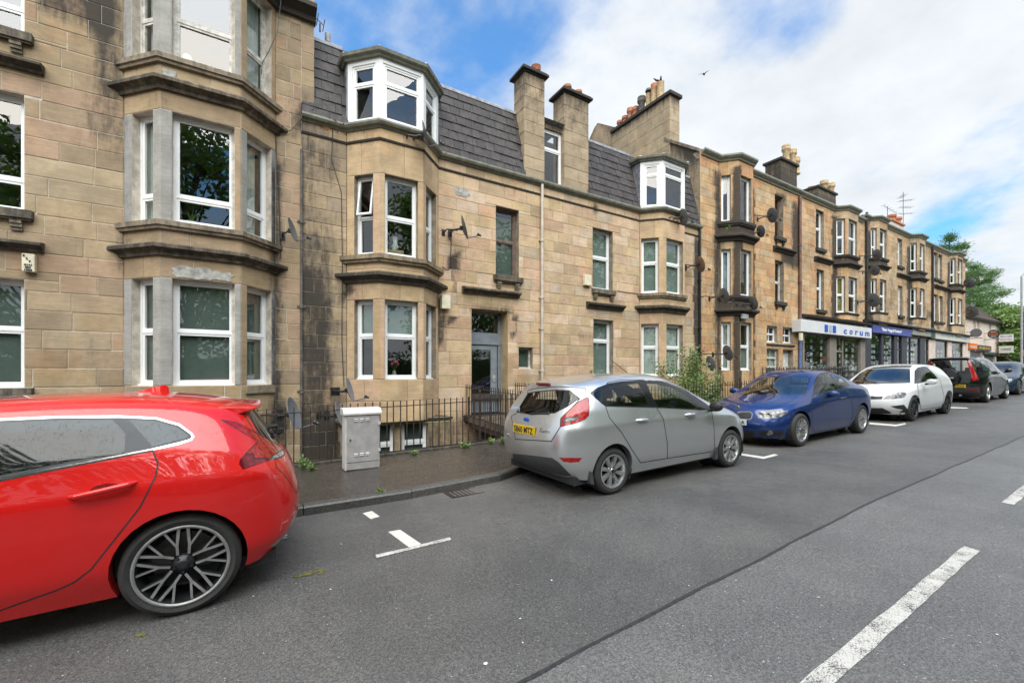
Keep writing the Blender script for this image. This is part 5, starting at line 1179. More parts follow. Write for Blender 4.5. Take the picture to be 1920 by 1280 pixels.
for (a, b, c_, d) in wins6:
    mb = MB(); mb.box(a, a+.08, Y6+.1, Y6+.16, c_, d); mb.box(b-.08, b, Y6+.1, Y6+.16, c_, d); mb.box(a+.08, b-.08, Y6+.1, Y6+.16, d-.08, d); mb.box(a+.08, b-.08, Y6+.1, Y6+.16, c_, c_+.08); mb.box(a+.08, b-.08, Y6+.1, Y6+.15, (c_+d)/2-.03, (c_+d)/2+.03); w_ = mb.build('window', M['white_lead'], H6)
    mb = MB(); mb.box(a+.08, b-.08, Y6+.13, Y6+.14, c_+.08, d-.08); mb.build('pane', M['curtain'], w_)
for (a, b) in ((1819, 1842), (1845, 1866), (1868, 1893)):
    mb = MB(); xx0, xx1 = X_(a, Y6), X_(b, Y6)
    for k in range(24): z = 1.3+k*.1; mb.box(xx0, xx1, Y6+.14, Y6+.19+.02*(k % 2), z, z+.093)
    mb.build('shutter', M['shutter'], H6)
zr6 = ze6+3.0
mb = MB(); ov = .3
v = [(x60, Y6-ov, ze6-.05), (x61+ov, Y6-ov, ze6-.05), (x61+ov, Y6+7, ze6-.05), (x60, Y6+7, ze6-.05), (x60, Y6+3.4, zr6), (x61-2.6, Y6+3.4, zr6)]
mb.add(v, [(0, 1, 5, 4), (1, 2, 5), (2, 3, 4, 5), (0, 4, 3), (0, 3, 2, 1)]); rf = mb.build('roof', M['roof_brown'], H6)
mb = MB()
for k in range(1, 14):
    f = k/14; y = Y6-ov+(3.4+ov)*f; z = ze6-.05+(zr6-ze6+.05)*f; mb.box(x60, x61+ov-(2.6+ov)*f, y-.02, y+.05, z-.0, z+.05)
mb.build('tile_courses', M['roof_brown'], rf, kind='stuff')
mb = MB(); sweep(mb, [(x60, Y6), (x61+.1, Y6)], [(.2, ze6-.2), (.34, ze6-.2), (.36, ze6-.05), (.2, ze6-.05)]); mb.build('gutter', M['black_plastic'], H6)
def board(name, label, ua, ub, vt, vb, m, Y, txt=None, tm='white_ink'):
    x0, x1 = X_(ua, Y), X_(ub, Y); z1, z0 = Z_(ua, vt, Y), Z_(ua, vb, Y); o = thing(name, label, 'sign', (x0, Y, z0)); mb = MB(); mb.box(x0, x1, Y, Y+.12, z0, z1); mb.build('board', m, o, bevel=.01)
    if txt: text(o, txt, Plane((0, Y), (1, 0)), x0+.1*(x1-x0), z0+.3*(z1-z0), .004, .5*(z1-z0), M[tm], width=.8*(x1-x0))
    return o
board('shop_sign', 'square orange takeaway sign on the pale house', 1818, 1833, 642.5, 654, M['orange_sign'], Y6-.14, 'eat', 'white_ink')
board('shop_sign', 'brown fascia with orange lettering on the pale house', 1834, 1859, 646, 656, M['roof_brown'], Y6-.14, 'INDO', 'yellow_ink')
board('shop_sign', 'dark green fascia over the shutters of the pale house', 1846, 1872, 658.5, 664, M['fascia_green'], Y6-.14)
board('shop_sign', 'yellow fascia board at the right of the pale house', 1873, 1890, 661, 667, M['cream_paint'], Y6-.14)
def blade(label, uc, vc, w, h, oval, m, txt=None, Yc=None, tm='orange_sign'):
    """a hanging sign standing square to the wall, facing down the street"""
    Yc = Yc or Y6-1.0; x = X_(uc, Yc); z = Z_(uc, vc, Yc); o = thing('hanging_sign', label, 'sign', (x, Yc, z)); mb = MB()
    if oval: mb.prism([(Yc+w/2*math.cos(2*math.pi*k/28), z+h/2*math.sin(2*math.pi*k/28)) for k in range(28)], x-.05, x+.05, 'x')
    else: mb.box(x-.05, x+.05, Yc-w/2, Yc+w/2, z-h/2, z+h/2)
    mb.build('panel', M[m], o); mb = MB(); mb.tube([(x, Y6+.05, z-h/2-.08), (x, Yc-w/2, z-h/2-.08)], .03, 6); mb.tube([(x, Y6+.05, z+.1), (x, Yc+w/2, z+.1)], .025, 6); mb.build('bracket', M['black_iron'], o)
    if txt:
        pl = Plane((x, Yc+w/2), (0, -1))
        for (s_, uu, zz_, sz, wd, mm) in txt: text(o, s_, pl, uu*w, z+zz_*h, .055, sz*h, M[mm], width=wd*w)
blade('blank grey oval hanging sign, first along the pale house', 1830, 624, .72, .75, True, 'dish', Yc=Y6-.6)
blade('black oval hanging sign with orange lettering', 1863, 626, .78, .82, True, 'ink', [('ESSENCE OF', .25, .2, .16, .5, 'white_ink'), ('INDIA', .12, -.16, .42, .76, 'orange_sign'), ('TAKEAWAY', .25, -.34, .16, .5, 'white_ink')], Yc=Y6-.6)
blade('white rectangular hanging sign, upper one at the corner of the pale house', 1886.5, 633.5, .95, .7, False, 'fascia_white', [('FISH & CHIPS', .1, .12, .3, .8, 'blue_ink'), ('KEBABS PIZZA', .1, -.3, .3, .8, 'orange_sign')], Yc=Y6-.7)
blade('pale green rectangular hanging sign, lower one at the corner of the pale house', 1886.5, 655, .95, .7, False, 'fascia_cream', [('CHINESE', .15, -.1, .4, .7, 'fascia_green')], Yc=Y6-.7)
# ------------------------------------------------------------------ railings, boxes, dishes, pipes, plants
def railing(label, x0, y0, x1, y1, zt0, zt1, zb0, zb1, step=.125, m='iron', spear=False, posts=()):
    o = thing('railing', label, 'railing', (x0, y0, zb0)); L = math.hypot(x1-x0, y1-y0); k = max(2, round(L/step)); ux, uy = (x1-x0)/L, (y1-y0)/L
    off = base_of(o)
    for nm, za, zb_, hh in (('top_rail', zt0, zt1, .012), ('bottom_rail', zb0, zb1, .012)):
        mb = MB(); v = []
        for (x, y, z) in ((x0, y0, za), (x1, y1, zb_)):
            for (s, t_) in ((-1, -1), (1, -1), (1, 1), (-1, 1)): v.append((x-uy*s*.018, y+ux*s*.018, z+t_*hh*.6))
        mb.add(v, [(0, 1, 5, 4), (1, 2, 6, 5), (2, 3, 7, 6), (3, 0, 4, 7), (0, 3, 2, 1), (4, 5, 6, 7)]); mb.build(nm, M[m], o)
    H = max(zt0-zb0, zt1-zb1); up = .10 if not spear else .16
    mb = MB(); r = .011 if not spear else .012
    mb.tube([(0, 0, -.06), (0, 0, H+up-.01), (0, 0, H+up)], [r, r, r*.55], 6)
    if spear:
        mb.lathe([(.012, H+.03), (.03, H+.04), (.03, H+.055), (.012, H+.065)], (0, 0, 0), 6); mb.lathe([(.010, H+up), (.034, H+up+.05), (.012, H+up+.13), (.001, H+up+.17)], (0, 0, 0), 6)
        mb.tube([(-.05, 0, H+up+.07), (-.035, 0, H+up+.03), (0, 0, H+up+.015), (.035, 0, H+up+.03), (.05, 0, H+up+.07)], .009, 5)
    bar = mb.mesh('bar', M[m], attr=False, smooth=False)
    for i in range(k+1):
        f = i/k; b = newobj('bar', bar, o); z0 = zb0+(zb1-zb0)*f; h = (zt0+(zt1-zt0)*f)-z0
        b.location = Vector((x0+(x1-x0)*f+rnd.uniform(-.004, .004), y0+(y1-y0)*f, z0))-off; b.scale = (1, 1, h/H); b.rotation_euler = (rnd.uniform(-.006, .006), rnd.uniform(-.008, .008), 0)
    for f in posts:
        x, y = x0+(x1-x0)*f, y0+(y1-y0)*f; z0, z1 = zb0+(zb1-zb0)*f, zt0+(zt1-zt0)*f; mb = MB(); mb.box(x-.018, x+.018, y-.018, y+.018, z0-.1, z1+.17); mb.lathe([(.02, z1+.17), (.028, z1+.19), (.02, z1+.215), (.002, z1+.225)], (x, y, 0), 8); mb.build('post', M[m], o)
    return o
FY = FENCE_Y; DK0 = X_(872, D); DK1 = X_(967, D); T = lambda x: .965+GRADE*x; Bz = lambda x: .15+GRADE*x
railing('rusty iron railing between the red car and the silver car, along the footway', -5.2, FY, DK0-.02, FY, T(-5.2), T(DK0), Bz(-5.2), Bz(DK0), posts=(.35, .88))
railing('rusty iron railing behind the silver car and the bush', DK1-.01, FY, 14.3, FY, T(DK1), T(14.3), Bz(DK1), Bz(14.3), posts=(.0, .82))
dk = (DK0, DK1)
railing('iron railing on the left side of the bridge to the grey front door', dk[0]+.02, D-.03, dk[0]+.02, FY, Z_(876, 726, D), T(DK0)+.02, .44, .29, step=.118)
railing('iron railing on the right side of the bridge to the grey front door', dk[1]-.02, D-.03, dk[1]-.02, FY, Z_(967, 722, D), T(DK1)+.02, .46, .33, step=.118)
o = thing('entrance_bridge', 'stone bridge slab leading over the sunk area to the grey front door', 'bridge', (dk[0], 9, 0)); mb = MB()
mb.prism([(FY-.02, .10), (D-.26, .26), (D-.26, .41), (FY-.02, .255)], dk[0], dk[1], 'x', 0, (.27, .22, .15, .4)); mb.build('slab', M['cope'], o)
for xx in (dk[0]+.05, dk[1]-.05): mb = MB(); mb.prism([(FY, -.04), (D-.3, .12), (D-.3, .25), (FY, .09)], xx-.03, xx+.03, 'x'); mb.build('beam', M['iron'], o)
railing('black spear-topped railing in front of the orange tenement and first shop', 14.5, FY, 20.4, FY, T(14.5)+.17, T(20.4)+.15, Bz(14.5), Bz(20.4), step=.15, m='black_iron', spear=True)
railing('black spear-topped railing turning back to the shop wall', 20.4, FY, 20.4, D-.1, T(20.4)+.15, T(20.4)+.15, Bz(20.4), Bz(20.4), step=.15, m='black_iron', spear=True)

# street cabinet
cx0, cx1, cyf, cyb = 1.16, 1.68, 6.85, 7.10; cz = zg(1.4)+.10
o = thing('street_cabinet', 'light grey steel utility cabinet standing on the footway before the railing', 'cabinet', (cx0, cyf, cz))
M['cab'] = plain('cabinet_grey_paint', (0.34, 0.325, 0.315), 0.5, 0.12, 7); M['cab_lid'] = plain('cabinet_lid_paint', (0.50, 0.485, 0.465), 0.5, 0.1, 7)
mb = MB(); mb.box(cx0, cx1, cyf, cyb, cz, cz+.84); mb.build('body', M['cab_lid'], o, bevel=.008)
mb = MB(); mb.prism([(cyf-.03, cz+.84), (cyf-.03, cz+.875), (cyf+.06, cz+.945), (cyb+.02, cz+.945), (cyb+.02, cz+.84)], cx0-.025, cx1+.03, 'x'); mb.build('lid', M['cab_lid'], o, bevel=.008)
mb = MB(); mb.box(cx0+.025, cx1-.012, cyf-.014, cyf-.0005, cz+.12, cz+.832); dr = mb.build('door', M['cab'], o, bevel=.005)
mb = MB(); mb.box(cx0+.025, cx1-.012, cyf-.008, cyf-.0005, cz+.01, cz+.112); mb.build('plinth_panel', M['cab'], o, bevel=.004)
for zz_ in (.22, .75):
    for k in range(3):
        mb = MB(); xx = cx0+.13+k*.085
        for q in (0, .026): mb.prism([(cyf-.028, cz+zz_+q), (cyf-.013, cz+zz_+q-.004), (cyf-.013, cz+zz_+q+.012)], xx, xx+.055, 'x')
        mb.build('louvre', M['cab_lid'], dr)
for zz_ in (.26, .68): mb = MB(); mb.box(cx1-.03, cx1+.006, cyf-.028, cyf-.010, cz+zz_, cz+zz_+.045); mb.build('hinge', M['cab_lid'], o, bevel=.003)
mb = MB(); mb.lathe([(.012, 0), (.012, -.02), (0, -.02)], (cx0+.075, cyf-.014, cz+.47), 10, 'y'); mb.build('lock', M['black_plastic'], dr)

# satellite dishes: all look to the same point of the southern sky
AX = Vector((.90, -.36, .27)).normalized()
def dish_mesh():
    ex = Vector((0, 0, 1)).cross(AX).normalized(); ey = AX.cross(ex).normalized(); o = thing('satellite_dish', None, None)
    mb = MB(); rings = 7; n = 28; v = []
    for side in (0, -.006):
        for i in range(rings):
            r = .29*i/(rings-1)
            for k in range(n):
                a = 2*math.pi*k/n; v.append(ex*math.cos(a)*r+ey*math.sin(a)*r*1.1+AX*((r/.29)**2*.05+side))
    f = []
    for s in range(2):
        for i in range(rings-1):
            for k in range(n): f.append((s*rings*n+i*n+k, s*rings*n+i*n+(k+1) % n, s*rings*n+(i+1)*n+(k+1) % n, s*rings*n+(i+1)*n+k))
    e = (rings-1)*n; f += [(e+k, e+(k+1) % n, rings*n+e+(k+1) % n, rings*n+e+k) for k in range(n)]
    mb.add(v, f); mb.build('bowl', M['dish'], o, smooth=True)
    tip = AX*.40-ey*.30; foot = -ey*.30+AX*.04
    mb = MB(); mb.tube([-ey*.02-AX*.03, -ey*.16-AX*.01, foot, tip], .013, 6); mb.build('feed_arm', M['dish'], o)
    mb = MB(); d = (AX*.06+ey*.14-tip*.0)-Vector((0, 0, 0)); dd = (AX*.05-tip).normalized(); mb.tube([tip-dd*.03, tip+dd*.03, tip+dd*.05, tip+dd*.08], [.03, .03, .04, .04], 10); mb.build('receiver', M['black_plastic'], o)
    mb = MB(); b = -AX*.05; mb.box(b.x-.035, b.x+.035, b.y-.035, b.y+.035, b.z-.05, b.z+.05); mb.build('mount', M['black_plastic'], o)
    return o
proto = dish_mesh(); used = [False]
DG = 'satellite dishes on the tenements'
def dish(label, u, v, Yd, wall, side=-.35, scale=1.0, m='dish', wallx=None):
    """u, v: centre of the bowl in the photo; Yd its distance; wall = y of the wall it is bracketed to"""
    o = proto if not used[0] else copy_tree(proto); used[0] = True
    x, z = at_y(u, v, Yd); o.location = (x, Yd, z); o.scale = (scale,)*3; tag(o, label, 'satellite dish', DG)
    for ch in o.children:
        if ch.name.startswith('bowl') and m != 'dish': ch.data = ch.data.copy(); ch.data.materials[0] = M[m]
    mb = MB(); a = Vector((x, Yd, z))-AX*.07*scale; w = Vector((x+side, wall, z-.04)); c_ = Vector((x+side, (wall+Yd)/2, z-.02))
    mb.tube([a, (a+c_)/2+Vector((0, 0, -.02)), c_, w], .019, 7); mb.box(w.x-.05, w.x+.05, wall-.012, wall, w.z-.09, w.z+.09)
    q = mb.mesh('wall_arm', M['black_iron'], (x, Yd, z)); k = newobj('wall_arm', q, o)
    if scale != 1: k.scale = (1/scale,)*3
    return o
dish('grey dish seen edge-on at first-floor level on the left tenement', 546, 432, D-.42, D, -.15, .85)
dish('grey dish low on the wall behind the railing, nearest the red car', 547, 776, D-.75, D, -.55, 1.15, 'dish_pale')
dish('grey dish by the base of the wall above the utility cabinet', 653, 731, D-.62, D, -.25, .95, 'dish_pale')
dish('grey dish half hidden behind the utility cabinet', 634, 778, D-.9, D, -.3, 1.0, 'dish_pale')
dish('dark dish on the gutter of the first dormer', 795, 253, D-.95, D-.6, -.35, 1.0)
dish('dark dish with its arm on the wall left of the stair window', 868, 427, D-.55, D, -.35, 1.0)
dish('grey dish under the gutter of the right-hand dormer', 1279, 407, D-.85, D-.5, -.4, .95, 'dish')
dish('rust-stained dish beside the black soot streak', 1311, 496, D-.5, D, -.6, 1.0, 'dish_rust')
dish('dark dish on the bay of the orange tenement, under its middle left window', 1356, 555, D-.85, D-.2, -.7, 1.0)
dish('dark dish at the right corner of the bay, below the middle floor windows', 1411, 569, D-.9, D-.3, -.5, .9)
dish('large grey dish by the top stair window of the orange tenement', 1446, 404, D-.7, D, -.75, 1.05)
dish('smaller dark dish below and left of the top stair window', 1425, 434, D-.65, D, -.4, .85)
dish('dark dish in front of the ground-floor bay window of the orange tenement', 1362.5, 662, D-.95, D-.3, -.7, 1.0)
dish('grey dish partly hidden by the green bush', 1331, 682, D-.6, D, -.5, 1.0, 'dish_pale')
dish('dark dish below the top-floor bay window, first bay over the blue shop', 1643, 478, D-.9, D-.3, -.6, 1.0)
dish('dark dish between the floors of the first bay over the blue shop', 1639, 507, D-.8, D-.2, -.5, 1.0)
dish('large dark dish at the lower window of the first bay over the blue shop', 1636, 563, D-1.1, D-.3, -.9, 1.25)
dish('dark dish on the far end of the terrace at upper window height', 1816, 531, D-.5, D+.1, -.3, 1.3)
dish('large grey dish against the tiled roof of the pale house', 1821, 584, D-.6, D+.2, -.3, 1.5)

# boxes on the walls
def wallbox(label, ua, ub, vt, vb, Y, dpt, m, txt=()):
    x0, x1 = X_(ua, Y-dpt), X_(ub, Y-dpt); z1, z0 = Z_(ua, vt, Y-dpt), Z_(ua, vb, Y-dpt); o = thing('alarm_box', label, 'alarm box', (x0, Y, z0)); mb = MB(); mb.box(x0, x1, Y-dpt, Y-.0, z0, z1); mb.build('case', M[m], o, bevel=.012)
    for (s, uu, zz_, sz, wd) in txt: text(o, s, Plane((0, Y-dpt), (1, 0)), x0+uu*(x1-x0), z0+zz_*(z1-z0), .002, sz*(z1-z0), M['ink'], width=wd*(x1-x0), depth=.002, bold=.003)
    return o
wallbox('cream alarm box with black lettering above the ground-floor window', 40, 65, 474, 508, D, .12, 'meter_box', [('E.', .1, .82, .17, .2), ('S.', .33, .66, .17, .2), ('P.', .56, .51, .17, .2), ('0141', .2, .32, .15, .6), ('889', .27, .18, .15, .45), ('1885', .22, .04, .15, .6)])
wallbox('stained pale box at the right corner of the first bay cornice', 829, 845, 552, 578, D-.0, .16, 'meter_box')
wallbox('cream box with faded emblem beside the upper window over the silver car', 1097, 1109.5, 514, 534, D, .12, 'meter_box')
wallbox('small pale box hung under the white shop fascia', 1501.5, 1506, 624, 638, D-.35, .1, 'meter_box')
wallbox('small grey junction box below the cornice of the soot-streaked bay', 1393, 1404, 588, 597, D-.62, .1, 'galv')

# downpipes
zt_ = ZE2-.1
hopper_pipe('downpipe', 'cream downpipe running down the middle of the mansard tenement', X_(1016.5, D-.07), D-.075, -1.2, zt_, M['pipe_cream'], .05, collars=[Z_(1017, q, D) for q in (452, 558, 616, 694)])
hopper_pipe('downpipe', 'grey rusty pipe at the seam between the first two tenements', SEAM, D-.03, -1.3, 6.9, M['sooty_clay'], .028, collars=(1.2, 3.2, 5.2))
hopper_pipe('downpipe', 'brown downpipe at the right edge of the orange tenement, blue at its foot', B4X0-.05, D-.08, SH-.1, ZE3-.25, M['pipe_brown'], .07, collars=(4.5, 6.3, 8.2))
mb = MB(); mb.lathe([(.072, .3), (.072, SH-.1)], (B4X0-.05, D-.08, 0), 10); mb.build('pipe_foot', M['pipe_blue'], bpy.data.objects['downpipe.002'] if 'downpipe.002' in bpy.data.objects else None, smooth=True)
hopper_pipe('downpipe', 'black rainwater pipe on the soot streak between mansard and orange tenement', B2X1-.10, D-.06, -1.0, ZE2-.1, M['black_iron'], .05, collars=(1.5, 3.5, 5.5))
hopper_pipe('downpipe', 'black downpipe between the second and third bay of the far terrace', X_(1746, D), D-.09, SH, ZE5-.1, M['black_iron'], .07, collars=(5, 7))
hopper_pipe('downpipe', 'black downpipe left of the first bay of the far terrace', X_(1622, D), D-.09, SH, ZE5+.2, M['black_iron'], .07, collars=(5, 7))
# cables on the walls
def cable(label, pts, Y, r=.008):
    P3 = [(*((lambda q: (q[0], Y, q[1]))(at_y(u, v, Y))),) for u, v in pts]; mb = MB(); mb.tube(P3, r, 5); return mb.build('cable', M['black_plastic'], None, False, label, 'cable', 'cables on the walls', origin=P3[0])
cable('black cable hanging from the roof of the left tenement past its top bay window', [(527, 0), (520, 60), (505, 95), (492, 118), (490, 140)], D-.36)
cable('black cable drooping from the corner of the left tenement to the gutter', [(519, 252), (545, 245), (567, 222), (588, 205)], D-.05)
cable('black cable running down beside the right edge of the first bay', [(517, 255), (521, 330), (524, 400), (526, 480), (524, 486)], D-.02)
cable('black cable running down the sooty wall left of the mansard tenement bay', [(624, 235), (622, 300), (640, 360), (642, 480), (641, 640), (645, 725)], D-.02)
cable('black cable below the dish left of the stair window', [(846, 446), (845, 480), (845, 503), (836, 505), (829, 500)], D-.02, .011)
cable('thin cable over the tiles left of the first dormer', [(600, 100), (606, 160), (616, 220), (640, 244)], D-.12, .006)
cable('thin cable down the tiles right of the first dormer', [(882, 200), (886, 260), (891, 320)], D-.10, .005)
cable('black cable between the upper window and the right-hand bay', [(1158, 545), (1175, 548), (1186, 549), (1199, 551)], D-.02)
cable('handrail-like rod slanting down from the lower window', [(1147, 676), (1186, 706)], D-.1, .012)

# iron gully grate by the kerb
gp_ = [gnd(u, v) for u, v in ((835, 926), (900, 917), (912, 921), (846, 931))]
o = thing('gully_grate', 'rusty iron gully grate in the road by the kerb, behind the silver car', 'drain grate', (gp_[0][0], gp_[0][1], zg(gp_[0][0])))
gx0, gx1 = min(q[0] for q in gp_), max(q[0] for q in gp_); gy0, gy1 = 4.95, 5.27; gx1 = max(gx1, gx0+.45)
mb = MB(); zz_ = zg(gx0)+.004
for q in ((gx0, gx1, gy0, gy0+.03), (gx0, gx1, gy1-.03, gy1), (gx0, gx0+.03, gy0+.03, gy1-.03), (gx1-.03, gx1, gy0+.03, gy1-.03)): mb.box(*q, zz_-.02, zz_+.008)
mb.box(gx0+.03, gx1-.03, gy0+.03, gy1-.03, zz_-.03, zz_-.008, 1); mb.build('frame', [M['iron'], M['black_iron']], o)
for k in range(8): mb = MB(); x = gx0+.05+k*(gx1-gx0-.1)/7; mb.box(x-.012, x+.012, gy0+.03, gy1-.03, zz_-.015, zz_+.005); mb.build('bar', M['iron'], o)

# ------------------------------------------------------------------ plants
def leaf(mb, c, d, L, w, roll, mi=0):
    d = d.normalized(); s = d.cross(Vector((0, 0, 1)))
    if s.length < .05: s = Vector((1, 0, 0))
    s.normalize(); s = (Matrix.Rotation(roll, 3, d) @ s); n = d.cross(s); m_ = c+d*L*.5+n*L*.06
    mb.add([c, m_+s*w*.5, c+d*L-n*L*.04, m_-s*w*.5], [(0, 1, 2), (0, 2, 3)], mi)
def weed(label, x, y, z, h, n, spread, m='leaf_bright', L=.09):
    o = thing('weed', label, 'weed', (x, y, z)); r = random.Random(int(x*977+y*131)); mb = MB(); st = MB()
    for i in range(n):
        a = r.uniform(0, 6.28); t_ = Vector((math.cos(a)*spread*r.uniform(.2, 1), math.sin(a)*spread*r.uniform(.2, 1), h*r.uniform(.35, 1))); p0 = Vector((x, y, z)); p1 = p0+t_
        st.tube([p0, p0+t_*.5+Vector((0, 0, h*.08)), p1], .004, 4)
        for k in range(5): f = .35+.65*k/4; c = p0+t_*f; leaf(mb, c, Vector((r.uniform(-1, 1), r.uniform(-1, 1), r.uniform(-.1, .8))), L*r.uniform(.6, 1.2), L*.45, r.uniform(-1, 1))
    st.build('stem', M['leaf'], o); mb.build('leaves', M[m], o, fix=False, kind='stuff'); return o
for lb, u, v, h, n, s in (('tall bright green weed at the railing foot behind the red car', 567, 880, .22, 9, .12), ('small green weed beside the tall one behind the red car', 583, 882, .1, 5, .07), ('green weed growing at the kerb in the road gutter', 714, 938, .13, 6, .05),
                       ('low grass weed under the railing right of the cabinet', 775, 852, .07, 9, .13), ('green weed under the railing near the bridge', 872, 840, .1, 8, .13), ('weed at the footway edge beside the bridge railing', 920, 833, .13, 6, .08), ('green weed at the railing foot just left of the silver car', 945, 832, .13, 8, .13)):
    off = 0.1 if 'kerb' not in lb else 0.0; x, y = gnd(u, v, off); weed(lb, x, y, zg(x)+off, h, n, s, L=.085 if h > .09 else .06)
weed('small plant growing on the wall over the roof of the silver car', X_(1105, D), D-.05, Z_(1105, 706, D), .25, 6, .12)
weed('green tuft growing on the soot-black cornice of the orange tenement bay', X_(1364, D-.5), D-.5, Z_(1364, 432, D-.5), .2, 7, .15)
def bush(label, x, y, z, h, rx, n, m, seed=3):
    r = random.Random(seed); o = thing('bush', label, 'bush', (x, y, z)); st = MB(); mb = MB(); rd = MB(); tips = []
    for i in range(52):
        a = r.uniform(0, 6.28); rr = r.uniform(.15, 1)*rx; hh = h*r.uniform(.45, 1.0)*(1-.35*(rr/rx)**2); p0 = Vector((x+math.cos(a)*rr*.25, y+math.sin(a)*rr*.2, z)); p1 = Vector((x+math.cos(a)*rr, y+math.sin(a)*rr*.6, z+hh)); pm = (p0+p1)/2+Vector((r.uniform(-.1, .1), r.uniform(-.1, .1), h*.12))
        st.tube([p0, pm, p1], [.014, .009, .003], 5); tips.append((p0, pm, p1))
    for i in range(n):
        p0, pm, p1 = r.choice(tips); f = r.uniform(.25, 1.05); c = (pm+(p1-pm)*((f-.5)*2) if f > .5 else p0+(pm-p0)*f*2)+Vector((r.gauss(0, .11), r.gauss(0, .09), r.gauss(0, .10)))
        leaf(mb if r.random() > .04 else rd, c, Vector((r.uniform(-1, 1), r.uniform(-1, 1), r.uniform(-.5, .6))), r.uniform(.07, .13), r.uniform(.04, .065), r.uniform(-1.2, 1.2))
    st.build('stem', M['bark'], o); mb.build('leaves', M[m], o, fix=False, kind='stuff'); rd.build('red_leaves', M['leaf_red'], o, fix=False, kind='stuff'); return o
bx_, by_ = X_(1292, 8.7), 8.7
bush('leafy green bush with russet tips growing over the railing behind the silver car', bx_, by_, -1.3, 3.9, 1.75, 15000, 'leaf_bush', 5)
# loose leaves lying in the gutters
rl = MB(); r = random.Random(8)
for (u, v, n_) in ((612, 245, 30), (655, 240, 40), (826, 285, 25), (1198, 388, 8), (1293, 402, 8)):
    x, z = at_y(u, v, D-.12)
    for i in range(n_): leaf(rl, Vector((x+r.gauss(0, .18), D-.14+r.uniform(-.03, .05), z+r.uniform(.0, .06))), Vector((r.uniform(-1, 1), r.uniform(-1, 1), r.uniform(-.2, .9))), .06, .035, r.uniform(-1, 1))
tag(rl.build('gutter_leaves', M['leaf_red'], fix=False), 'dead russet leaves lying in the gutter of the mansard tenement', 'leaves', kind='stuff')
# specks of litter and moss on the road
mb = MB()
for (u, v, s) in ((970, 1010, .012), (1034, 1088, .02), (910, 1244, .03), (975, 1160, .018), (1292, 1098, .016), (1745, 940, .02), (620, 1105, .018), (1535, 1120, .02), (1870, 1190, .02), (980, 1205, .015), (640, 1020, .02), (475, 1118, .014)):
    x, y = gnd(u, v); k = 6; a0 = r.uniform(0, 3); s *= .55; mb.add([(x+math.cos(a0+6.28*i/k)*s*r.uniform(.5, 1), y+math.sin(a0+6.28*i/k)*s*r.uniform(.5, 1), zg(x)+.005) for i in range(k)], [tuple(range(k))])
tag(mb.build('litter_specks', M['card'], fix=False), 'tiny pale scraps scattered over the road', 'litter', kind='stuff')
mb = MB()
for (u, v, sx, sy) in ((575, 1075, .12, .05), (600, 1072, .06, .04), (259, 1191, .05, .04), (540, 1010, .04, .02)):
    x, y = gnd(u, v)
    for q in range(3):
        ax, ay = x+r.gauss(0, sx*.3), y+r.gauss(0, sy*.3); k = 11; mb.add([(ax+math.cos(6.28*i/k)*sx*r.uniform(.25, .6), ay+math.sin(6.28*i/k)*sy*r.uniform(.3, .7), zg(ax)+.003+.0005*q) for i in range(k)], [tuple(range(k))])
tag(mb.build('road_moss', M['moss'], fix=False), 'thin smears of yellow moss on the road beside the red car', 'moss', kind='stuff')
# ------------------------------------------------------------------ cars
from mathutils.kdtree import KDTree
def paint_mat(name, col, metal=0.0, rough=.28, drops=True, coat=1.0, flake=0.0):
    t = NT(name); p = t.obj()
    b = None
    if drops:
        v1 = t.n('ShaderNodeTexVoronoi', dict(feature='SMOOTH_F1'), Vector=p, Scale=95.0, Smoothness=.2).outputs[0]; k = t.ramp(v1, .12, .34, 1, 0); m_ = t.ramp(t.noise(13, 4, .6, p), .48, .62); b = t.math('MULTIPLY', k, m_)
    dn = t.noise(1.7, 5, .6, p); dirt = t.math('MULTIPLY', t.ramp(dn, .45, .75), .12)
    c = t.mix(dirt, col, tuple(q*.6+.03 for q in col))
    bs = t.bsdf(c, t.ramp(dn, .3, .8, rough, rough+.12), b, .3, .003, Metallic=metal, Coat_Weight=coat, Coat_Roughness=.02, Specular_IOR_Level=.2)
    if b is not None:
        nrm = bs.inputs['Normal'].links[0].from_socket; t.t.links.new(nrm, bs.inputs['Coat Normal'])
    return t.m
M['red_paint'] = paint_mat('red_car_paint', (.58, .008, .007), .0, .3)
M['silver_paint'] = paint_mat('silver_car_paint', (.60, .61, .615), .80, .27, False)
M['blue_paint'] = paint_mat('blue_car_paint', (.010, .034, .15), .45, .3, False)
M['white_paint_car'] = paint_mat('white_car_paint', (.66, .67, .68), .0, .3, False)
M['black_paint'] = paint_mat('black_car_paint', (.004, .006, .005), .0, .3, False)
M['petrol_paint'] = paint_mat('petrol_blue_car_paint', (.010, .030, .065), .3, .3, False)
M['car_glass'] = glass_mat('car_glass', (.82, .87, .85), 1.6, .004)
t = NT('privacy_glass'); p = t.obj(); v1 = t.n('ShaderNodeTexVoronoi', dict(feature='F1'), Vector=p, Scale=120.0).outputs[0]; k = t.math('MULTIPLY', t.ramp(v1, .10, .30, 1, 0), t.ramp(t.noise(24, 3, .6, p), .42, .6))
t.bsdf((.006, .007, .008), .03, k, .4, .003, Specular_IOR_Level=.55); M['privacy'] = t.m; M['screen_glass'] = glass_mat('windscreen_glass', (.80, .85, .84), 2.3, .004)
M['gloss_black'] = plain('gloss_black_trim', (.009, .009, .010), .14, .1, 9); M['matt_black'] = plain('matt_black_trim', (.022, .022, .024), .6, .2, 14); M['valance'] = plain('grey_plastic_valance', (.055, .057, .062), .55, .15, 12)
t = NT('tyre_rubber'); p = t.obj(); t.bsdf(t.mix(t.noise(14, 4, .6, p), (.016, .016, .017), (.045, .043, .040)), .78, t.n('ShaderNodeTexVoronoi', Vector=t.obj((40, 6, 40)), Scale=1.5).outputs[0], .25, .004); M['tyre'] = t.m
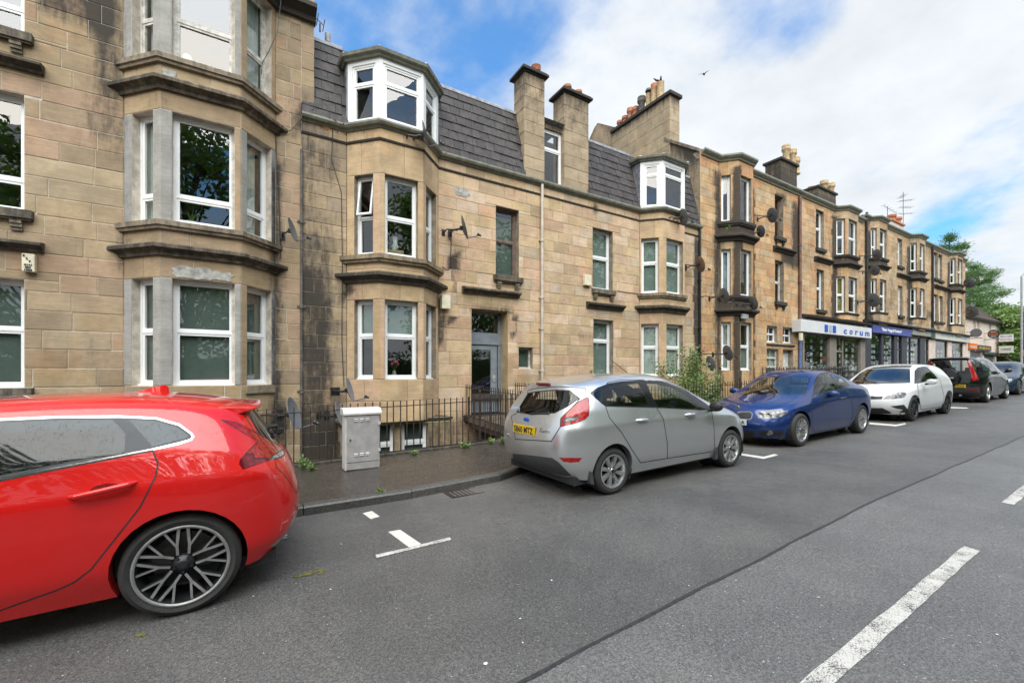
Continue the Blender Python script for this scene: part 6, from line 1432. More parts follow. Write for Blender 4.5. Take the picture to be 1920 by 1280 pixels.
M['chrome'] = plain('chrome', (.50, .51, .52), .16, .04, 5, Metallic=1.0); M['alloy'] = plain('silver_alloy', (.50, .50, .50), .32, .12, 9, Metallic=.85); M['alloy_dark'] = plain('dark_alloy', (.028, .028, .030), .35, .2, 9, Metallic=.4); M['alloy_cut'] = plain('machined_alloy', (.40, .395, .39), .36, .15, 11, Metallic=.7); M['brake'] = plain('brake_disc', (.12, .11, .105), .45, .3, 12, Metallic=.8)
def lamp_mat(name, a, b, sc):
    t = NT(name); p = t.obj(); n_ = t.n('ShaderNodeTexVoronoi', Vector=p, Scale=sc).outputs[0]; t.bsdf(t.mix(t.ramp(n_, .2, .6), a, b), .12, n_, .3, .006, Coat_Weight=.8, Specular_IOR_Level=.3); return t.m
M['tail_red'] = lamp_mat('red_lamp_lens', (.46, .007, .004), (.26, .003, .003), 30); M['lamp_clear'] = lamp_mat('clear_lamp_lens', (.34, .34, .335), (.10, .10, .105), 16); M['tail_dark'] = lamp_mat('dark_red_lens', (.22, .004, .008), (.12, .002, .006), 22)
M['plate_yellow'] = plain('yellow_plate', (.72, .46, .012), .4, .05, 6); M['plate_white'] = plain('white_plate', (.72, .73, .72), .4, .05, 6); M['seat'] = plain('grey_seat_cloth', (.045, .046, .05), .9, .25, 12); M['cabin'] = plain('cabin_lining', (.10, .10, .10), .9, .2, 5)
CAMW = Vector((0, 0, CAMH))
FIESTA = dict(st=[
 [(-.52,.74,.24),(-.68,.73,.36),(-.74,.74,.58),(-.71,.72,.84),(-.63,.69,1.02),(-.50,.63,1.20),(-.36,.55,1.375)],
 [(-.36,.80,.22),(-.40,.865,.38),(-.42,.88,.62),(-.42,.865,.88),(-.38,.81,1.06),(-.28,.73,1.23),(-.16,.61,1.41)],
 [(0,.80,.20),(0,.875,.38),(0,.89,.64),(0,.875,.88),(0,.82,1.07),(.02,.745,1.25),(.06,.62,1.45)],
 [(.45,.78,.20),(.45,.84,.38),(.45,.855,.62),(.45,.86,.87),(.45,.82,1.06),(.45,.75,1.24),(.45,.635,1.475)],
 [(.95,.78,.20),(.95,.84,.38),(.95,.855,.62),(.95,.855,.86),(.95,.82,1.02),(.95,.755,1.22),(.92,.64,1.48)],
 [(1.45,.78,.20),(1.45,.84,.38),(1.45,.855,.62),(1.45,.85,.84),(1.45,.81,.98),(1.42,.745,1.18),(1.36,.615,1.43)],
 [(2.0,.78,.20),(2.0,.84,.38),(2.0,.86,.62),(2.0,.845,.83),(2.0,.80,.94),(1.90,.735,1.07),(1.82,.645,1.21)],
 [(2.49,.80,.20),(2.49,.87,.38),(2.49,.885,.62),(2.49,.845,.82),(2.42,.785,.91),(2.38,.72,.95),(2.30,.64,.975)],
 [(2.86,.76,.20),(2.92,.82,.38),(2.92,.815,.60),(2.87,.77,.77),(2.82,.70,.84),(2.78,.62,.88),(2.74,.50,.905)],
 [(3.06,.60,.20),(3.17,.63,.36),(3.17,.61,.56),(3.09,.59,.71),(3.02,.55,.77),(2.98,.49,.81),(2.94,.40,.84)]],
 rear=[-.62,-.78,-.82,-.77,-.69,-.55,-.43], front=[3.16,3.27,3.26,3.18,3.12,3.07,3.02], crown=[.03,.035,.035,.035,.035,.035,.035,.03,.03,.015])
BMW = dict(st=[
 [(-.76,.68,.24),(-.86,.70,.38),(-.90,.70,.58),(-.88,.68,.78),(-.86,.66,.92),(-.82,.62,.98),(-.78,.54,1.01)],
 [(-.48,.80,.20),(-.50,.86,.38),(-.52,.875,.62),(-.52,.86,.82),(-.50,.80,.96),(-.46,.73,1.02),(-.42,.62,1.05)],
 [(0,.80,.18),(0,.875,.38),(0,.89,.62),(0,.88,.84),(-.02,.82,1.0),(.0,.74,1.10),(.02,.62,1.19)],
 [(.45,.79,.18),(.45,.85,.38),(.45,.865,.62),(.45,.865,.84),(.45,.82,1.0),(.46,.74,1.17),(.47,.60,1.36)],
 [(.95,.79,.18),(.95,.85,.38),(.95,.86,.62),(.95,.86,.83),(.95,.82,.98),(.95,.74,1.18),(.95,.60,1.42)],
 [(1.5,.79,.18),(1.5,.85,.38),(1.5,.86,.62),(1.5,.855,.81),(1.5,.81,.95),(1.46,.735,1.15),(1.38,.59,1.39)],
 [(2.05,.79,.18),(2.05,.85,.38),(2.05,.865,.62),(2.05,.85,.80),(2.05,.80,.90),(1.92,.73,1.03),(1.80,.63,1.18)],
 [(2.66,.80,.18),(2.66,.87,.38),(2.66,.885,.60),(2.66,.85,.76),(2.58,.78,.845),(2.45,.72,.90),(2.30,.64,.945)],
 [(3.08,.76,.18),(3.12,.82,.36),(3.12,.81,.54),(3.08,.76,.68),(3.02,.69,.755),(2.96,.60,.80),(2.90,.48,.83)],
 [(3.28,.60,.18),(3.38,.62,.34),(3.36,.60,.50),(3.30,.57,.62),(3.24,.52,.70),(3.20,.46,.745),(3.16,.38,.775)]],
 rear=[-.86,-.95,-.97,-.95,-.93,-.89,-.84], front=[3.38,3.48,3.46,3.41,3.35,3.30,3.26], crown=[.02,.025,.03,.035,.035,.035,.03,.03,.03,.012])
def remap(base, wb0, wb, ro, fo, wy, wz, over={}):
    def fx(x): return x*ro if x < 0 else (x*wb/wb0 if x <= wb0 else wb+(x-wb0)*fo)
    st = [[(fx(x), y*wy, .20+(z-.20)*wz) for x, y, z in r] for r in base['st']]
    for (i, k), v in over.items(): st[i][k] = v
    return dict(st=st, rear=[fx(x) for x in base['rear']], front=[fx(x) for x in base['front']], crown=list(base['crown']))
V40 = remap(FIESTA, 2.49, 2.647, .97, 1.18, 1.045, .985, {(0,2):(-.70,.73,.58),(0,3):(-.61,.74,.86),(0,4):(-.53,.70,1.0),(0,5):(-.45,.65,1.15),(0,6):(-.36,.58,1.33),(1,2):(-.40,.93,.66),(1,3):(-.40,.92,.90),(2,2):(0,.945,.68),(2,3):(0,.925,.92),(1,4):(-.34,.86,1.06),(2,4):(0,.86,1.11),(3,4):(.48,.855,1.10),(4,4):(1.0,.85,1.05),(5,4):(1.54,.84,1.0)})
V40['rear'] = [-.60, -.755, -.79, -.71, -.62, -.52, -.41]
GOLF = remap(FIESTA, 2.49, 2.63, 1.05, 1.12, 1.04, .985)
CRV = remap(FIESTA, 2.49, 2.62, 1.05, 1.05, 1.03, 1.13, {(0,4):(-.74,.74,1.06),(0,5):(-.70,.70,1.30),(0,6):(-.62,.60,1.62),(1,5):(-.42,.77,1.33),(1,6):(-.36,.66,1.655),(0,2):(-.80,.76,.6),(0,3):(-.79,.76,.86)}); CRV['rear'] = [-.70, -.86, -.88, -.86, -.80, -.76, -.68]
SALOON = remap(BMW, 2.66, 2.8, 1.0, 1.0, 1.03, 1.0)
def inside(p, poly):
    x, y = p; c = False; n = len(poly); j = n-1
    for i in range(n):
        a, b = poly[i], poly[j]
        if (a[1] > y) != (b[1] > y) and x < (b[0]-a[0])*(y-a[1])/(b[1]-a[1])+a[0]: c = not c
        j = i
    return c
class Car:
    def __init__(s, name, label, spec, X, Y, face, lvl, wheel_r, group='parked cars along the kerb', yaw=0.0, z=0.0):
        """face=+1 the nose points up the street (+X), -1 towards the camera"""
        s.root = thing(name, label, 'car', (X, Y, zg(X)+z), group); tilt = -math.atan(GRADE)
        s.root.rotation_euler = (0, tilt, yaw) if face > 0 else (0, -tilt, math.pi+yaw)
        bpy.context.view_layer.update(); s.M = s.root.matrix_world.copy(); s.Mi = s.M.inverted(); s.cam = s.Mi @ CAMW
        st = spec['st']; N = len(st); K = 7; bm = bmesh.new(); s.wr = wheel_r; s.parts = {}
        def V(p): return bm.verts.new(p)
        sides = {}
        cr = spec['crown']; rc, fc = spec['rear'], spec['front']
        cen = {}; creased = []
        def mk(sg):
            S = [[V((x, sg*y, z)) for x, y, z in r] for r in st]; g = {}
            for k in range(K):
                for tag_, i, xc in (('R', 0, rc[k]), ('F', N-1, fc[k])):
                    x, y, z = st[i][k]; zc = z+(cr[i] if k == K-1 else .008)
                    g[tag_, k, 0] = V((xc+(x-xc)*.22, sg*y*.55, z+(zc-z)*.75))
                    if (tag_, k) not in cen: cen[tag_, k] = V((xc, 0, zc))
                    g[tag_, k, 1] = cen[tag_, k]
            T = {}
            for i in range(N):
                x, y, z = st[i][K-1]
                if i == 0: T[i] = (g['R', K-1, 0], g['R', K-1, 1]); continue
                if i == N-1: T[i] = (g['F', K-1, 0], g['F', K-1, 1]); continue
                f = 1 if i < N/2 else 1
                dx = {0: 0}.get(i, 0)
                bow = .0
                if 4 < i < N-1: bow = .10 if i in (5, 6, 7) else .12
                m_ = V((x+bow*.75, sg*y*.55, z+cr[i]*.8))
                if ('T', i) not in cen: cen['T', i] = V((x+bow, 0, z+cr[i]*1.05))
                T[i] = (m_, cen['T', i])
            for i in range(0, N-1):
                for k, w in ((3, .55), (4, .5), (1, .35)): creased.append((S[i][k], S[i+1][k], w))
            for k, w in ((3, .3), (4, .3), (6, .5)): creased.append((S[0][k], g['R', k, 0], w)); creased.append((g['R', k, 0], g['R', k, 1], w))
            fl = []
            for i in range(N-1):
                for k in range(K-1): fl.append((S[i][k], S[i+1][k], S[i+1][k+1], S[i][k+1]))
                fl.append((S[i][K-1], S[i+1][K-1], T[i+1][0], T[i][0])); fl.append((T[i][0], T[i+1][0], T[i+1][1], T[i][1]))
            for k in range(K-1):
                fl.append((S[0][k], S[0][k+1], g['R', k+1, 0], g['R', k, 0])); fl.append((g['R', k, 0], g['R', k+1, 0], g['R', k+1, 1], g['R', k, 1]))
                fl.append((S[N-1][k], g['F', k, 0], g['F', k+1, 0], S[N-1][k+1])); fl.append((g['F', k, 0], g['F', k, 1], g['F', k+1, 1], g['F', k+1, 0]))
            for f in fl: bm.faces.new(f if sg < 0 else f[::-1])
        mk(-1); mk(1)
        bmesh.ops.recalc_face_normals(bm, faces=bm.faces)
        cl_ = bm.edges.layers.float.new('crease_edge')
        for a, b, w in creased:
            e = bm.edges.get((a, b))
            if e: e[cl_] = w
        me = bpy.data.meshes.new('tmp'); bm.to_mesh(me); bm.free(); o = bpy.data.objects.new('tmp', me); COL.objects.link(o)
        md = o.modifiers.new('s', 'SUBSURF'); md.levels = lvl; md.render_levels = lvl
        ev = o.evaluated_get(bpy.context.evaluated_depsgraph_get()); s.bm = bmesh.new(); s.bm.from_mesh(ev.to_mesh()); bpy.data.objects.remove(o); bpy.data.meshes.remove(me)
        s.bm.normal_update()
        c0 = max(s.bm.faces, key=lambda f: f.calc_center_median().z)
        if c0.normal.z < 0: bmesh.ops.reverse_faces(s.bm, faces=s.bm.faces); s.bm.normal_update()
        s.kd = KDTree(len(s.bm.verts)); s.nv = []
        for i, v in enumerate(s.bm.verts): s.kd.insert(v.co, i); s.nv.append(v.normal.copy())
        s.kd.balance(); s.reg = s.bm.faces.layers.int.new('reg'); s.names = ['body']
    def _imprint(s, proj, planes, poly, ok, name, only=None):
        if name not in s.names: s.names.append(name)
        rid = s.names.index(name); xs = [p[0] for p in poly]; ys = [p[1] for p in poly]; bb = (min(xs), max(xs), min(ys), max(ys))
        def fb_(f):
            q = [proj(v.co) for v in f.verts]; return min(a for a, b in q), max(a for a, b in q), min(b for a, b in q), max(b for a, b in q)
        cand = {}
        for f in s.bm.faces:
            if not ok(f): continue
            b = fb_(f)
            if b[1] < bb[0] or b[0] > bb[1] or b[3] < bb[2] or b[2] > bb[3]: continue
            cand[f] = b
        n = len(poly)
        for i in range(n):
            P, Q = poly[i], poly[(i+1) % n]; e = 1e-4; sx0, sx1, sy0, sy1 = min(P[0], Q[0])-e, max(P[0], Q[0])+e, min(P[1], Q[1])-e, max(P[1], Q[1])+e
            fs = [f for f, b in cand.items() if f.is_valid and not (b[1] < sx0 or b[0] > sx1 or b[3] < sy0 or b[2] > sy1)]
            if not fs: continue
            co, no = planes(P, Q)
            if no.length < 1e-9: continue
            geom = list(fs)+list({ed for f in fs for ed in f.edges})+list({v for f in fs for v in f.verts})
            r = bmesh.ops.bisect_plane(s.bm, geom=geom, dist=2e-5, plane_co=co, plane_no=no.normalized())
            for f in fs:
                if not f.is_valid: cand.pop(f, None)
            for g in r['geom']:
                if isinstance(g, bmesh.types.BMFace) and g.is_valid: cand[g] = fb_(g)
        s.bm.normal_update()
        for f in cand:
            if f.is_valid and inside(proj(f.calc_center_median()), poly):
                if only is None or s.names[f[s.reg]] in only: f[s.reg] = rid
    def px(s, poly, name, org=(0, 0), sc=1.0, both=True, only=None, face=None):
        """an outline traced on the photograph, laid onto the body along the lines of sight; mirrored to the far side"""
        pts = [(org[0]+x/sc, org[1]+y/sc) for x, y in poly]
        for mir in ((1, -1) if both else (1,)):
            mm = Vector((1, mir, 1)); cam = Vector((s.cam.x, s.cam.y*mir, s.cam.z))
            def proj(c, mir=mir):
                w = s.M @ Vector((c.x, c.y*mir, c.z)); q = proj_w(w); return q
            def planes(P, Q, mir=mir, cam=cam):
                d = []
                for p in (P, Q):
                    r_ = Vector(ray(*p)); l = s.Mi.to_3x3() @ r_; d.append(Vector((l.x, l.y*mir, l.z)))
                return cam, d[0].cross(d[1])
            def ok(f, cam=cam, mir=mir):
                c = f.calc_center_median()
                return f.normal.dot((cam-c).normalized()) > .02 and (face is None or face(Vector((c.x, c.y*mir, c.z)), Vector((f.normal.x, f.normal.y*mir, f.normal.z))))
            s._imprint(proj, planes, pts, ok, name, only)
    def side(s, poly, name, only=None, ok=None):
        s._imprint(lambda c: (c.x, c.z), lambda P, Q: (Vector((P[0], 0, P[1])), Vector((Q[1]-P[1], 0, -(Q[0]-P[0])))), poly, ok or (lambda f: abs(f.normal.y) > .18 and abs(f.calc_center_median().y) > .4), name, only)
    def rear(s, poly, name, only=None, sgn=-1, mirror=False, lim=.15):
        for pl in ([poly] + ([[(-y, z) for y, z in poly]] if mirror else [])):
            s._imprint(lambda c: (c.y, c.z), lambda P, Q: (Vector((0, P[0], P[1])), Vector((0, Q[1]-P[1], -(Q[0]-P[0])))), pl, lambda f: f.normal.x*sgn > lim, name, only)
    def arches(s, xs, r, zc, flat=.0):
        for x in xs:
            s.side([(x+r*math.cos(a), zc+r*math.sin(a)) for a in [2*math.pi*i/30 for i in range(30)]], 'arch', ok=lambda f: abs(f.normal.y) > .1 and abs(f.calc_center_median().y) > .5 and f.calc_center_median().z < 1)
        s.arch = (xs, r, zc)
    def finish(s, mats, gaps=(), body='body', bodymat=None, interior=True, offs={}):
        kd, nv = s.kd, s.nv; out_ = {}
        def setn(me):
            ns = []
            for v in me.vertices:
                r = kd.find_n(v.co, 3); w = Vector((0, 0, 0))
                for co, i, d in r: w += nv[i]/(d+1e-4)
                ns.append(w.normalized())
            me.polygons.foreach_set('use_smooth', [True]*len(me.polygons)); me.normals_split_custom_set_from_vertices(ns)
        groups = {}
        for f in s.bm.faces: groups.setdefault(s.names[f[s.reg]], []).append(f)
        # connected pieces of one name become objects of their own (two doors, two lamps ...)
        seams = []
        for nm, fs in groups.items():
            if nm == 'arch': continue
            todo = set(fs); pieces = []
            while todo:
                f0 = todo.pop(); stack_ = [f0]; pc = [f0]
                while stack_:
                    f = stack_.pop()
                    for e in f.edges:
                        for g in e.link_faces:
                            if g in todo: todo.discard(g); stack_.append(g); pc.append(g)
                pieces.append(pc)
            pieces = [p for p in pieces if sum(f.calc_area() for f in p) > .0012]
            if nm == 'body': pieces = [[f for p in pieces for f in p]]
            for pc in pieces:
                b2 = bmesh.new(); mp = {}
                for f in pc:
                    try: b2.faces.new([mp.setdefault(v, b2.verts.new(v.co)) if v in mp else mp.setdefault(v, b2.verts.new(v.co)) for v in f.verts])
                    except ValueError: pass
                if nm in gaps:
                    b2.normal_update(); sm = MB(); w_ = gaps[nm]
                    for e in b2.edges:
                        if not e.is_boundary: continue
                        fc_ = e.link_faces[0]; a, b = e.verts; n_ = fc_.normal; td = (b.co-a.co)
                        if td.length < 1e-6: continue
                        sd = n_.cross(td).normalized()*w_; up = n_*.0012; ex = td.normalized()*w_*.5
                        sm.add([a.co-sd-ex+up, b.co-sd+ex+up, b.co+sd+ex+up, a.co+sd-ex+up], [(0, 1, 2, 3)])
                    if sm.f: seams.append(sm)
                if nm in offs:
                    for v in b2.verts: co, i, d = kd.find(v.co); v.co -= nv[i]*offs[nm]
                if nm == 'body':
                    # turn the wheel-arch edges inwards
                    ed = [e for e in b2.edges if e.is_boundary and all(any(abs((v.co.x-x)**2+(v.co.z-s.arch[2])**2-s.arch[1]**2) < .012 for x in s.arch[0]) for v in e.verts)]
                    r = bmesh.ops.extrude_edge_only(b2, edges=ed)
                    for v in [g for g in r['geom'] if isinstance(g, bmesh.types.BMVert)]: v.co.y -= .10*(1 if v.co.y > 0 else -1)
                me = bpy.data.meshes.new(nm); b2.to_mesh(me); b2.free(); me.materials.append(mats[nm])
                if nm == 'body': 
                    me.polygons.foreach_set('use_smooth', [True]*len(me.polygons)); me.set_sharp_from_angle(angle=R(42))
                    ns = [None]*len(me.vertices)
                else: setn(me)
                o = newobj(nm, me, s.root); out_.setdefault(nm, []).append(o)
        # dark liner under the skin so that shut lines read as gaps
        b2 = bmesh.new(); mp = {}
        skip = {'glass', 'arch', 'windscreen', 'rear_window', 'window_glass'}
        for f in s.bm.faces:
            if s.names[f[s.reg]] in skip or s.names[f[s.reg]].endswith('glass'): continue
            vs = []
            for v in f.verts:
                if v not in mp: mp[v] = b2.verts.new(v.co-v.normal*.016)
                vs.append(mp[v])
            try: b2.faces.new(vs)
            except ValueError: pass
        me = bpy.data.meshes.new('inner_liner'); b2.to_mesh(me); b2.free(); me.materials.append(M['cabin'] if False else M['matt_black']); newobj('inner_liner', me, s.root)
        for sm in seams: s.local(sm, 'shut_line', M['matt_black'])
        s.bm.free(); s.out = out_
        # wheel wells
        xs, r, zc = s.arch
        for x in xs:
            for sg in (-1, 1):
                mb = MB(); n = 22; v = []
                for i in range(n+1):
                    a = -.5+(math.pi+1.0)*i/n
                    v += [(x+r*1.03*math.cos(a), sg*.82, zc+r*1.03*math.sin(a)), (x+r*1.03*math.cos(a), sg*.45, zc+r*1.03*math.sin(a))]
                mb.add(v, [(2*i, 2*i+1, 2*i+3, 2*i+2) for i in range(n)]); mb.add([(x, sg*.45, zc)]+[(x+r*1.04*math.cos(6.2832*i/20), sg*.45, zc+r*1.04*math.sin(6.2832*i/20)) for i in range(20)], [(0, i+1, (i+1) % 20+1) for i in range(20)]); s.local(mb, 'wheel_well', M['matt_black'])
        mb = MB(); mb.box(-.55, xs[1]+.5, -.74, .74, .17, .26); s.local(mb, 'underside', M['matt_black'])
    def local(s, mb, name, mats, parent=None, smooth=False, bevel=0):
        o = newobj(name, mb.mesh(name, mats, (0, 0, 0), smooth), parent or s.root)
        if bevel: b = o.modifiers.new('bevel', 'BEVEL'); b.width = bevel; b.segments = 3; b.limit_method = 'ANGLE'
        return o
    def wheels(s, xs, half, w, r, rim, style, mats):
        """tyre and rim are sub-parts of each wheel"""
        for x in xs:
            for sg in (-1, 1):
                y0 = sg*(half-w/2); hub = MB(); hub.lathe([(.055, -w*.3), (.055, w*.25)], (0, 0, 0), 12, 'y'); wh = s.local(hub, 'wheel', M['brake'])
                wh.location = (x, y0, r); wh.rotation_euler = (0, rnd.uniform(0, 6.28) if style != 'v40' else R(2), 0)
                if sg > 0: wh.rotation_euler[2] = math.pi
                ty = MB(); rr = rim; tw = w/2
                prof = [(rr-.012, -tw*.86), (rr+.006, -tw*.92), (rr+.02, -tw*.98), ((rr+r)/2, -tw*1.02), (r-.03, -tw*.97), (r-.010, -tw*.86), (r, -tw*.70), (r, -tw*.36), (r-.008, -tw*.34), (r-.008, -tw*.30), (r, -tw*.28), (r, tw*.0), (r-.008, tw*.02), (r-.008, tw*.06), (r, tw*.08), (r, tw*.70), (r-.012, tw*.88), ((rr+r)/2, tw*1.0), (rr-.012, tw*.86)]
                ty.lathe(prof, (0, 0, 0), 48, 'y', cap=False); t_ = s.local(ty, 'tyre', M['tyre'], wh, True)
                f = -tw*.80; rm = MB()      # outer face looks along -y
                rm.lathe([(rr-.004, -tw*.90), (rr+.004, -tw*.97), (rr-.006, -tw*1.0), (rr-.016, -tw*.95)], (0, 0, 0), 48, 'y', cap=False, mi=0); rm.lathe([(rr-.016, -tw*.95), (rr-.03, -tw*.55), (rr-.05, tw*.6)], (0, 0, 0), 48, 'y', cap=False, mi=1)
                rm.lathe([(0, tw*.30), (rr*.70, tw*.30), (rr*.70, tw*.36), (0, tw*.36)], (0, 0, 0), 28, 'y', cap=False, mi=2)
                def bar(a, r0, r1, off0, off1, w0, w1, y0_=-.012, y1_=-.0, mi=0, dep=.035):
                    ca, sa = math.cos(a), math.sin(a)
                    def q(rad, o, y): return (ca*rad-sa*o, y, sa*rad+ca*o)
                    v = []
                    for rad, o, ww, yy in ((r0, off0, w0, f+y0_), (r1, off1, w1, f+y1_)):
                        v += [q(rad, o-ww/2, yy), q(rad, o+ww/2, yy), q(rad, o+ww*.7, yy+dep), q(rad, o-ww*.7, yy+dep)]
                    rm.add(v, [(0, 1, 5, 4)], mi); rm.add(v, [(1, 2, 6, 5), (2, 3, 7, 6), (3, 0, 4, 7), (0, 3, 2, 1), (4, 5, 6, 7)], mi if style in ('fiesta', 'bmw', 'crv') else 1)
                if style == 'fiesta':
                    for k in range(8): bar(k*math.pi/4, .045, rr-.012, 0, 0, .030, .052, .0, -.012)
                elif style == 'bmw':
                    for k in range(7):
                        for o_ in (-1, 1): bar(k*2*math.pi/7, .05, rr-.012, o_*.012, o_*.034, .018, .026, .0, -.012)
                elif style == 'crv':
                    for k in range(6): bar(k*math.pi/3, .05, rr-.012, 0, 0, .05, .08, 0, -.012)
                elif style == 'v40':
                    for k in range(5):
                        a = math.pi/2+k*2*math.pi/5
                        for o_ in (-1, 1):
                            bar(a, .062, .125, o_*.030, o_*.034, .016, .016, .012, .004); bar(a, .122, rr-.010, o_*.034, o_*.024, .016, .018, .004, -.006)
                            bar(a, .120, rr-.012, o_*.034, o_*.118, .015, .018, .004, -.006)
                else:
                    for k in range(5):
                        for o_ in (-1, 1): bar(k*2*math.pi/5, .05, rr-.012, o_*.014, o_*.05, .026, .03, 0, -.01)
                rm.lathe([(.0, f-.004), (.03, f-.006), (.036, f+.0), (.058, f+.012), (.066, f+.03), (.07, f+.06)], (0, 0, 0), 20, 'y', cap=False, mi=1 if style == 'v40' else 0)
                s.local(rm, 'rim', [mats[0], mats[1], M['brake']], wh, True)
                cp = MB(); cp.lathe([(0, f-.010), (.022, f-.010), (.026, f-.004)], (0, 0, 0), 16, 'y', cap=False)
                for k in range(5): a = math.pi/2+.63+k*2*math.pi/5; cp.lathe([(.009, f-.004), (.009, f+.02)], (math.cos(a)*.05, 0, math.sin(a)*.05), 6, 'y')
                s.local(cp, 'hub_cap', M['alloy_dark'], wh, True)
    def cabin(s, x0, x1, seats, zb=.28, dash=None, wheel_y=-.36, roofz=1.3, wy=.66):
        mb = MB(); mb.box(x0, x1, -wy, wy, zb-.04, zb); mb.box(x0, x1, wy, wy+.03, zb, .86); mb.box(x0, x1, -wy-.03, -wy, zb, .86); s.local(mb, 'cabin_floor', M['cabin'])
        for (x, y) in seats:
            b = MB(); b.prism([(x+.02, .50), (x+.5, .54), (x+.52, .40), (x, .34)], y-.24, y+.24, 'y'); b.prism([(x+.02, .48), (x+.16, .50), (x-.04, 1.06), (x-.17, 1.04)], y-.24, y+.24, 'y'); st_ = s.local(b, 'seat', M['seat'], bevel=.05)
            b = MB(); b.prism([(x-.15, 1.09), (x-.05, 1.09), (x-.09, 1.28), (x-.18, 1.27)], y-.13, y+.13, 'y'); s.local(b, 'headrest', M['seat'], st_, bevel=.04)
        if dash:
            b = MB(); b.prism([(dash, .45), (dash-.25, .62), (dash-.18, .84), (dash+.35, .86), (dash+.4, .45)], -wy, wy, 'y'); s.local(b, 'dashboard', M['seat'], bevel=.03)
            b = MB(); n = 24; c = Vector((dash-.36, wheel_y, .80)); u_, v_ = Vector((0, 1, 0)), Vector((.42, 0, .9)).normalized()
            b.tube([c+(u_*math.cos(6.2832*i/n)+v_*math.sin(6.2832*i/n))*.185 for i in range(n+1)], .016, 6, cap=False)
            for a in (0, math.pi, -math.pi/2): b.tube([c, c+(u_*math.cos(a)+v_*math.sin(a))*.18], .016, 5)
            b.tube([c, c+Vector((.3, 0, -.1))], .03, 6); s.local(b, 'steering_wheel', M['matt_black'])
    def mirror(s, x, y, z, m, sx=.12, sy=.10, sz=.075):
        for sg in (-1, 1):
            mb = MB(); n = 12; rings = []
            for i, (t_, k) in enumerate(((-1, .05), (-.86, .62), (-.4, .98), (.25, 1.0), (.75, .82), (.95, .5), (1, .08))): rings.append([(x+t_*sx*.62, sg*(y+.03)+sg*sy*k*math.cos(6.2832*q/n)*1.0, z+sz*k*math.sin(6.2832*q/n)) for q in range(n)])
            v = [p for r_ in rings for p in r_]; m_ = len(rings)
            mb.add(v, [(i*n+q, i*n+(q+1) % n, (i+1)*n+(q+1) % n, (i+1)*n+q) for i in range(m_-1) for q in range(n)]); o = s.local(mb, 'wing_mirror', m, smooth=True)
            mb = MB(); mb.tube([(x, sg*(y-.10), z-.07), (x, sg*(y), z-.05)], .025, 6); s.local(mb, 'stalk', M['matt_black'], o)
    def plate(s, x, z, w, h, m, txt, y=0, tilt=0, sgn=-1):
        o = newobj('number_plate', None, s.root); bpy.data.objects.remove(o)
        mb = MB(); mb.box(x-.006, x+.006, y-w/2, y+w/2, z-h/2, z+h/2); pl = s.local(mb, 'number_plate', m)
        if txt:
            cu = bpy.data.curves.new('tmp', 'FONT'); cu.body = txt; cu.size = h*1.0; cu.extrude = .001; cu.offset = .002; cu.resolution_u = 2; tmp = bpy.data.objects.new('tmp', cu); COL.objects.link(tmp); bpy.context.view_layer.update()
            me = bpy.data.meshes.new_from_object(tmp.evaluated_get(bpy.context.evaluated_depsgraph_get())); bpy.data.objects.remove(tmp); xs = [v.co.x for v in me.vertices]; k = w*.88/(max(xs)-min(xs)) if len(txt) > 2 else 1
            for v in me.vertices:
                a = (v.co.x-(max(xs)+min(xs))/2)*k; v.co = Vector((x+sgn*(.008+v.co.z), y+(a if sgn > 0 else -a), z-h*.36+v.co.y))
            me.materials.clear(); me.materials.append(M['ink']); me.name = 'registration'; newobj('registration', me, pl)
        return pl
    def script(s, txt, x, y, z, h, w, m, name='badge', sgn=-1, parent=None, shear=0, slope=0):
        cu = bpy.data.curves.new('tmp', 'FONT'); cu.body = txt; cu.size = h; cu.extrude = .002; cu.offset = .001; cu.shear = shear; cu.resolution_u = 2; tmp = bpy.data.objects.new('tmp', cu); COL.objects.link(tmp); bpy.context.view_layer.update()
        me = bpy.data.meshes.new_from_object(tmp.evaluated_get(bpy.context.evaluated_depsgraph_get())); bpy.data.objects.remove(tmp); xs = [v.co.x for v in me.vertices]; k = w/(max(xs)-min(xs))
        for v in me.vertices:
            a = (v.co.x-(max(xs)+min(xs))/2)*k; yy = y+(a if sgn > 0 else -a); q = s.surf(yy, z+v.co.y, sgn); v.co = Vector((q+sgn*(.004+v.co.z) if q is not None else x+sgn*v.co.z, yy, z+v.co.y))
        me.materials.clear(); me.materials.append(m); me.name = name; return newobj(name, me, s.root)
    def surf(s, y, z, sgn):
        best = None
        for o in [q for l in s.out.values() for q in l]:
            hit, loc, nrm, i = o.ray_cast(Vector((sgn*6, y, z)), Vector((-sgn, 0, 0)))
            if hit and (best is None or loc.x*sgn > best*sgn): best = loc.x
        return best
def proj_w(w):
    t = w.x*math.sin(TH)+w.y*math.cos(TH); r = w.x*math.cos(TH)-w.y*math.sin(TH)
    if t < .15: t = .15
    return (960+FPX*r/t, HZN-FPX*(w.z-CAMH)/t)
def ngon_arch(x, r, zc): return [(x+r*math.cos(a), zc+r*math.sin(a)) for a in [2*math.pi*i/30 for i in range(30)]]
hatch_side = lambda c, n: abs(n.y) > .12

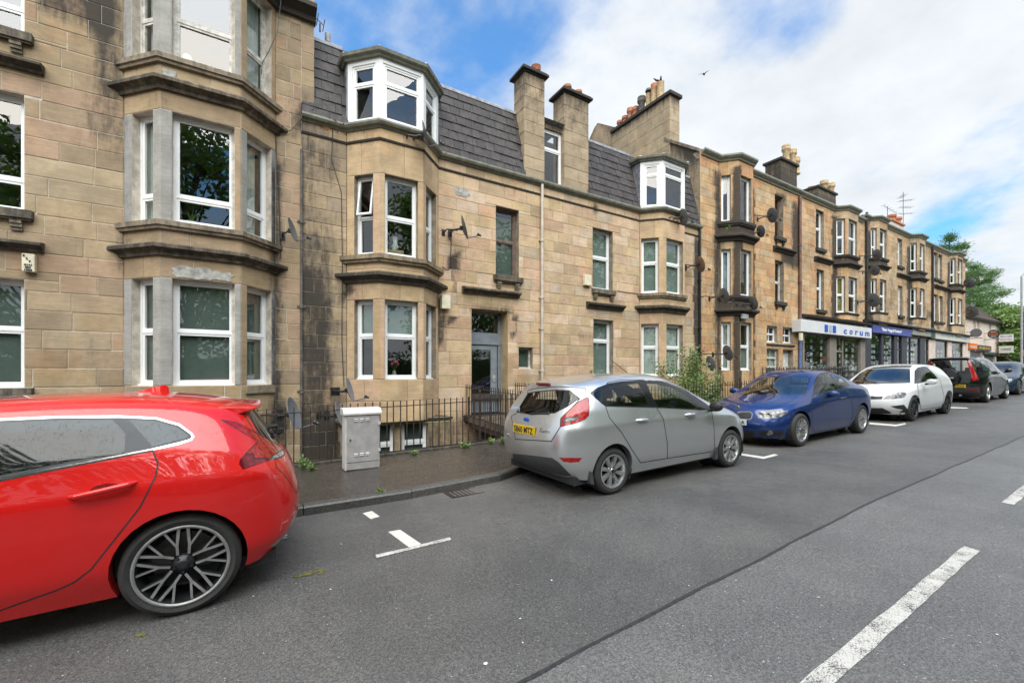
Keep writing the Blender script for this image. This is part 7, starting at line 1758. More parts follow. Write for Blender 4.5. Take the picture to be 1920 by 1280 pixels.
# ---------------- red five-door at the left edge
c = Car('hatchback_car', 'glossy wet red hatchback at the left edge, with dark multi-spoke wheel', V40, -.41, 4.46, -1, 3, .335)
o_ = (0, 720); k_ = 2.667
sidef = lambda c_, n: n.y > .10 and c_.y > .2    # the side turned to the camera (the car is turned round)
c.arches((0, 2.647), .372, .345)
c.px([(-160, 1170), (-160, 400), (-160, 185), (300, 168), (620, 166), (628, 170), (762, 330), (790, 395), (778, 460), (700, 615), (455, 925), (370, 990), (280, 1030), (0, 1130)], 'door', o_, k_, face=sidef)
c.px([(-1000, 560), (-760, 330), (-420, 220), (0, 170), (300, 158), (600, 156), (780, 165), (900, 198), (962, 245), (972, 262), (960, 280), (900, 300), (760, 332), (400, 402), (0, 482), (-500, 590)], 'chrome_strip', o_, k_, face=sidef)
c.px([(-970, 553), (-746, 339), (-413, 228), (0, 182), (300, 169), (600, 167), (780, 175), (893, 207), (951, 248), (960, 262), (949, 274), (893, 290), (760, 321), (400, 390), (0, 468), (-500, 576)], 'pillar_trim', o_, k_, face=sidef)
c.px([(-880, 520), (-720, 352), (-410, 240), (-60, 194), (-60, 476), (-500, 560)], 'window_glass', o_, k_, face=sidef)
c.px([(-30, 192), (300, 179), (560, 177), (600, 215), (628, 250), (620, 348), (400, 378), (-30, 462)], 'window_glass', o_, k_, face=sidef)
c.px([(645, 178), (780, 184), (885, 215), (940, 256), (930, 268), (885, 280), (762, 310), (700, 240)], 'window_glass', o_, k_, face=sidef)
lampf = lambda c_, n: c_.y > .2 and c_.x < .2
c.px([(1105, 178), (1180, 190), (1290, 245), (1400, 310), (1422, 335), (1415, 360), (1290, 400), (1215, 427), (1195, 400), (1200, 375), (1290, 285)], 'tail_lamp', o_, k_, face=lampf)
c.px([(1200, 378), (1225, 350), (1262, 345), (1275, 370), (1340, 368), (1346, 383), (1290, 398), (1215, 424), (1196, 400)], 'lamp_inner', o_, k_, face=lampf)
c.px([(1345, 382), (1362, 358), (1418, 325), (1420, 352), (1400, 366)], 'reversing_lens', o_, k_, face=lampf)
c.rear([(-.56, 1.0), (.56, 1.0), (.60, 1.12), (.47, 1.31), (-.47, 1.31), (-.60, 1.12)], 'rear_window', only=['body'])
c.rear([(-.60, .30), (.60, .30), (.66, .44), (.30, .50), (-.30, .50), (-.66, .44)], 'skid_plate', only=['body'])
c.px([(1350, 812), (1440, 742), (1488, 665), (1510, 612), (1545, 612), (1545, 790), (1400, 812)], 'skid_plate', o_, k_, face=lambda c_, n: c_.x < -.3 and c_.z < .62)
c.rear([(-.72, .88), (-.55, .62), (.55, .62), (.72, .88), (.62, 1.0), (.62, 1.15), (.52, 1.345), (-.52, 1.345), (-.62, 1.15), (-.62, 1.0)], 'tailgate', only=['body'])
c.rear([(-.50, .98), (.50, .98), (.46, 1.37), (-.46, 1.37)], 'windscreen', only=['body'], sgn=1)
c.finish(dict(body=M['red_paint'], door=M['red_paint'], chrome_strip=M['chrome'], pillar_trim=M['valance'], window_glass=M['privacy'], tail_lamp=M['tail_red'], lamp_inner=M['tail_dark'], reversing_lens=M['lamp_clear'], rear_window=M['privacy'], skid_plate=M['alloy'], tailgate=M['red_paint'], windscreen=M['screen_glass']), gaps={'door': .0045, 'tailgate': .004, 'tail_lamp': .003})
c.wheels((0, 2.647), .885, .235, .335, .264, 'v40', (M['alloy_cut'], M['alloy_dark']))
q = MB(); n = 16        # roof spoiler with a thin trailing edge
v = []
for i in range(n+1):
    y = -.60+1.2*i/n; e = 1-(abs(y)/.60)**4; v += [(-.06-.02*e, y, 1.372+.035*e), (-.44-.05*e, y*.93, 1.345+.012*e), (-.44-.05*e, y*.93, 1.325+.012*e), (-.20, y, 1.27)]
q.add(v, [(4*i+j, 4*i+(j+1) % 4, 4*i+4+(j+1) % 4, 4*i+4+j) for i in range(n) for j in range(4)]+[(0, 1, 2, 3), (4*n, 4*n+3, 4*n+2, 4*n+1)]); c.local(q, 'spoiler', M['red_paint'], smooth=True, bevel=.008)
q = MB(); v = []
for i, (x, w_, h_) in enumerate(((.44, .004, .0), (.38, .02, .022), (.28, .032, .055), (.22, .034, .072), (.185, .02, .078), (.165, .004, .06), (.16, .004, .0))): v += [(x, -w_, 1.448), (x, -w_*.35, 1.455+h_), (x, w_*.35, 1.455+h_), (x, w_, 1.448)]
q.add(v, [(4*i+j, 4*i+(j+1) % 4, 4*i+4+(j+1) % 4, 4*i+4+j) for i in range(6) for j in range(4)]); c.local(q, 'roof_antenna', M['red_paint'], smooth=True)
# door handle: a flat dark disc painting the shade of its recess, and a grip bar
hx = [(.50, .905), (.25, .935)]
for sg in (1, -1):
    q = MB(); q.tube([(.53, sg*.89, .888), (.49, sg*.935, .893), (.36, sg*.942, .912), (.25, sg*.935, .928), (.21, sg*.89, .932)], [.008, .017, .019, .018, .008], 10); dh = c.local(q, 'door_handle', M['red_paint'], c.out['door'][0], True); q = MB(); q.prism([(.36+.075*math.cos(6.2832*i/20), .91+.034*math.sin(6.2832*i/20)) for i in range(20)], sg*.80, sg*.8965, 'y'); c.local(q, 'handle_cup', M['tail_dark'], c.out['door'][0])
q = MB(); q.tube([(-.50, .52, .29), (-.635, .52, .282)], [.034, .038], 14); c.local(q, 'exhaust_tip', M['chrome'], smooth=True)
q = MB(); q.tube([(-.50, 0, 1.12), (-.60, .0, 1.13), (-.63, .0, 1.05)], .018, 6); q.box(-.66, -.58, -.035, .035, 1.06, 1.10); c.local(q, 'rear_wiper', M['black_plastic'])
c.cabin(-.3, 2.3, [(1.35, -.36), (1.35, .36), (.45, -.36), (.45, .36)], dash=2.0)

# ---------------- silver hatchback
c = Car('hatchback_car', 'silver five-door hatchback seen from behind, with a yellow number plate', FIESTA, 3.85, 4.77, 1, 3, .29)
o_ = (940, 680); k_ = 4.0; sidef = lambda c_, n: n.y < -.10
c.arches((0, 2.489), .338, .305)
c.px([(700, 262), (780, 322), (810, 410), (900, 520), (985, 660), (1045, 748), (1245, 715), (1245, 600), (1215, 420), (1160, 330), (1085, 135), (1060, 128), (900, 128), (800, 148)], 'door', o_, k_, face=sidef)
c.px([(1160, 330), (1215, 420), (1245, 600), (1245, 715), (1580, 665), (1600, 640), (1595, 480), (1575, 350), (1480, 270), (1350, 185), (1250, 142), (1100, 130)], 'front_door', o_, k_, face=sidef)
c.px([(662, 226), (720, 186), (800, 157), (900, 140), (1040, 133), (1150, 133), (1250, 152), (1350, 192), (1450, 247), (1530, 302), (1592, 346), (1500, 354), (1200, 336), (780, 326), (755, 308)], 'window_frame', o_, k_, face=sidef)
c.px([(677, 228), (752, 200), (757, 300)], 'window_glass', o_, k_, face=sidef)
c.px([(787, 192), (860, 166), (1030, 151), (1050, 185), (1106, 324), (785, 317)], 'window_glass', o_, k_, face=sidef)
c.px([(1087, 151), (1170, 155), (1290, 186), (1390, 243), (1430, 285), (1464, 342), (1176, 329), (1130, 250)], 'window_glass', o_, k_, face=sidef)
c.px([(1455, 265), (1520, 305), (1580, 342), (1482, 342)], 'window_glass', o_, k_, face=sidef)
rf = lambda c_, n: c_.x < .15
c.px([(75, 400), (112, 380), (195, 240), (200, 205), (260, 192), (430, 178), (630, 190), (636, 240), (590, 270), (520, 340), (447, 415), (442, 480), (375, 588), (105, 572)], 'tailgate', o_, k_, both=False, face=rf)
c.px([(113, 368), (160, 290), (200, 228), (260, 215), (400, 203), (510, 208), (588, 266), (500, 325), (400, 375), (230, 388)], 'rear_window', o_, k_, both=False, face=rf)
lampf = lambda c_, n: c_.x < .2 and c_.y < -.3
c.px([(640, 258), (655, 262), (660, 330), (655, 395), (625, 425), (560, 452), (442, 480), (445, 420), (520, 340), (590, 282)], 'tail_lamp', o_, k_, face=lampf)
c.px([(465, 420), (520, 405), (585, 402), (560, 428), (500, 442), (462, 446)], 'reversing_lens', o_, k_, face=lampf)
c.px([(82, 680), (200, 690), (380, 712), (430, 745), (530, 848), (470, 845), (340, 820), (160, 790), (100, 740)], 'valance', o_, k_, both=False, face=rf)
c.px([(432, 710), (606, 712), (585, 742), (520, 748), (465, 740)], 'rear_reflector', o_, k_, face=lampf)
c.rear([(-.60, .93), (.60, .93), (.50, 1.40), (-.50, 1.40)], 'windscreen', only=['body'], sgn=1, lim=.3)
c.rear([(-.70, .62), (-.46, .60), (-.42, .74), (-.70, .80)], 'headlamp', only=['body'], sgn=1, mirror=True); c.rear([(-.42, .30), (.42, .30), (.38, .46), (-.38, .46)], 'grille', only=['body'], sgn=1)
c.finish(dict(body=M['silver_paint'], door=M['silver_paint'], front_door=M['silver_paint'], window_frame=M['gloss_black'], window_glass=M['car_glass'], tailgate=M['silver_paint'], rear_window=M['car_glass'], tail_lamp=M['tail_red'], reversing_lens=M['lamp_clear'], valance=M['valance'], rear_reflector=M['tail_red'], windscreen=M['screen_glass'], headlamp=M['lamp_clear'], grille=M['matt_black']), gaps={'door': .006, 'front_door': .006, 'tailgate': .006, 'tail_lamp': .004})
c.wheels((0, 2.489), .845, .195, .289, .208, 'fiesta', (M['alloy'], M['alloy']))
c.cabin(-.2, 2.2, [(1.15, -.36), (1.15, .36), (.28, -.36), (.28, .36)], dash=1.95, wheel_y=-.36)
c.mirror(1.95, .93, .985, M['black_plastic'], .10, .10, .075)
for x_, nm in ((.52, 'door'), (1.52, 'front_door')):
    for sg in (-1, 1): q = MB(); q.tube([(x_-.12, sg*.845, .895), (x_-.07, sg*.872, .897), (x_+.05, sg*.874, .893), (x_+.11, sg*.845, .888)], [.012, .022, .022, .012], 8); c.local(q, 'door_handle', M['silver_paint'], c.out[nm][0], True)
zp = .795; xp = c.surf(0, zp, -1) or -.80; c.plate(xp-.012, zp, .52, .112, M['plate_yellow'], 'SB60 MTZ')
c.script('Fiesta', -.8, -.43, .80, .075, .19, M['chrome'], shear=.3); c.script('Zetec', -.8, .42, .66, .045, .12, M['chrome'])
q = MB(); xo = (c.surf(0, .92, -1) or -.78)-.004; q.prism([(.065*math.cos(6.2832*i/24), .92+.028*math.sin(6.2832*i/24)) for i in range(24)], xo-.006, xo+.01, 'x'); c.local(q, 'badge', M['blue_ink'])
q = MB(); xo = c.surf(.1, 1.05, -1) or -.66; q.tube([(xo-.02, -.04, .985), (xo-.035, -.04, 1.0), (xo-.005, -.42, 1.03)], [.022, .014, .009], 6); c.local(q, 'rear_wiper', M['black_plastic'])
q = MB(); q.prism([(-.16, 1.375), (.16, 1.375), (.14, 1.40), (-.14, 1.40)], -.47, -.44, 'x'); c.local(q, 'brake_light', M['tail_dark'])
q = MB(); q.prism([(-.30, .16), (-.36, .18), (-.40, .40), (-.335, .40)], -.83, -.66, 'y'); c.local(q, 'mudflap', M['valance'], bevel=.01)
q = MB(); q.prism([(2.10, .16), (2.17, .17), (2.155, .36), (2.11, .36)], -.84, -.70, 'y'); c.local(q, 'mudflap', M['valance'], bevel=.01)
q = MB(); xo = (c.surf(.42, 1.01, -1) or -.6); q.box(xo+.012, xo+.02, .30, .50, 1.00, 1.06); c.local(q, 'window_sticker', M['card_blue'])

# ---------------- blue coupe
c = Car('coupe_car', 'dark blue two-door coupe facing the camera behind the silver car', BMW, 11.58, 4.98, -1, 3, .315)
o_ = (1340, 660); k_ = 6.0; sidef = lambda c_, n: n.y > .08
c.arches((0, 2.66), .358, .325)
c.px([(1110, 470), (1090, 560), (1100, 700), (1095, 850), (1120, 900), (1520, 830), (1560, 700), (1530, 450), (1380, 400), (1290, 225), (1200, 235), (1130, 300)], 'door', o_, k_, face=sidef)
c.px([(1108, 478), (1118, 330), (1150, 265), (1200, 238), (1300, 228), (1380, 250), (1450, 298), (1522, 372), (1390, 420), (1130, 470)], 'window_frame', o_, k_, face=sidef)
c.px([(1128, 462), (1135, 335), (1165, 272), (1210, 248), (1295, 240), (1345, 330), (1375, 412)], 'window_glass', o_, k_, face=sidef)
c.px([(1312, 242), (1380, 262), (1445, 310), (1505, 372), (1392, 405), (1355, 310)], 'window_glass', o_, k_, face=sidef)
c.px([(1085, 280), (1060, 350), (1035, 475), (860, 478), (640, 472), (430, 480), (310, 490), (345, 430), (420, 360), (510, 295), (700, 272), (900, 268)], 'windscreen', o_, k_, both=False, face=lambda c_, n: n.x > .05 and n.z > .2 and 1.0 < c_.x < 2.7)
lampf = lambda c_, n: c_.x > 2.7 and c_.y > .15
c.px([(480, 700), (510, 665), (600, 650), (740, 645), (835, 672), (800, 700), (720, 735), (620, 748), (485, 742)], 'headlamp', o_, k_, face=lampf)
ff = lambda c_, n: n.x > .1 and c_.x > 2.8
c.px([(244, 690), (258, 670), (300, 666), (400, 666), (428, 690), (419, 742), (393, 760), (287, 757), (255, 730)], 'chrome_surround', o_, k_, face=ff)
c.px([(252, 690), (300, 672), (398, 672), (420, 695), (412, 738), (390, 754), (290, 750), (262, 728)], 'kidney_grille', o_, k_, face=ff)
c.px([(510, 885), (700, 880), (770, 900), (760, 935), (690, 940), (510, 938)], 'lower_grille', o_, k_, face=ff)
c.px([(-40, 880), (325, 880), (445, 890), (430, 960), (325, 970), (-40, 970)], 'lower_grille', o_, k_, both=False, face=ff)
c.rear([(-.55, .80), (.55, .80), (.60, .98), (-.60, .98)], 'bootlid', only=['body']); c.rear([(-.70, .70), (-.48, .70), (-.48, .88), (-.68, .88)], 'tail_lamp', only=['body'], mirror=True); c.rear([(-.55, 1.10), (.55, 1.10), (.44, 1.37), (-.44, 1.37)], 'rear_window', only=['body'], lim=.1)
c.finish(dict(body=M['blue_paint'], door=M['blue_paint'], window_frame=M['gloss_black'], window_glass=M['car_glass'], windscreen=M['screen_glass'], headlamp=M['lamp_clear'], chrome_surround=M['chrome'], kidney_grille=M['matt_black'], lower_grille=M['matt_black'], bootlid=M['blue_paint'], tail_lamp=M['tail_red'], rear_window=M['car_glass']), gaps={'door': .008})
c.wheels((0, 2.66), .865, .215, .315, .222, 'bmw', (M['alloy'], M['alloy']))
c.cabin(-.1, 2.3, [(1.1, -.36), (1.1, .36), (.3, -.36), (.3, .36)], dash=2.0, wheel_y=-.36)
c.mirror(1.78, .98, .965, M['blue_paint'], .12, .11, .07)
for sg in (-1, 1): q = MB(); q.tube([(.80, sg*.868, .84), (.86, sg*.885, .842), (.98, sg*.885, .838), (1.04, sg*.868, .835)], [.008, .013, .013, .008], 6); c.local(q, 'door_handle', M['chrome'], c.out['door'][0], True)
xf = c.surf(0, .48, 1) or 3.45; c.plate(xf+.014, .47, .52, .112, M['plate_white'], 'SK08 NRA', sgn=1)
xf = (c.surf(.0, .72, 1) or 3.3); q = MB(); q.lathe([(.041, -.01), (.041, .006), (.036, .009), (0, .009)], (xf, 0, .735), 18, 'x'); c.local(q, 'badge', M['chrome'])
for sg in (-1, 1):
    xf = c.surf(sg*.60, .30, 1) or 3.3; q = MB(); q.lathe([(.055, -.03), (.055, .004), (.0, .012)], (xf, sg*.60, .30), 16, 'x'); c.local(q, 'fog_lamp', M['lamp_clear'], smooth=True)
    for yy, rr_ in ((.46, .052), (.575, .048)):
        xf = c.surf(sg*yy, .615, 1)
        if xf: q = MB(); q.lathe([(rr_, -.03), (rr_, .0), (rr_*.8, .004), (rr_*.75, -.01), (0, -.012)], (xf, sg*yy, .615), 18, 'x'); c.local(q, 'lamp_ring', M['chrome'], smooth=True)

# ---------------- white hatchback
c = Car('hatchback_car', 'white hatchback with dark wheels facing the camera, behind the blue coupe', GOLF, 17.42, 5.02, -1, 3, .32)
o_ = (1580, 660); k_ = 5.647; sidef = lambda c_, n: n.y > .08
c.arches((0, 2.63), .362, .33)
c.px([(790, 340), (805, 450), (830, 610), (1050, 575), (1075, 470), (1030, 290), (905, 150), (800, 160), (762, 200)], 'door', o_, k_, face=sidef)
c.px([(758, 335), (760, 200), (790, 165), (840, 152), (900, 165), (950, 215), (1005, 275), (880, 310)], 'window_frame', o_, k_, face=sidef)
c.px([(772, 325), (780, 210), (815, 180), (830, 182), (870, 305)], 'window_glass', o_, k_, face=sidef)
c.px([(845, 175), (895, 178), (945, 225), (992, 272), (882, 300)], 'window_glass', o_, k_, face=sidef)
c.px([(712, 172), (718, 326), (500, 333), (100, 340), (85, 315), (180, 225), (260, 180), (480, 172)], 'windscreen', o_, k_, both=False, face=lambda c_, n: n.x > .05 and n.z > .2 and 1.0 < c_.x < 2.8)
c.px([(718, 165), (735, 140), (560, 140), (330, 160), (260, 178), (480, 170)], 'roof_panel', o_, k_, both=False, face=lambda c_, n: n.z > .5)
lampf = lambda c_, n: c_.x > 2.6 and c_.y > .15
c.px([(420, 500), (460, 465), (540, 435), (620, 420), (665, 425), (678, 450), (650, 480), (560, 495)], 'headlamp', o_, k_, face=lampf)
ff = lambda c_, n: n.x > .05 and c_.x > 2.7
c.px([(60, 472), (430, 468), (415, 498), (60, 505)], 'grille', o_, k_, both=False, face=ff)
c.px([(500, 572), (650, 555), (690, 610), (680, 640), (590, 640), (640, 610), (560, 595)], 'side_intake', o_, k_, face=ff)
c.px([(60, 590), (420, 590), (520, 640), (500, 652), (60, 656)], 'lower_grille', o_, k_, both=False, face=ff)
c.finish(dict(body=M['white_paint_car'], door=M['white_paint_car'], window_frame=M['gloss_black'], window_glass=M['car_glass'], windscreen=M['screen_glass'], headlamp=M['lamp_clear'], grille=M['matt_black'], side_intake=M['matt_black'], lower_grille=M['matt_black'], roof_panel=M['gloss_black']), gaps={'door': .010})
c.wheels((0, 2.63), .875, .225, .32, .235, 'golf', (M['alloy_dark'], M['alloy_dark']))
c.cabin(-.1, 2.3, [(1.2, -.36), (1.2, .36), (.3, -.36), (.3, .36)], dash=2.0, wheel_y=-.36)
c.mirror(1.95, 1.0, 1.01, M['white_paint_car'], .11, .11, .075)
xf = c.surf(0, .60, 1) or 3.4
for dz, w_ in ((0, 1.0), (.022, .92)): q = MB(); q.box(xf+.0, xf+.012, -.34*w_, .34*w_, .66+dz, .668+dz); c.local(q, 'grille_bar', M['chrome'])
c.plate((c.surf(0, .44, 1) or 3.4)+.01, .47, .52, .112, M['plate_white'], 'SN17 VRJ', sgn=1)

# ---------------- black off-roader with the spare wheel on its tail
c = Car('suv_car', 'black off-road car seen from behind, spare wheel cover on its tailgate', CRV, 22.75, 5.22, 1, 3, .345)
c.arches((0, 2.62), .395, .36); sidef = lambda c_, n: n.y < -.08
c.px([(1312, 85), (1335, 82), (1370, 130), (1410, 220), (1442, 292), (1375, 305), (1355, 220)], 'tail_lamp', o_, k_, face=lambda c_, n: c_.x < .1)
c.px([(1370, 92), (1455, 80), (1520, 85), (1580, 120), (1645, 208), (1430, 212), (1400, 150)], 'window_frame', o_, k_, face=sidef)
c.px([(1388, 100), (1448, 90), (1478, 205), (1432, 205)], 'window_glass', o_, k_, face=sidef); c.px([(1462, 92), (1508, 92), (1560, 204), (1490, 206)], 'window_glass', o_, k_, face=sidef); c.px([(1522, 96), (1575, 130), (1630, 203), (1572, 204)], 'window_glass', o_, k_, face=sidef)
c.rear([(-.60, 1.10), (.60, 1.10), (.55, 1.58), (-.55, 1.58)], 'rear_window', only=['body']); c.rear([(-.78, .36), (.78, .36), (.78, .58), (-.78, .58)], 'bumper', only=['body']); c.rear([(-.78, .46), (-.50, .46), (-.50, .52), (-.78, .52)], 'rear_reflector', only=['bumper'], mirror=True)
c.rear([(-.60, 1.05), (.60, 1.05), (.50, 1.56), (-.50, 1.56)], 'windscreen', only=['body'], sgn=1, lim=.3)
c.finish(dict(body=M['black_paint'], tail_lamp=M['tail_red'], window_frame=M['gloss_black'], window_glass=M['car_glass'], rear_window=M['car_glass'], bumper=M['valance'], rear_reflector=M['tail_red'], windscreen=M['screen_glass']), gaps={'bumper': .006})
c.wheels((0, 2.62), .87, .215, .345, .225, 'crv', (M['alloy'], M['alloy']))
c.cabin(-.3, 2.3, [(1.2, -.36), (1.2, .36), (.3, -.36), (.3, .36)], dash=2.0)
c.mirror(2.0, .98, 1.12, M['black_paint'], .10, .10, .08)
xo = (c.surf(0, .95, -1) or -.9); q = MB(); q.lathe([(.30, -.02), (.355, -.06), (.36, -.15), (.33, -.20), (.25, -.225), (0, -.24)], (xo, 0, .93), 32, 'x', cap=False); sp = c.local(q, 'spare_wheel_cover', M['gloss_black'], smooth=True)
c.script('HONDA', xo-.24, 0, .90, .11, .42, M['white_ink']); 
for o in c.root.children:
    if o.name.startswith('badge'): o.data.transform(Matrix.Translation((xo-.242-min(v.co.x for v in o.data.vertices), 0, 0)))
c.plate((c.surf(-.1, .62, -1) or -.9)-.012, .62, .52, .112, M['plate_yellow'], 'SF51 JXE', y=-.22)
q = MB(); q.prism([(-.55, 1.60), (.55, 1.60), (.50, 1.635), (-.50, 1.635)], -.76, -.55, 'x'); c.local(q, 'spoiler', M['gloss_black'], bevel=.01)
q = MB(); q.tube([(-.80, -.35, .30), (-.92, -.35, .29)], .04, 10); c.local(q, 'exhaust_tip', M['chrome'], smooth=True)
q = MB(); q.tube([(1.2, .3, 1.66), (1.02, .3, 1.95)], .006, 5); c.local(q, 'roof_antenna', M['black_plastic'])

# ---------------- last car, cut off by the right edge
c = Car('saloon_car', 'dark petrol-blue car facing the camera, last in the row', SALOON, 31.0, 5.35, -1, 2, .32)
c.arches((0, 2.8), .36, .33)
c.side([(.25, 1.02), (.40, 1.22), (.75, 1.34), (1.35, 1.32), (1.75, 1.12), (1.95, .95), (1.0, 1.0)], 'window_glass'); c.rear([(-.60, .93), (.60, .93), (.46, 1.36), (-.46, 1.36)], 'windscreen', only=['body'], sgn=1, lim=.25)
c.rear([(-.74, .58), (-.46, .54), (-.44, .66), (-.70, .74)], 'headlamp', only=['body'], sgn=1, mirror=True); c.rear([(-.40, .36), (.40, .36), (.38, .62), (-.38, .62)], 'grille', only=['body'], sgn=1); c.rear([(-.72, .22), (.72, .22), (.66, .32), (-.66, .32)], 'lower_grille', only=['body'], sgn=1)
c.finish(dict(body=M['petrol_paint'], window_glass=M['car_glass'], windscreen=M['screen_glass'], headlamp=M['lamp_clear'], grille=M['matt_black'], lower_grille=M['matt_black']))
c.wheels((0, 2.8), .88, .225, .32, .23, 'golf', (M['alloy'], M['alloy_dark'])); c.cabin(-.1, 2.3, [(1.2, -.36), (1.2, .36)], dash=2.0); c.mirror(1.85, 1.0, .98, M['petrol_paint'], .11, .11, .07)
# ------------------------------------------------------------------ trees, lamp post, birds
def tree(name, label, x, y, z, h, cr, n, m, seed, group=None, trunk=.22, base=.28, leafs=.26, shape=1.0, clumps=44):
    r = random.Random(seed); o = thing(name, label, 'tree', (x, y, z), group); tr = MB()
    top = Vector((x+r.uniform(-.4, .4), y+r.uniform(-.4, .4), z+h*.82)); b0 = Vector((x, y, z)); mid = (b0+top)/2+Vector((r.uniform(-.3, .3), r.uniform(-.3, .3), 0))
    tr.tube([b0, b0+(mid-b0)*.5, mid, top], [trunk*1.25, trunk, trunk*.7, .04], 9); cl = []
    for i in range(clumps):
        f = base+(1-base)*r.random()**.8; a = r.uniform(0, 6.28); env = math.sin(min(1, (f-base*.7)/(1-base*.7))*math.pi*.86+.25)**.7; rr = cr*env*r.uniform(.35, 1.0)
        c = Vector((x+math.cos(a)*rr, y+math.sin(a)*rr, z+h*f)); s = b0+(top-b0)*max(.2, f-.2)
        cl.append((c, cr*r.uniform(.16, .32)))
        if i % 2 == 0: tr.tube([s, (s+c)/2+Vector((0, 0, .15)), c], [trunk*.28, trunk*.16, .02], 5)
    tr.build('trunk', M['bark'], o, smooth=True); mb = MB()
    for i in range(n):
        c, s = r.choice(cl); d = Vector((r.gauss(0, 1), r.gauss(0, 1), r.gauss(0, .75))).normalized()*s*r.random()**.4
        leaf(mb, c+d, Vector((r.uniform(-1, 1), r.uniform(-1, 1), r.uniform(-.8, .4))), leafs*r.uniform(.6, 1.3), leafs*.55, r.uniform(-1.5, 1.5))
    mb.build('crown', M[m], o, fix=False); return o
TG = 'trees across the road, seen in the window glass'
for i, (x, y, h, cr, lb) in enumerate(((-11, -11.5, 15, 5.2, 'broad-leaved tree across the road, mirrored in the leftmost windows'), (-3.5, -12.0, 19.0, 5.4, 'tallest broad-leaved tree across the road, mirrored in the first bay windows'), (5.0, -12.5, 16.5, 5.0, 'broad-leaved tree across the road, mirrored in the dormer glass'), (13.5, -12.0, 17.5, 5.4, 'wide broad-leaved tree across the road, opposite the front door'),
                                 (22.5, -12.0, 14.0, 5.0, 'broad-leaved tree across the road, opposite the right-hand bay'), (31, -12, 15, 5.2, 'broad-leaved tree across the road, opposite the orange tenement'), (40, -12, 14, 5.0, 'broad-leaved tree across the road, mirrored in the blue shop window'), (50, -12, 14, 5.2, 'broad-leaved tree across the road, mirrored in the last shop window'))):
    tree('broadleaf_tree', lb, x, y, zg(x), h, cr, 6800, 'leaf', 20+i, TG, leafs=.46, base=.14, clumps=80, trunk=.3)
for i, (x, h) in enumerate(((61, 13), (73, 14), (86, 13), (100, 14))): tree('broadleaf_tree', ('first', 'second', 'third', 'last')[i]+' broad-leaved tree past the shops across the road, mirrored in the parked cars', x, -11.5, zg(x), h, 5.6, 5000, 'leaf', 40+i, TG, leafs=.6, base=.1, clumps=70, trunk=.3)
hb = MB(); r = random.Random(4); th = MB()
for i in range(13000):
    x = r.uniform(-22, 60); y = -6.6-1.6*r.random(); z = zg(x)+(3.0+.6*noise.noise((x*.5, 0, 0)))*r.random()**.7; leaf(hb, Vector((x, y, z)), Vector((r.uniform(-1, 1), r.uniform(-1, 1), r.uniform(-.5, .6))), .26, .16, r.uniform(-1.5, 1.5))
tag(hb.build('hedge', M['leaf'], fix=False), 'overgrown green hedge bank across the road', 'hedge', kind='stuff')
hb = MB(); hb.prism([(-7.7, -.8), (-7.9, 2.2), (-7.3, 2.4), (-7.0, 2.0), (-6.8, -.8)], -24, 62, 'x'); hb.v = [(a, b, c+zg(a)) for a, b, c in hb.v]; hb.build('bank', M['leaf'], kind='structure')
# cedar behind the pale house: tiers of drooping sprays
def cedar(label, x, y, z, h, R0, seed):
    r = random.Random(seed); o = thing('cedar_tree', label, 'tree', (x, y, z)); tr = MB(); tr.tube([(x, y, z), (x, y, z+h*.6), (x, y, z+h)], [.4, .25, .04], 8); mb = MB()
    k = 0
    for t_ in range(26):
        f = .3+.7*t_/26; L = R0*(1.05-f*.75)*r.uniform(.6, 1.15); a = t_*2.4+r.uniform(-.4, .4); d = Vector((math.cos(a), math.sin(a), r.uniform(.12, .4))); p0 = Vector((x, y, z+h*f)); p1 = p0+d*L*.55; p2 = p0+d*L+Vector((0, 0, -L*.05))
        tr.tube([p0, p1, p2], [.09, .05, .012], 5)
        for i in range(520):
            g = r.random()**.7; c = p0+(p1-p0)*g*2 if g < .5 else p1+(p2-p1)*(g-.5)*2; w = L*.16*(1-g*.5)+.08
            leaf(mb, c+Vector((r.gauss(0, w*1.3), r.gauss(0, w*1.3), r.gauss(-.14, .22))), d+Vector((r.uniform(-.9, .9), r.uniform(-.9, .9), r.uniform(-.3, .3))), .34, .07, r.uniform(-1.5, 1.5))
    tr.build('trunk', M['bark'], o, smooth=True); mb.build('crown', M['needle'], o, fix=False)
cedar('tall cedar with spreading tiers of branches behind the pale house', 75.0, 15.2, 1.9, 12.6, 5.2, 6)
cedar('taller cedar whose sprays show over the end of the terrace roof', 69.0, 16.3, 1.8, 15.6, 5.6, 9)
for i, (x, y, h, cr, lb) in enumerate(((66, 11.5, 6.2, 3.0, 'bright green tree beyond the pale house, left of the lamp post'), (71, 9.8, 6.5, 3.2, 'bright green tree right behind the lamp post'), (74, 13.5, 7.5, 3.6, 'bright green tree furthest down the street'))): tree('roadside_tree', lb, x, y, zg(x), h, cr, 6500, 'leaf_bright', 60+i, 'bright trees at the end of the street', leafs=.34, base=.08, clumps=60)
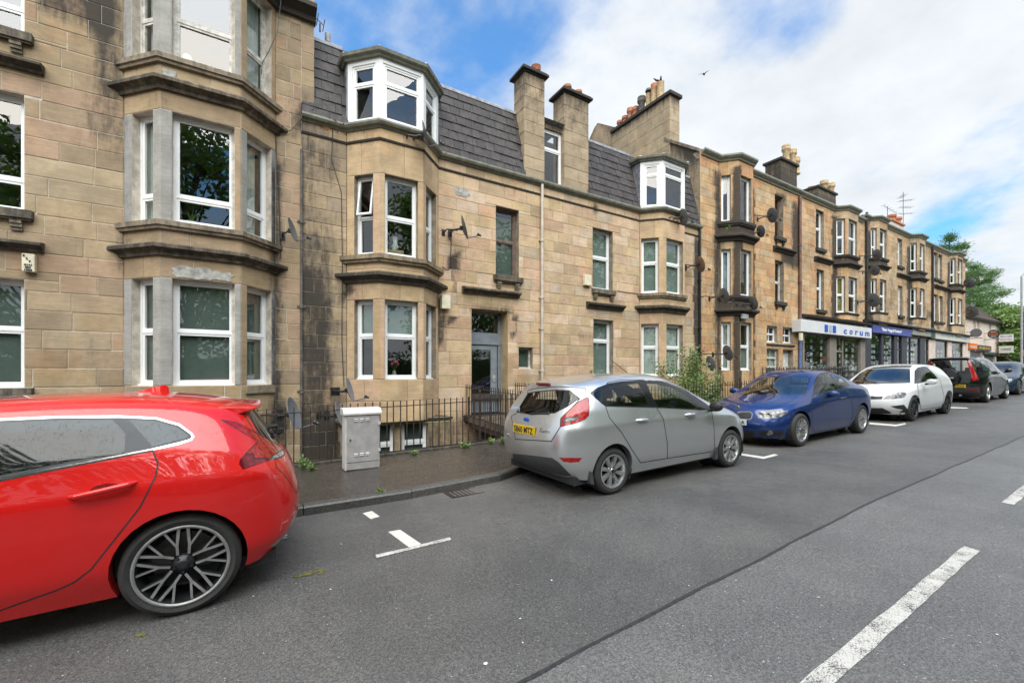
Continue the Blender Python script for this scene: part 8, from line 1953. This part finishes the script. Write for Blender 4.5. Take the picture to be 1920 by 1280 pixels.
# lamp post at the right edge
ly = 6.15; lx = X_(1915.5, ly); z0 = zg(lx)+.1
o = thing('street_lamp', 'slim grey street lamp post at the right edge', 'street lamp', (lx, ly, z0)); zt_ = Z_(1915.5, 518, ly)
mb = MB(); mb.tube([(lx, ly, z0), (lx, ly, z0+1.1)], .085, 10); mb.tube([(lx, ly, z0+1.1), (lx, ly, zt_)], [.06, .045], 10); mb.build('pole', M['galv'], o, smooth=True)
mb = MB(); mb.tube([(lx, ly, zt_), (lx+.1, ly-.1, zt_+.2), (lx+.5, ly-.5, zt_+.34), (lx+1.0, ly-1.0, zt_+.38)], .035, 8); mb.build('bracket_arm', M['galv'], o, smooth=True)
mb = MB(); mb.tube([(lx+.95, ly-.95, zt_+.38), (lx+1.15, ly-1.15, zt_+.38), (lx+1.45, ly-1.45, zt_+.36)], [.05, .11, .06], 10); mb.build('lantern', M['galv'], o, smooth=True)
x_, y_ = lx+.35, ly; mb = MB(); zz_ = Z_(1917, 662, ly); mb.box(lx-.02, lx+.02, ly-.45, ly-.04, zz_-.18, zz_+.18); tag(mb.build('notice', M['orange_sign'], None, origin=(lx, ly, zz_)), 'small red notice fixed to the lamp post', 'sign')
# birds
def bird(label, p, yaw, fly=False, s=1.0):
    o = thing('bird', label, 'bird', p, rot=(0, 0, yaw)); b = MB(); px_, py_, pz_ = p
    prof = [(-.20, 0, .012), (-.12, .01, .03), (-.03, .0, .062), (.06, .02, .06), (.12, .07, .038), (.16, .10, .042), (.20, .105, .018), (.245, .10, .004)]
    b.tube([(px_+x*s, py_, pz_+(.12+z)*s) for x, z, _ in prof], [q*s for _, _, q in prof], 8); 
    if fly:
        for sg_ in (-1, 1): b.add([(px_+.06*s, py_, pz_+.14*s), (px_+.02*s, py_+sg_*.22*s, pz_+.25*s), (px_-.08*s, py_+sg_*.42*s, pz_+.2*s), (px_-.1*s, py_+sg_*.2*s, pz_+.2*s), (px_-.08*s, py_, pz_+.13*s)], [(0, 1, 2, 3, 4)])
    else:
        for sg_ in (-1, 1): b.tube([(px_+.01*s, py_+sg_*.025*s, pz_+.07*s), (px_+.02*s, py_+sg_*.025*s, pz_)], .006*s, 4)
    b.build('body', M['ink'], o, smooth=True); return o
yb = lambda u: px/(ray(u, HZN)[0]/ray(u, HZN)[1])
bird('black bird with raised tail on the rusty-rimmed pot of the gable chimney', (px, yb(1232), pz+1.07), 2.6, s=.8)
bird('black bird perched on the last buff pot of the gable chimney', (px, yb(1239), pz+.96), -2.4, s=.8)
q = at_y(1320, 143, 22.0); bird('black bird flying in the open sky above the roofs', (q[0], 22.0, q[1]), .4, True, 1.15)
